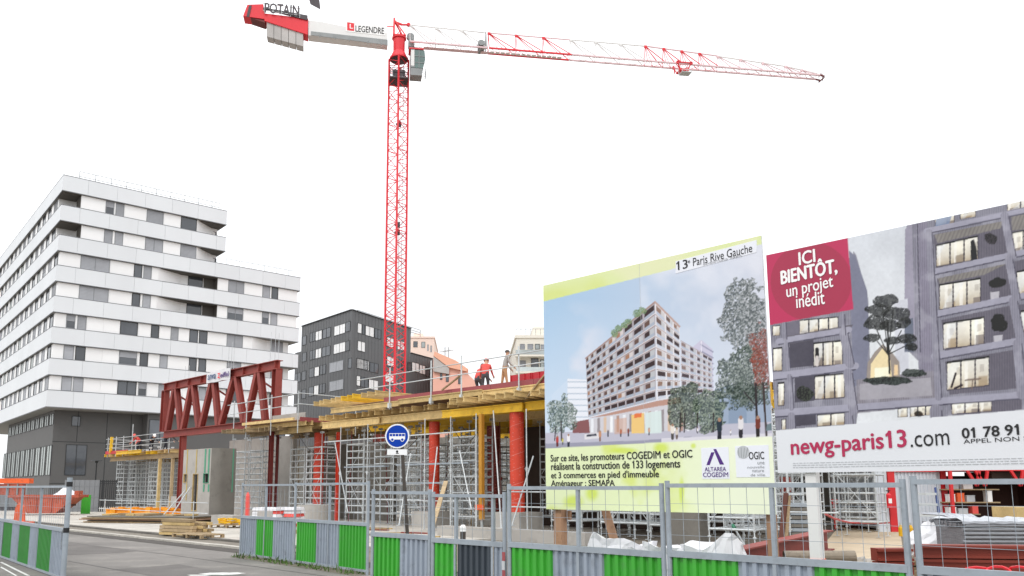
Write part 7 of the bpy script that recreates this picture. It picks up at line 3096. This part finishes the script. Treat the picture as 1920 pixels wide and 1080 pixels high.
# wrapped pallets of pipes
for i, (px0, px1, pyt, Yd, lb) in enumerate(((1775, 1830, 968, 14.6, 'pallet of grey pipes under milky stretch film beside the rubbish bags'), (1801, 1990, 976, 13.4, 'long pallet of grey pipes wrapped in shiny film at the frame edge'))):
    a_, c_ = depth(px0, pyt, Yd), depth(px1, pyt, Yd)
    t = thing('wrapped_pallet', lb, 'wrapped pallet', (a_.x, Yd, 0), R(-3 * i), 'wrapped pallets of pipes')
    L_ = c_.x - a_.x
    H_ = a_.z
    rr = random.Random(i + 3)
    rad = .034
    rows_ = int((H_ - .2) / (rad * 2))
    b_ = MB()
    for k in range(rows_):
        z_ = .2 + rad + k * rad * 1.93
        b_.tube((rr.uniform(0, .06), 0 + rr.uniform(-.012, .012), z_), (L_ - rr.uniform(0, .06), rr.uniform(-.012, .012), z_), rad, 8)
        if k == rows_ - 1:
            for j in range(1, 9):
                b_.tube((rr.uniform(0, .06), j * rad * 2, z_), (L_, j * rad * 2, z_), rad, 8)
    tag(b_.build('pipes', M['wrap'], t), kind='stuff')
    b_ = MB()
    b_.box(.05, L_ - .05, .06, .9, .2, H_ - .12)
    b_.build('core', M['wrap'], t)
    f = MB()
    nx_ = 26
    for k in range(nx_):
        def pt(kk, row):
            x_ = L_ * kk / nx_
            jit = .02 * math.sin(kk * 2.1 + i) + .012 * math.sin(kk * 5.3)
            return [(x_, -.05, H_ - .05 - .006 * math.sin(kk * 1.3 + i)), (x_, -.046, H_ - .01 + jit * .3), (x_, .1, H_ + .02 + jit), (x_, .9, H_ + .02 - jit)][row]
        for row in range(3):
            f.face([pt(k, row), pt(k + 1, row), pt(k + 1, row + 1), pt(k, row + 1)])
    f.build('stretch_film', M['wrap_white'], t)
    b_ = MB()
    for x_ in (.2, L_ * .5, L_ - .3):
        b_.box(x_, x_ + .15, -.02, .9, 0, .19)
    b_.build('bearer', M['timber_grey'], t)
# pale crate at the frame edge
a_ = depth(1908, 978, 17)
b_ = MB()
b_.box(0, 1.4, 0, .8, 0, depth(1908, 952, 17).z)
tag(b_.build('cardboard_box', M['timber'], None, (a_.x, 17, .01)), 'pale cardboard box standing behind the wrapped pallet at the frame edge', 'box')
# rubbish bags
for i, (px, py, r_, m_, lb) in enumerate(((1742, 984, .42, 'white_cloth', 'round translucent white rubbish bag nearest the ladder'), (1764, 974, .40, 'wrap_white', 'bluish white rubbish bag slumped against the wrapped pallet'), (1730, 1004, .30, 'white_cloth', 'small flat white rubbish bag on the ground by the fence post'), (1756, 1006, .34, 'white_cloth', 'white rubbish bag in front of the other bags'))):
    p_ = depth(px, py, 15.2 + .25 * (i % 2))
    b_ = MB()
    rr = random.Random(i + 90)
    n_, m2 = 16, 10
    pts = []
    for j in range(m2 + 1):
        ph = math.pi * j / m2
        pts.append([((r_ * (1.35 - .62 * j / m2) * math.sin(ph) * rr.uniform(.86, 1.1)) * math.cos(2 * math.pi * k / n_), (r_ * (1.35 - .62 * j / m2) * math.sin(ph) * rr.uniform(.86, 1.1)) * math.sin(2 * math.pi * k / n_), p_.z - r_ * .85 - math.cos(ph) * r_ * .85 * (1 + (.18 if j > m2 - 2 else 0)) + rr.uniform(-.03, .03)) for k in range(n_)])
    for j in range(m2):
        for k in range(n_):
            l = (k + 1) % n_
            b_.face([pts[j][k], pts[j][l], pts[j + 1][l], pts[j + 1][k]])
    tag(b_.build('rubbish_bag', M[m_], None, (p_.x, p_.y, 0), smooth=False), lb, 'rubbish bag', 'white rubbish bags by the ladder')

p_ = depth(1745, 1000, 15.3)
t = thing('pallet', 'weathered timber crate base carrying the white rubbish bags', 'pallet', (p_.x - .75, 14.9, .0), -.1)
b_ = MB()
for k in range(6):
    b_.box(0, 1.7, 0, 1.0, .02 + k * .095, .02 + k * .095 + .07)
b_.build('stacked_board', M['timber_grey'], t)
# containers
YC = 35.0
a_, c_ = depth(1672, 998, YC), depth(1783, 998, YC)
t = thing('site_container', 'grey ribbed site container with a bright red frame at the end of the path', 'site container', (a_.x, YC, .01), 0)
L_ = c_.x - a_.x
H_ = depth(1700, 880, YC).z
b_ = MB()
nr = 14
prof = []
for k in range(nr):
    x_ = .16 + (L_ - .32) * k / nr
    w_ = (L_ - .32) / nr
    prof += [(x_, .06), (x_ + w_ * .45, .06), (x_ + w_ * .55, .1), (x_ + w_ * .95, .1)]
for i in range(len(prof) - 1):
    b_.face([(prof[i][0], prof[i][1], .15), (prof[i + 1][0], prof[i + 1][1], .15), (prof[i + 1][0], prof[i + 1][1], H_ - .12), (prof[i][0], prof[i][1], H_ - .12)])
b_.box(.12, L_ - .12, .14, 5.9, .1, H_ - .05)
b_.build('ribbed_wall', M['container_wall'], t)
b_ = MB()
b_.box(0, .3, 0, .16, 0, H_ - .121)
b_.box(L_ - .22, L_, 0, .16, 0, H_ - .121)
b_.box(0, L_, -.02, .16, H_ - .12, H_)
b_.box(.301, L_ - .221, 0, .13, 0, .14)
b_.build('frame', M['container_red'], t)
b_ = MB()
b_.box(-.5, -.02, .05, .2, 0, H_ - .05)
b_.build('corner_board', M['container_wall'], t)
# open red framed store to its right
YC2 = 34.0
a2, c2 = depth(1789, 998, YC2), depth(1990, 998, YC2)
t = thing('store_container', 'open dark store with red roof beams and shelves right of the grey container', 'site container', (a2.x, YC2, .01), 0)
L2 = c2.x - a2.x
H2_ = depth(1850, 878, YC2).z
b_ = MB()
b_.box(0, L2, 2.3, 2.4, 0, H2_ - .3)
b_.box(L2 - .1, L2, .1, 2.29, 0, H2_ - .3)
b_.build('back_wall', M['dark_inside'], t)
b_ = MB()
b_.box(-.02, L2, -.02, 2.4, H2_ - .12, H2_)
for x_ in (.75, 1.1, 2.6):
    b_.bar((x_, -.05, H2_ - .13), (x_ + .35, -.05, H2_ - .75), .1)
    b_.bar((x_ + .5, -.05, H2_ - .13), (x_ + .35, -.05, H2_ - .75), .1)
b_.box(0, .12, -.02, .1, 0, H2_ - .121)
b_.build('red_frame', M['container_red'], t)
b_ = MB()
b_.box(2.0, L2, .3, 2.2, H2_ - .62, H2_ - .14)
b_.build('roof_lining', M['brown_wall'], t)
for z_ in (.75, 1.25, 1.8):
    b_ = MB()
    b_.box(.14, 1.5 + (.9 if z_ > 1.2 else 0), .5, 1.1, z_, z_ + .05)
    b_.build('shelf', M['timber_grey'], t)
for i, (x_, z_, w_, h_, m_) in enumerate(((.2, .8, .3, .25, 'white_print'), (.6, .8, .4, .2, 'pale_print'), (.25, 1.3, .25, .3, 'white_print'), (.6, 1.3, .3, .35, 'orange'), (1.0, 1.3, .35, .25, 'pale_print'), (.3, 1.85, .4, .2, 'pale_print'), (.9, 1.85, .4, .22, 'white_print'), (1.9, 1.3, .2, .45, 'white_print'), (1.2, .8, .25, .3, 'barrier_pink'))):
    b_ = MB()
    b_.box(x_, x_ + w_, .55, .85, z_ + .002, z_ + h_)
    b_.box(x_ - .01, x_ + w_ + .01, .54, .86, z_ + h_ + .001, z_ + h_ + .03)
    o = b_.build('storage_box', M[m_], None, (a2.x, YC2, .01))
    tag(o, ('white box at the post end of the lowest store shelf', 'wide pale box on the lowest store shelf', 'white box at the post end of the middle store shelf', 'orange box on the middle store shelf', 'pale box beside the orange one on the middle store shelf', 'pale flat box at the post end of the top store shelf', 'white flat box in the middle of the top store shelf', 'tall narrow white box at the far end of the middle store shelf', 'pink red box on the lowest store shelf')[i], 'box', 'boxes on the store shelves')
# dark wall at the end of the path
a_, c_ = depth(1614, 960, 46), depth(1668, 960, 46)
b_ = MB()
b_.box(0, c_.x - a_.x, 0, .2, 0, depth(1640, 880, 46).z + .4)
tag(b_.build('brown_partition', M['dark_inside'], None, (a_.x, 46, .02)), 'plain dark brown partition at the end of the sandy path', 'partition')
a_, c_ = depth(1582, 960, 44), depth(1616, 960, 44)
b_ = MB()
n_ = 3
for i in range(n_):
    w_ = (c_.x - a_.x) / n_
    b_.box(i * w_ + .02, (i + 1) * w_ - .02, 0, .1, .4, depth(1600, 876, 44).z)
tag(b_.build('white_sheeting', M['white_cloth'], None, (a_.x, 44, .02)), 'white sheeting hung behind the far shoring tower by the path', 'sheeting')
# white wrapped pack on the path end
a_ = depth(1634, 956, 42)
t = thing('wrapped_pack', 'white wrapped pack standing before the dark brown partition', 'wrapped pack', (a_.x, 42, .02), 0)
b_ = MB()
b_.hexa([(0, 0, .12), (.62, 0, .12), (.62, .6, .12), (0, .6, .12), (.03, .03, .72), (.58, .02, .76), (.6, .57, .72), (.02, .58, .74)])
b_.build('wrapping', M['wrap_white'], t)
b_ = MB()
b_.box(0, .62, 0, .6, 0, .118)
b_.build('pallet_base', M['timber_grey'], t)
# rubbish heap by the far tower
a_ = depth(1607, 962, 38)
t = thing('offcut_heap', 'small brown heap of offcuts at the foot of the far shoring tower', 'heap', (a_.x - .4, 38, .02), 0)
b_ = MB()
for k in range(30):
    x_, y_ = random.gauss(.4, .25), random.gauss(0, .2)
    z_ = max(.02, .45 - 1.0 * math.hypot(x_ - .4, y_)) * random.random() + .03
    an = random.uniform(0, 3)
    b_.bar((x_, y_, z_), (x_ + .3 * math.cos(an), y_ + .3 * math.sin(an), z_ + random.uniform(-.02, .1)), .08, .04)
tag(b_.build('offcuts', M['skip_in'], t), kind='stuff')
# red guard posts on feet, linked by a rope
posts_ = []
for i, (px, pyb, pyt, lb) in enumerate(((1567, 995, 945, 'red topped barrier post on the near side of the sandy path'), (1655, 976, 937, 'red barrier post on a foot by the grey container'))):
    p_ = ground(px, pyb)
    h_ = EYE + (HZ - pyt) / 1505 * p_.y
    t = thing('barrier_post', lb, 'barrier post', (p_.x, p_.y, .02), 0, 'red barrier posts along the path')
    b_ = MB()
    b_.tube((0, 0, .03), (0, 0, h_), .06 + .03 * i, 10)
    b_.build('post', M['barrier_pink'] if i == 0 else M['container_red'], t)
    b_ = MB()
    b_.box(-.14, .14, -.06, .06, h_ + .001, h_ + .2)
    b_.build('head', M['crane_red'], t)
    b_ = MB()
    b_.box(-.3, .3, -.2, .2, 0, .05)
    b_.build('foot', M['crane_dark'], t)
    posts_.append((p_.x, p_.y, h_))
pts_px = [(1548, 964, 24), (1563, 972, 26), (1580, 977, 28), (1595, 980, 30), (1620, 981, 31.5), (1645, 981, 32), (1668, 980, 33)]
b_ = MB()
pts = [depth(x_, y_, Y_) for x_, y_, Y_ in pts_px]
pts = [Vector((p.x, p.y, max(p.z, .05))) for p in pts]
for k in range(len(pts) - 1):
    b_.tube(tuple(pts[k] - pts[0]), tuple(pts[k + 1] - pts[0]), .035, 6)
tag(b_.build('barrier_rope', M['rope_red'], None, tuple(pts[0])), 'sagging red rope strung across the sandy path', 'rope')
# fire extinguisher point
p_ = depth(1674, 990, 34.5)
t = thing('fire_extinguisher', 'red fire extinguisher with a white label hanging on the container corner', 'fire extinguisher', (p_.x + .05, 34.75, 1.05), 0)
b_ = MB()
b_.tube((0, 0, 0), (0, 0, .55), .11, 14)
b_.tube((0, 0, .55), (0, 0, .64), .11, 14, .04)
b_.build('cylinder', M['crane_red'], t)
b_ = MB()
b_.tube((0, 0, .641), (0, 0, .72), .03, 8)
b_.bar((-.12, 0, .73), (.08, 0, .73), .04)
b_.build('valve', M['black'], t)
b_ = MB()
b_.box(-.07, .07, -.118, -.1125, .2, .4)
b_.build('label', M['white_print'], t)
# yellow drums at container foot
for i, (px, lb) in enumerate(((1689, 'small yellow gas bottle by the container foot, seen left of the fence posts'), (1708, 'small yellow gas bottle between the two fence posts'))):
    p_ = depth(px, 995, 32)
    t = thing('gas_bottle', lb, 'gas bottle', (p_.x, 32, .01), 0, 'yellow gas bottles')
    b_ = MB()
    zt_ = depth(px, 985, 32).z
    b_.tube((0, 0, 0), (0, 0, zt_ - .12), .085, 14, .085)
    b_.tube((0, 0, zt_ - .12), (0, 0, zt_), .085, 14, .04)
    b_.build('bottle', mat('bottle_yellow', '#d9a81e', .4, var=.08), t)
    b_ = MB()
    b_.tube((0, 0, zt_ + .001), (0, 0, zt_ + .1), .035, 8)
    b_.build('valve', M['galv'], t)
# blue step ladder
Yl = 20.0
a_ = depth(1724, 1000, Yl)
t = thing('step_ladder', 'blue step ladder with wide pale treads in front of the grey container', 'ladder', (a_.x, Yl, .01), -math.atan2(a_.x, Yl))
wl = (depth(1762, 1000, Yl).x - a_.x) * .9
hl = depth(1740, 915, Yl).z
for sgn, x0_, x1_ in ((-1, -.02, .0), (1, wl + .06, wl - .02)):
    b_ = MB()
    b_.bar((x0_, 0, 0), (x1_, .45, hl), .05, .08)
    b_.build('side_rail', M['ladder_blue'], t)
for k in range(7):
    f_ = (k + .6) / 7.2
    b_ = MB()
    b_.box(.02, wl - .01, .45 * f_ - .08, .45 * f_ + .08, hl * f_ - .03, hl * f_ + .03)
    b_.build('tread', M['galv'], t)
for x_ in (0, wl):
    b_ = MB()
    b_.bar((x_, 1.1, 0), (x_, .5, hl), .04, .05)
    b_.build('rear_leg', M['galv'], t)
# stacked grey boards left of the white post
p_ = depth(1482, 995, 25)
t = thing('panel_stack', 'stack of grey formwork panels behind the white poster post', 'panel stack', (p_.x, 25, .01), R(-4))
for k in range(11):
    b_ = MB()
    b_.box(random.uniform(-.05, .05), .72 + random.uniform(-.05, .05), 0, 1.0, .06 + k * .125, .06 + k * .125 + .1)
    b_.build('panel', (M['galv_fence'], M['concrete_dark'])[k % 2], t)
b_ = MB()
b_.box(.1, .22, 0, 1, 0, .059)
b_.box(.5, .62, 0, 1, 0, .059)
b_.build('bearer', M['timber_grey'], t)
# leaning timbers in the gap between the posters
for i, (a2, b2, lb) in enumerate((((1452, 1030), (1474, 925), 'brown timber leaning in the gap between the posters'), ((1463, 1012), (1478, 930), 'pale timber leaning beside a brown one between the posters'))):
    p_, q_ = depth(*a2, 16), depth(*b2, 16.5)
    b_ = MB()
    b_.bar((0, 0, -p_.z + .02), tuple(q_ - p_), .09, .05)
    tag(b_.build('leaning_timber', (M['skip_in'], M['timber_grey'])[i], None, tuple(p_)), lb, 'timber')
# rubble mound under tower
p_ = depth(1490, 1000, 22)
b_ = MB()
for k in range(60):
    x_, y_ = random.uniform(-1.6, 1.6), random.uniform(-.8, .8)
    s_ = random.uniform(.05, .16)
    b_.hexa([(x_ - s_, y_ - s_, 0), (x_ + s_, y_ - s_ * .7, 0), (x_ + s_ * .8, y_ + s_, 0), (x_ - s_, y_ + s_, 0), (x_ - s_ * .6, y_ - s_ * .5, s_), (x_ + s_ * .5, y_ - s_ * .6, s_ * 1.2), (x_ + s_ * .5, y_ + s_ * .5, s_), (x_ - s_ * .5, y_ + s_ * .6, s_ * .9)])
tag(b_.build('rubble', M['concrete'], None, (p_.x, 21, .01)), 'pale rubble scattered below the shoring beside the white poster post', 'rubble', kind='stuff')

# ------------------------------------------------------------------ people
def seg_dist(p, a, b):
    ab = b - a
    t = max(0, min(1, (p - a).dot(ab) / max(1e-9, ab.dot(ab))))
    return (p - a - ab * t).length


def person(label, loc, rz, J, colors, helmet):
    """J: joint name -> local position. One skinned body; clothing by nearest limb."""
    t = thing('person', label, 'person', loc, rz)
    order = ['pelvis', 'spine', 'chest', 'neck', 'head', 'crown', 'lsh', 'lel', 'lwr', 'lha', 'rsh', 'rel', 'rwr', 'rha', 'lhip', 'lkn', 'lan', 'lto', 'rhip', 'rkn', 'ran', 'rto']
    edges = [('pelvis', 'spine'), ('spine', 'chest'), ('chest', 'neck'), ('neck', 'head'), ('head', 'crown'), ('chest', 'lsh'), ('lsh', 'lel'), ('lel', 'lwr'), ('lwr', 'lha'), ('chest', 'rsh'), ('rsh', 'rel'), ('rel', 'rwr'), ('rwr', 'rha'), ('pelvis', 'lhip'), ('lhip', 'lkn'), ('lkn', 'lan'), ('lan', 'lto'), ('pelvis', 'rhip'), ('rhip', 'rkn'), ('rkn', 'ran'), ('ran', 'rto')]
    rad = dict(pelvis=.15, spine=.145, chest=.16, neck=.062, head=.095, crown=.075, lsh=.075, rsh=.075, lel=.052, rel=.052, lwr=.036, rwr=.036, lha=.04, rha=.04, lhip=.105, rhip=.105, lkn=.072, rkn=.072, lan=.05, ran=.05, lto=.045, rto=.045)
    me = bpy.data.meshes.new('body')
    me.from_pydata([J[k] for k in order], [(order.index(a), order.index(b)) for a, b in edges], [])
    ob = bpy.data.objects.new('body', me)
    COL.objects.link(ob)
    sk = ob.modifiers.new('skin', 'SKIN')
    for i, k in enumerate(order):
        sv = me.skin_vertices[0].data[i]
        sv.radius = (rad[k] * (1.15 if k in ('pelvis', 'spine', 'chest') else 1), rad[k] * (.8 if k in ('pelvis', 'spine', 'chest') else 1))
        sv.use_root = (k == 'pelvis')
    ss = ob.modifiers.new('sub', 'SUBSURF')
    ss.levels = ss.render_levels = 1
    dg = bpy.context.evaluated_depsgraph_get()
    m2 = bpy.data.meshes.new_from_object(ob.evaluated_get(dg))
    bpy.data.objects.remove(ob)
    # fingers, nose: short curled chains rooted in the palm and face
    vs = [v.co.copy() for v in m2.vertices]
    fs = [tuple(p.vertices) for p in m2.polygons]
    ex = MB()
    for side in ('l', 'r'):
        wr, ha = Vector(J[side + 'wr']), Vector(J[side + 'ha'])
        d = (ha - wr).normalized()
        sd_ = d.cross(Vector((0, 0, 1)))
        if sd_.length < .1:
            sd_ = Vector((1, 0, 0))
        sd_.normalize()
        nn_ = sd_.cross(d)
        for k in range(4):
            b0 = ha + sd_ * (.027 * (k - 1.5) / 1.5)
            l_ = (.07, .08, .075, .058)[k]
            k1_ = b0 + d * l_ * .6
            ex.tube(tuple(b0), tuple(k1_), .010, 6, .009)
            ex.tube(tuple(k1_), tuple(k1_ + (d * .7 - nn_ * .6).normalized() * l_ * .5), .009, 6, .007)
        b0 = wr + d * .03 + sd_ * .03
        ex.tube(tuple(b0), tuple(b0 + (d * .7 + sd_ * .7) * .05), .011, 6, .009)
        ex.tube(tuple(b0 + (d * .7 + sd_ * .7) * .05), tuple(b0 + (d * .7 + sd_ * .7) * .05 + d * .03), .009, 6, .007)
    hd_ = Vector(J['head'])
    fw_ = Vector(J.get('face', (0, -1, 0))).normalized()
    upv = (Vector(J['crown']) - hd_).normalized()
    ex.tube(tuple(hd_ + fw_ * .08 + upv * .02), tuple(hd_ + fw_ * .125 - upv * .015), .012, 6, .016)
    sx_ = fw_.cross(upv).normalized()
    for sg_ in (-1, 1):
        ex.tube(tuple(hd_ + sx_ * sg_ * .085 + upv * .01), tuple(hd_ + sx_ * sg_ * .105 + upv * .01), .028, 8, .022)
    base = len(vs)
    vs += [Vector(v) for v in ex.v]
    fs += [tuple(i + base for i in f) for f in ex.f]
    bm_m = bpy.data.meshes.new('body')
    bm_m.from_pydata([tuple(v) for v in vs], [], fs)
    mats = [M[colors['top']], M[colors['leg']], M['skin'], M['boots'], M[colors.get('sleeve', colors['top'])]]
    for mm in mats:
        bm_m.materials.append(mm)
    seg = [(('pelvis', 'spine'), 0), (('spine', 'chest'), 0), (('chest', 'lsh'), 0), (('chest', 'rsh'), 0), (('neck', 'head'), 2), (('head', 'crown'), 2), (('lsh', 'lel'), 4), (('rsh', 'rel'), 4), (('lel', 'lwr'), 4), (('rel', 'rwr'), 4), (('lwr', 'lha'), 2), (('rwr', 'rha'), 2), (('lhip', 'lkn'), 1), (('rhip', 'rkn'), 1), (('pelvis', 'lhip'), 1), (('pelvis', 'rhip'), 1), (('lkn', 'lan'), 1), (('rkn', 'ran'), 1), (('lan', 'lto'), 3), (('ran', 'rto'), 3)]
    V_ = {k: Vector(v) for k, v in J.items()}
    for p in bm_m.polygons:
        c_ = sum((vs[i] for i in p.vertices), Vector()) / len(p.vertices)
        best = min(seg, key=lambda s: seg_dist(c_, V_[s[0][0]], V_[s[0][1]]) - rad[s[0][0]] * .4)
        p.material_index = best[1]
        p.use_smooth = True
    bm_m.update()
    link('body', bm_m, t)
    if helmet:
        h_ = MB()
        n_, m3 = 16, 6
        ring = []
        R0 = .125
        for j in range(m3 + 1):
            ph = math.pi / 2 * j / m3
            ring.append([(R0 * math.cos(ph) * math.cos(2 * math.pi * k / n_), R0 * 1.12 * math.cos(ph) * math.sin(2 * math.pi * k / n_), R0 * .95 * math.sin(ph)) for k in range(n_)])
        for j in range(m3):
            for k in range(n_):
                l = (k + 1) % n_
                h_.face([ring[j][k], ring[j][l], ring[j + 1][l], ring[j + 1][k]])
        h_.prism([(.1 * math.cos(a), -.12 + -.08 * math.sin(a)) for a in [math.pi * k / 8 for k in range(9)]], -.01, .008)
        o = h_.build('helmet', M[helmet], t, smooth=True)
        z_ = upv
        y_ = -fw_
        x_ = y_.cross(z_).normalized()
        y_ = z_.cross(x_)
        o.matrix_local = Matrix(((x_.x, y_.x, z_.x, hd_.x + upv.x * .05), (x_.y, y_.y, z_.y, hd_.y + upv.y * .05), (x_.z, y_.z, z_.z, hd_.z + upv.z * .05), (0, 0, 0, 1)))
    else:
        h_ = MB()
        n_, m3 = 14, 6
        for j in range(m3):
            for k in range(n_):
                def hp(jj, kk):
                    ph = math.pi / 2 * jj / m3
                    a = 2 * math.pi * kk / n_
                    return (.108 * math.cos(ph) * math.cos(a), .118 * math.cos(ph) * math.sin(a) + .012, .115 * math.sin(ph))
                h_.face([hp(j, k), hp(j, k + 1), hp(j + 1, k + 1), hp(j + 1, k)])
        o = h_.build('hair', M['pole_dark'], t, smooth=True)
        o.location = hd_ + upv * .03
    return t


def pose(bend=0.0, twist=0.0, knee=0.0, arms=((.0, -.35, -.45), (.0, -.35, -.45)), step=.0, drop=0.0):
    """bend: forward lean in degrees (towards local -y)"""
    b_ = R(bend)
    hip = .93 - drop
    up_ = Vector((0, -math.sin(b_), math.cos(b_)))
    P_ = Vector((0, drop * .4, hip))
    J = {'pelvis': P_, 'spine': P_ + up_ * .2, 'chest': P_ + up_ * .42, 'neck': P_ + up_ * .58}
    hb = R(bend * .75)
    hu = Vector((0, -math.sin(hb), math.cos(hb)))
    J['head'] = J['neck'] + hu * .13
    J['crown'] = J['head'] + hu * .10
    J['face'] = Vector((0, -math.cos(hb), -math.sin(hb)))
    for sg, k in ((1, 'l'), (-1, 'r')):
        J[k + 'sh'] = J['chest'] + up_ * .06 + Vector((sg * .19, 0, 0))
        a = arms[0 if k == 'l' else 1]
        d = Vector((sg * (.08 + a[0]), a[1], a[2])).normalized()
        J[k + 'el'] = J[k + 'sh'] + d * .29
        d2 = (d + Vector((0, -.55, .12))).normalized()
        J[k + 'wr'] = J[k + 'el'] + d2 * .26
        J[k + 'ha'] = J[k + 'wr'] + d2 * .08
        J[k + 'hip'] = P_ + Vector((sg * .1, 0, -.06))
        ft = Vector((sg * .13, sg * step, .07))
        mid = (J[k + 'hip'] + ft) / 2 + Vector((0, -knee - drop * .7, .02))
        J[k + 'kn'] = mid
        J[k + 'an'] = ft
        J[k + 'to'] = ft + Vector((sg * .02, -.17, -.03))
    return J


zpw = zpl
base = site(spl, VP_, 0)


def on_platform(px, off):
    s_ = on_v(px, 830, VP_ + off)[0]
    return site(s_, VP_ + off, zpw)


person('worker in bright red jacket and red helmet bending on the small railed platform', on_platform(263, .9), R(-30), pose(55, arms=((.1, -.2, -.9), (.1, -.3, -.8)), step=.1, knee=.08), dict(top='hivis_red', leg='navy'), 'helmet_red')
person('worker in dark jacket and white helmet leaning over beside the red jacketed one', on_platform(284, 1.2), R(40), pose(60, arms=((.1, -.5, -.6), (.2, -.6, -.4)), step=.08), dict(top='navy', leg='navy'), 'helmet_white')
person('worker in navy with white helmet bent low against the truss', on_platform(310, .35), R(80), pose(75, arms=((.1, -.6, -.7), (.1, -.5, -.8)), step=.2, knee=.05), dict(top='dark_grey_cloth', leg='navy'), 'helmet_white')


def on_deck(px, v_):
    s_ = on_v(px, 715, v_)[0]
    return site(s_, v_, 6.235)


person('worker in red vest with dark sleeves bending beside the guard post on the long deck', on_deck(897, 26.3), R(140), pose(35, arms=((.1, -.2, -.9), (.1, -.3, -.8)), step=.05, drop=.18), dict(top='hivis_red', leg='dark_grey_cloth', sleeve='dark_grey_cloth'), None)
person('worker in a red and grey jacket seen from behind just right of the guard post', on_deck(910, 25.9), R(170), pose(30, arms=((.1, -.3, -.8), (.1, -.3, -.8)), step=.05, drop=.12), dict(top='hivis_red', leg='dark_grey_cloth', sleeve='hivis_red'), 'helmet_red')
person('worker in pale grey top and tan trousers standing tallest on the long deck', on_deck(946, 25.8), R(100), pose(12, arms=((.05, -.25, -.9), (.05, -.3, -.85)), step=.12), dict(top='grey_cloth', leg='tan_cloth'), None)

bpy.context.view_layer.update()
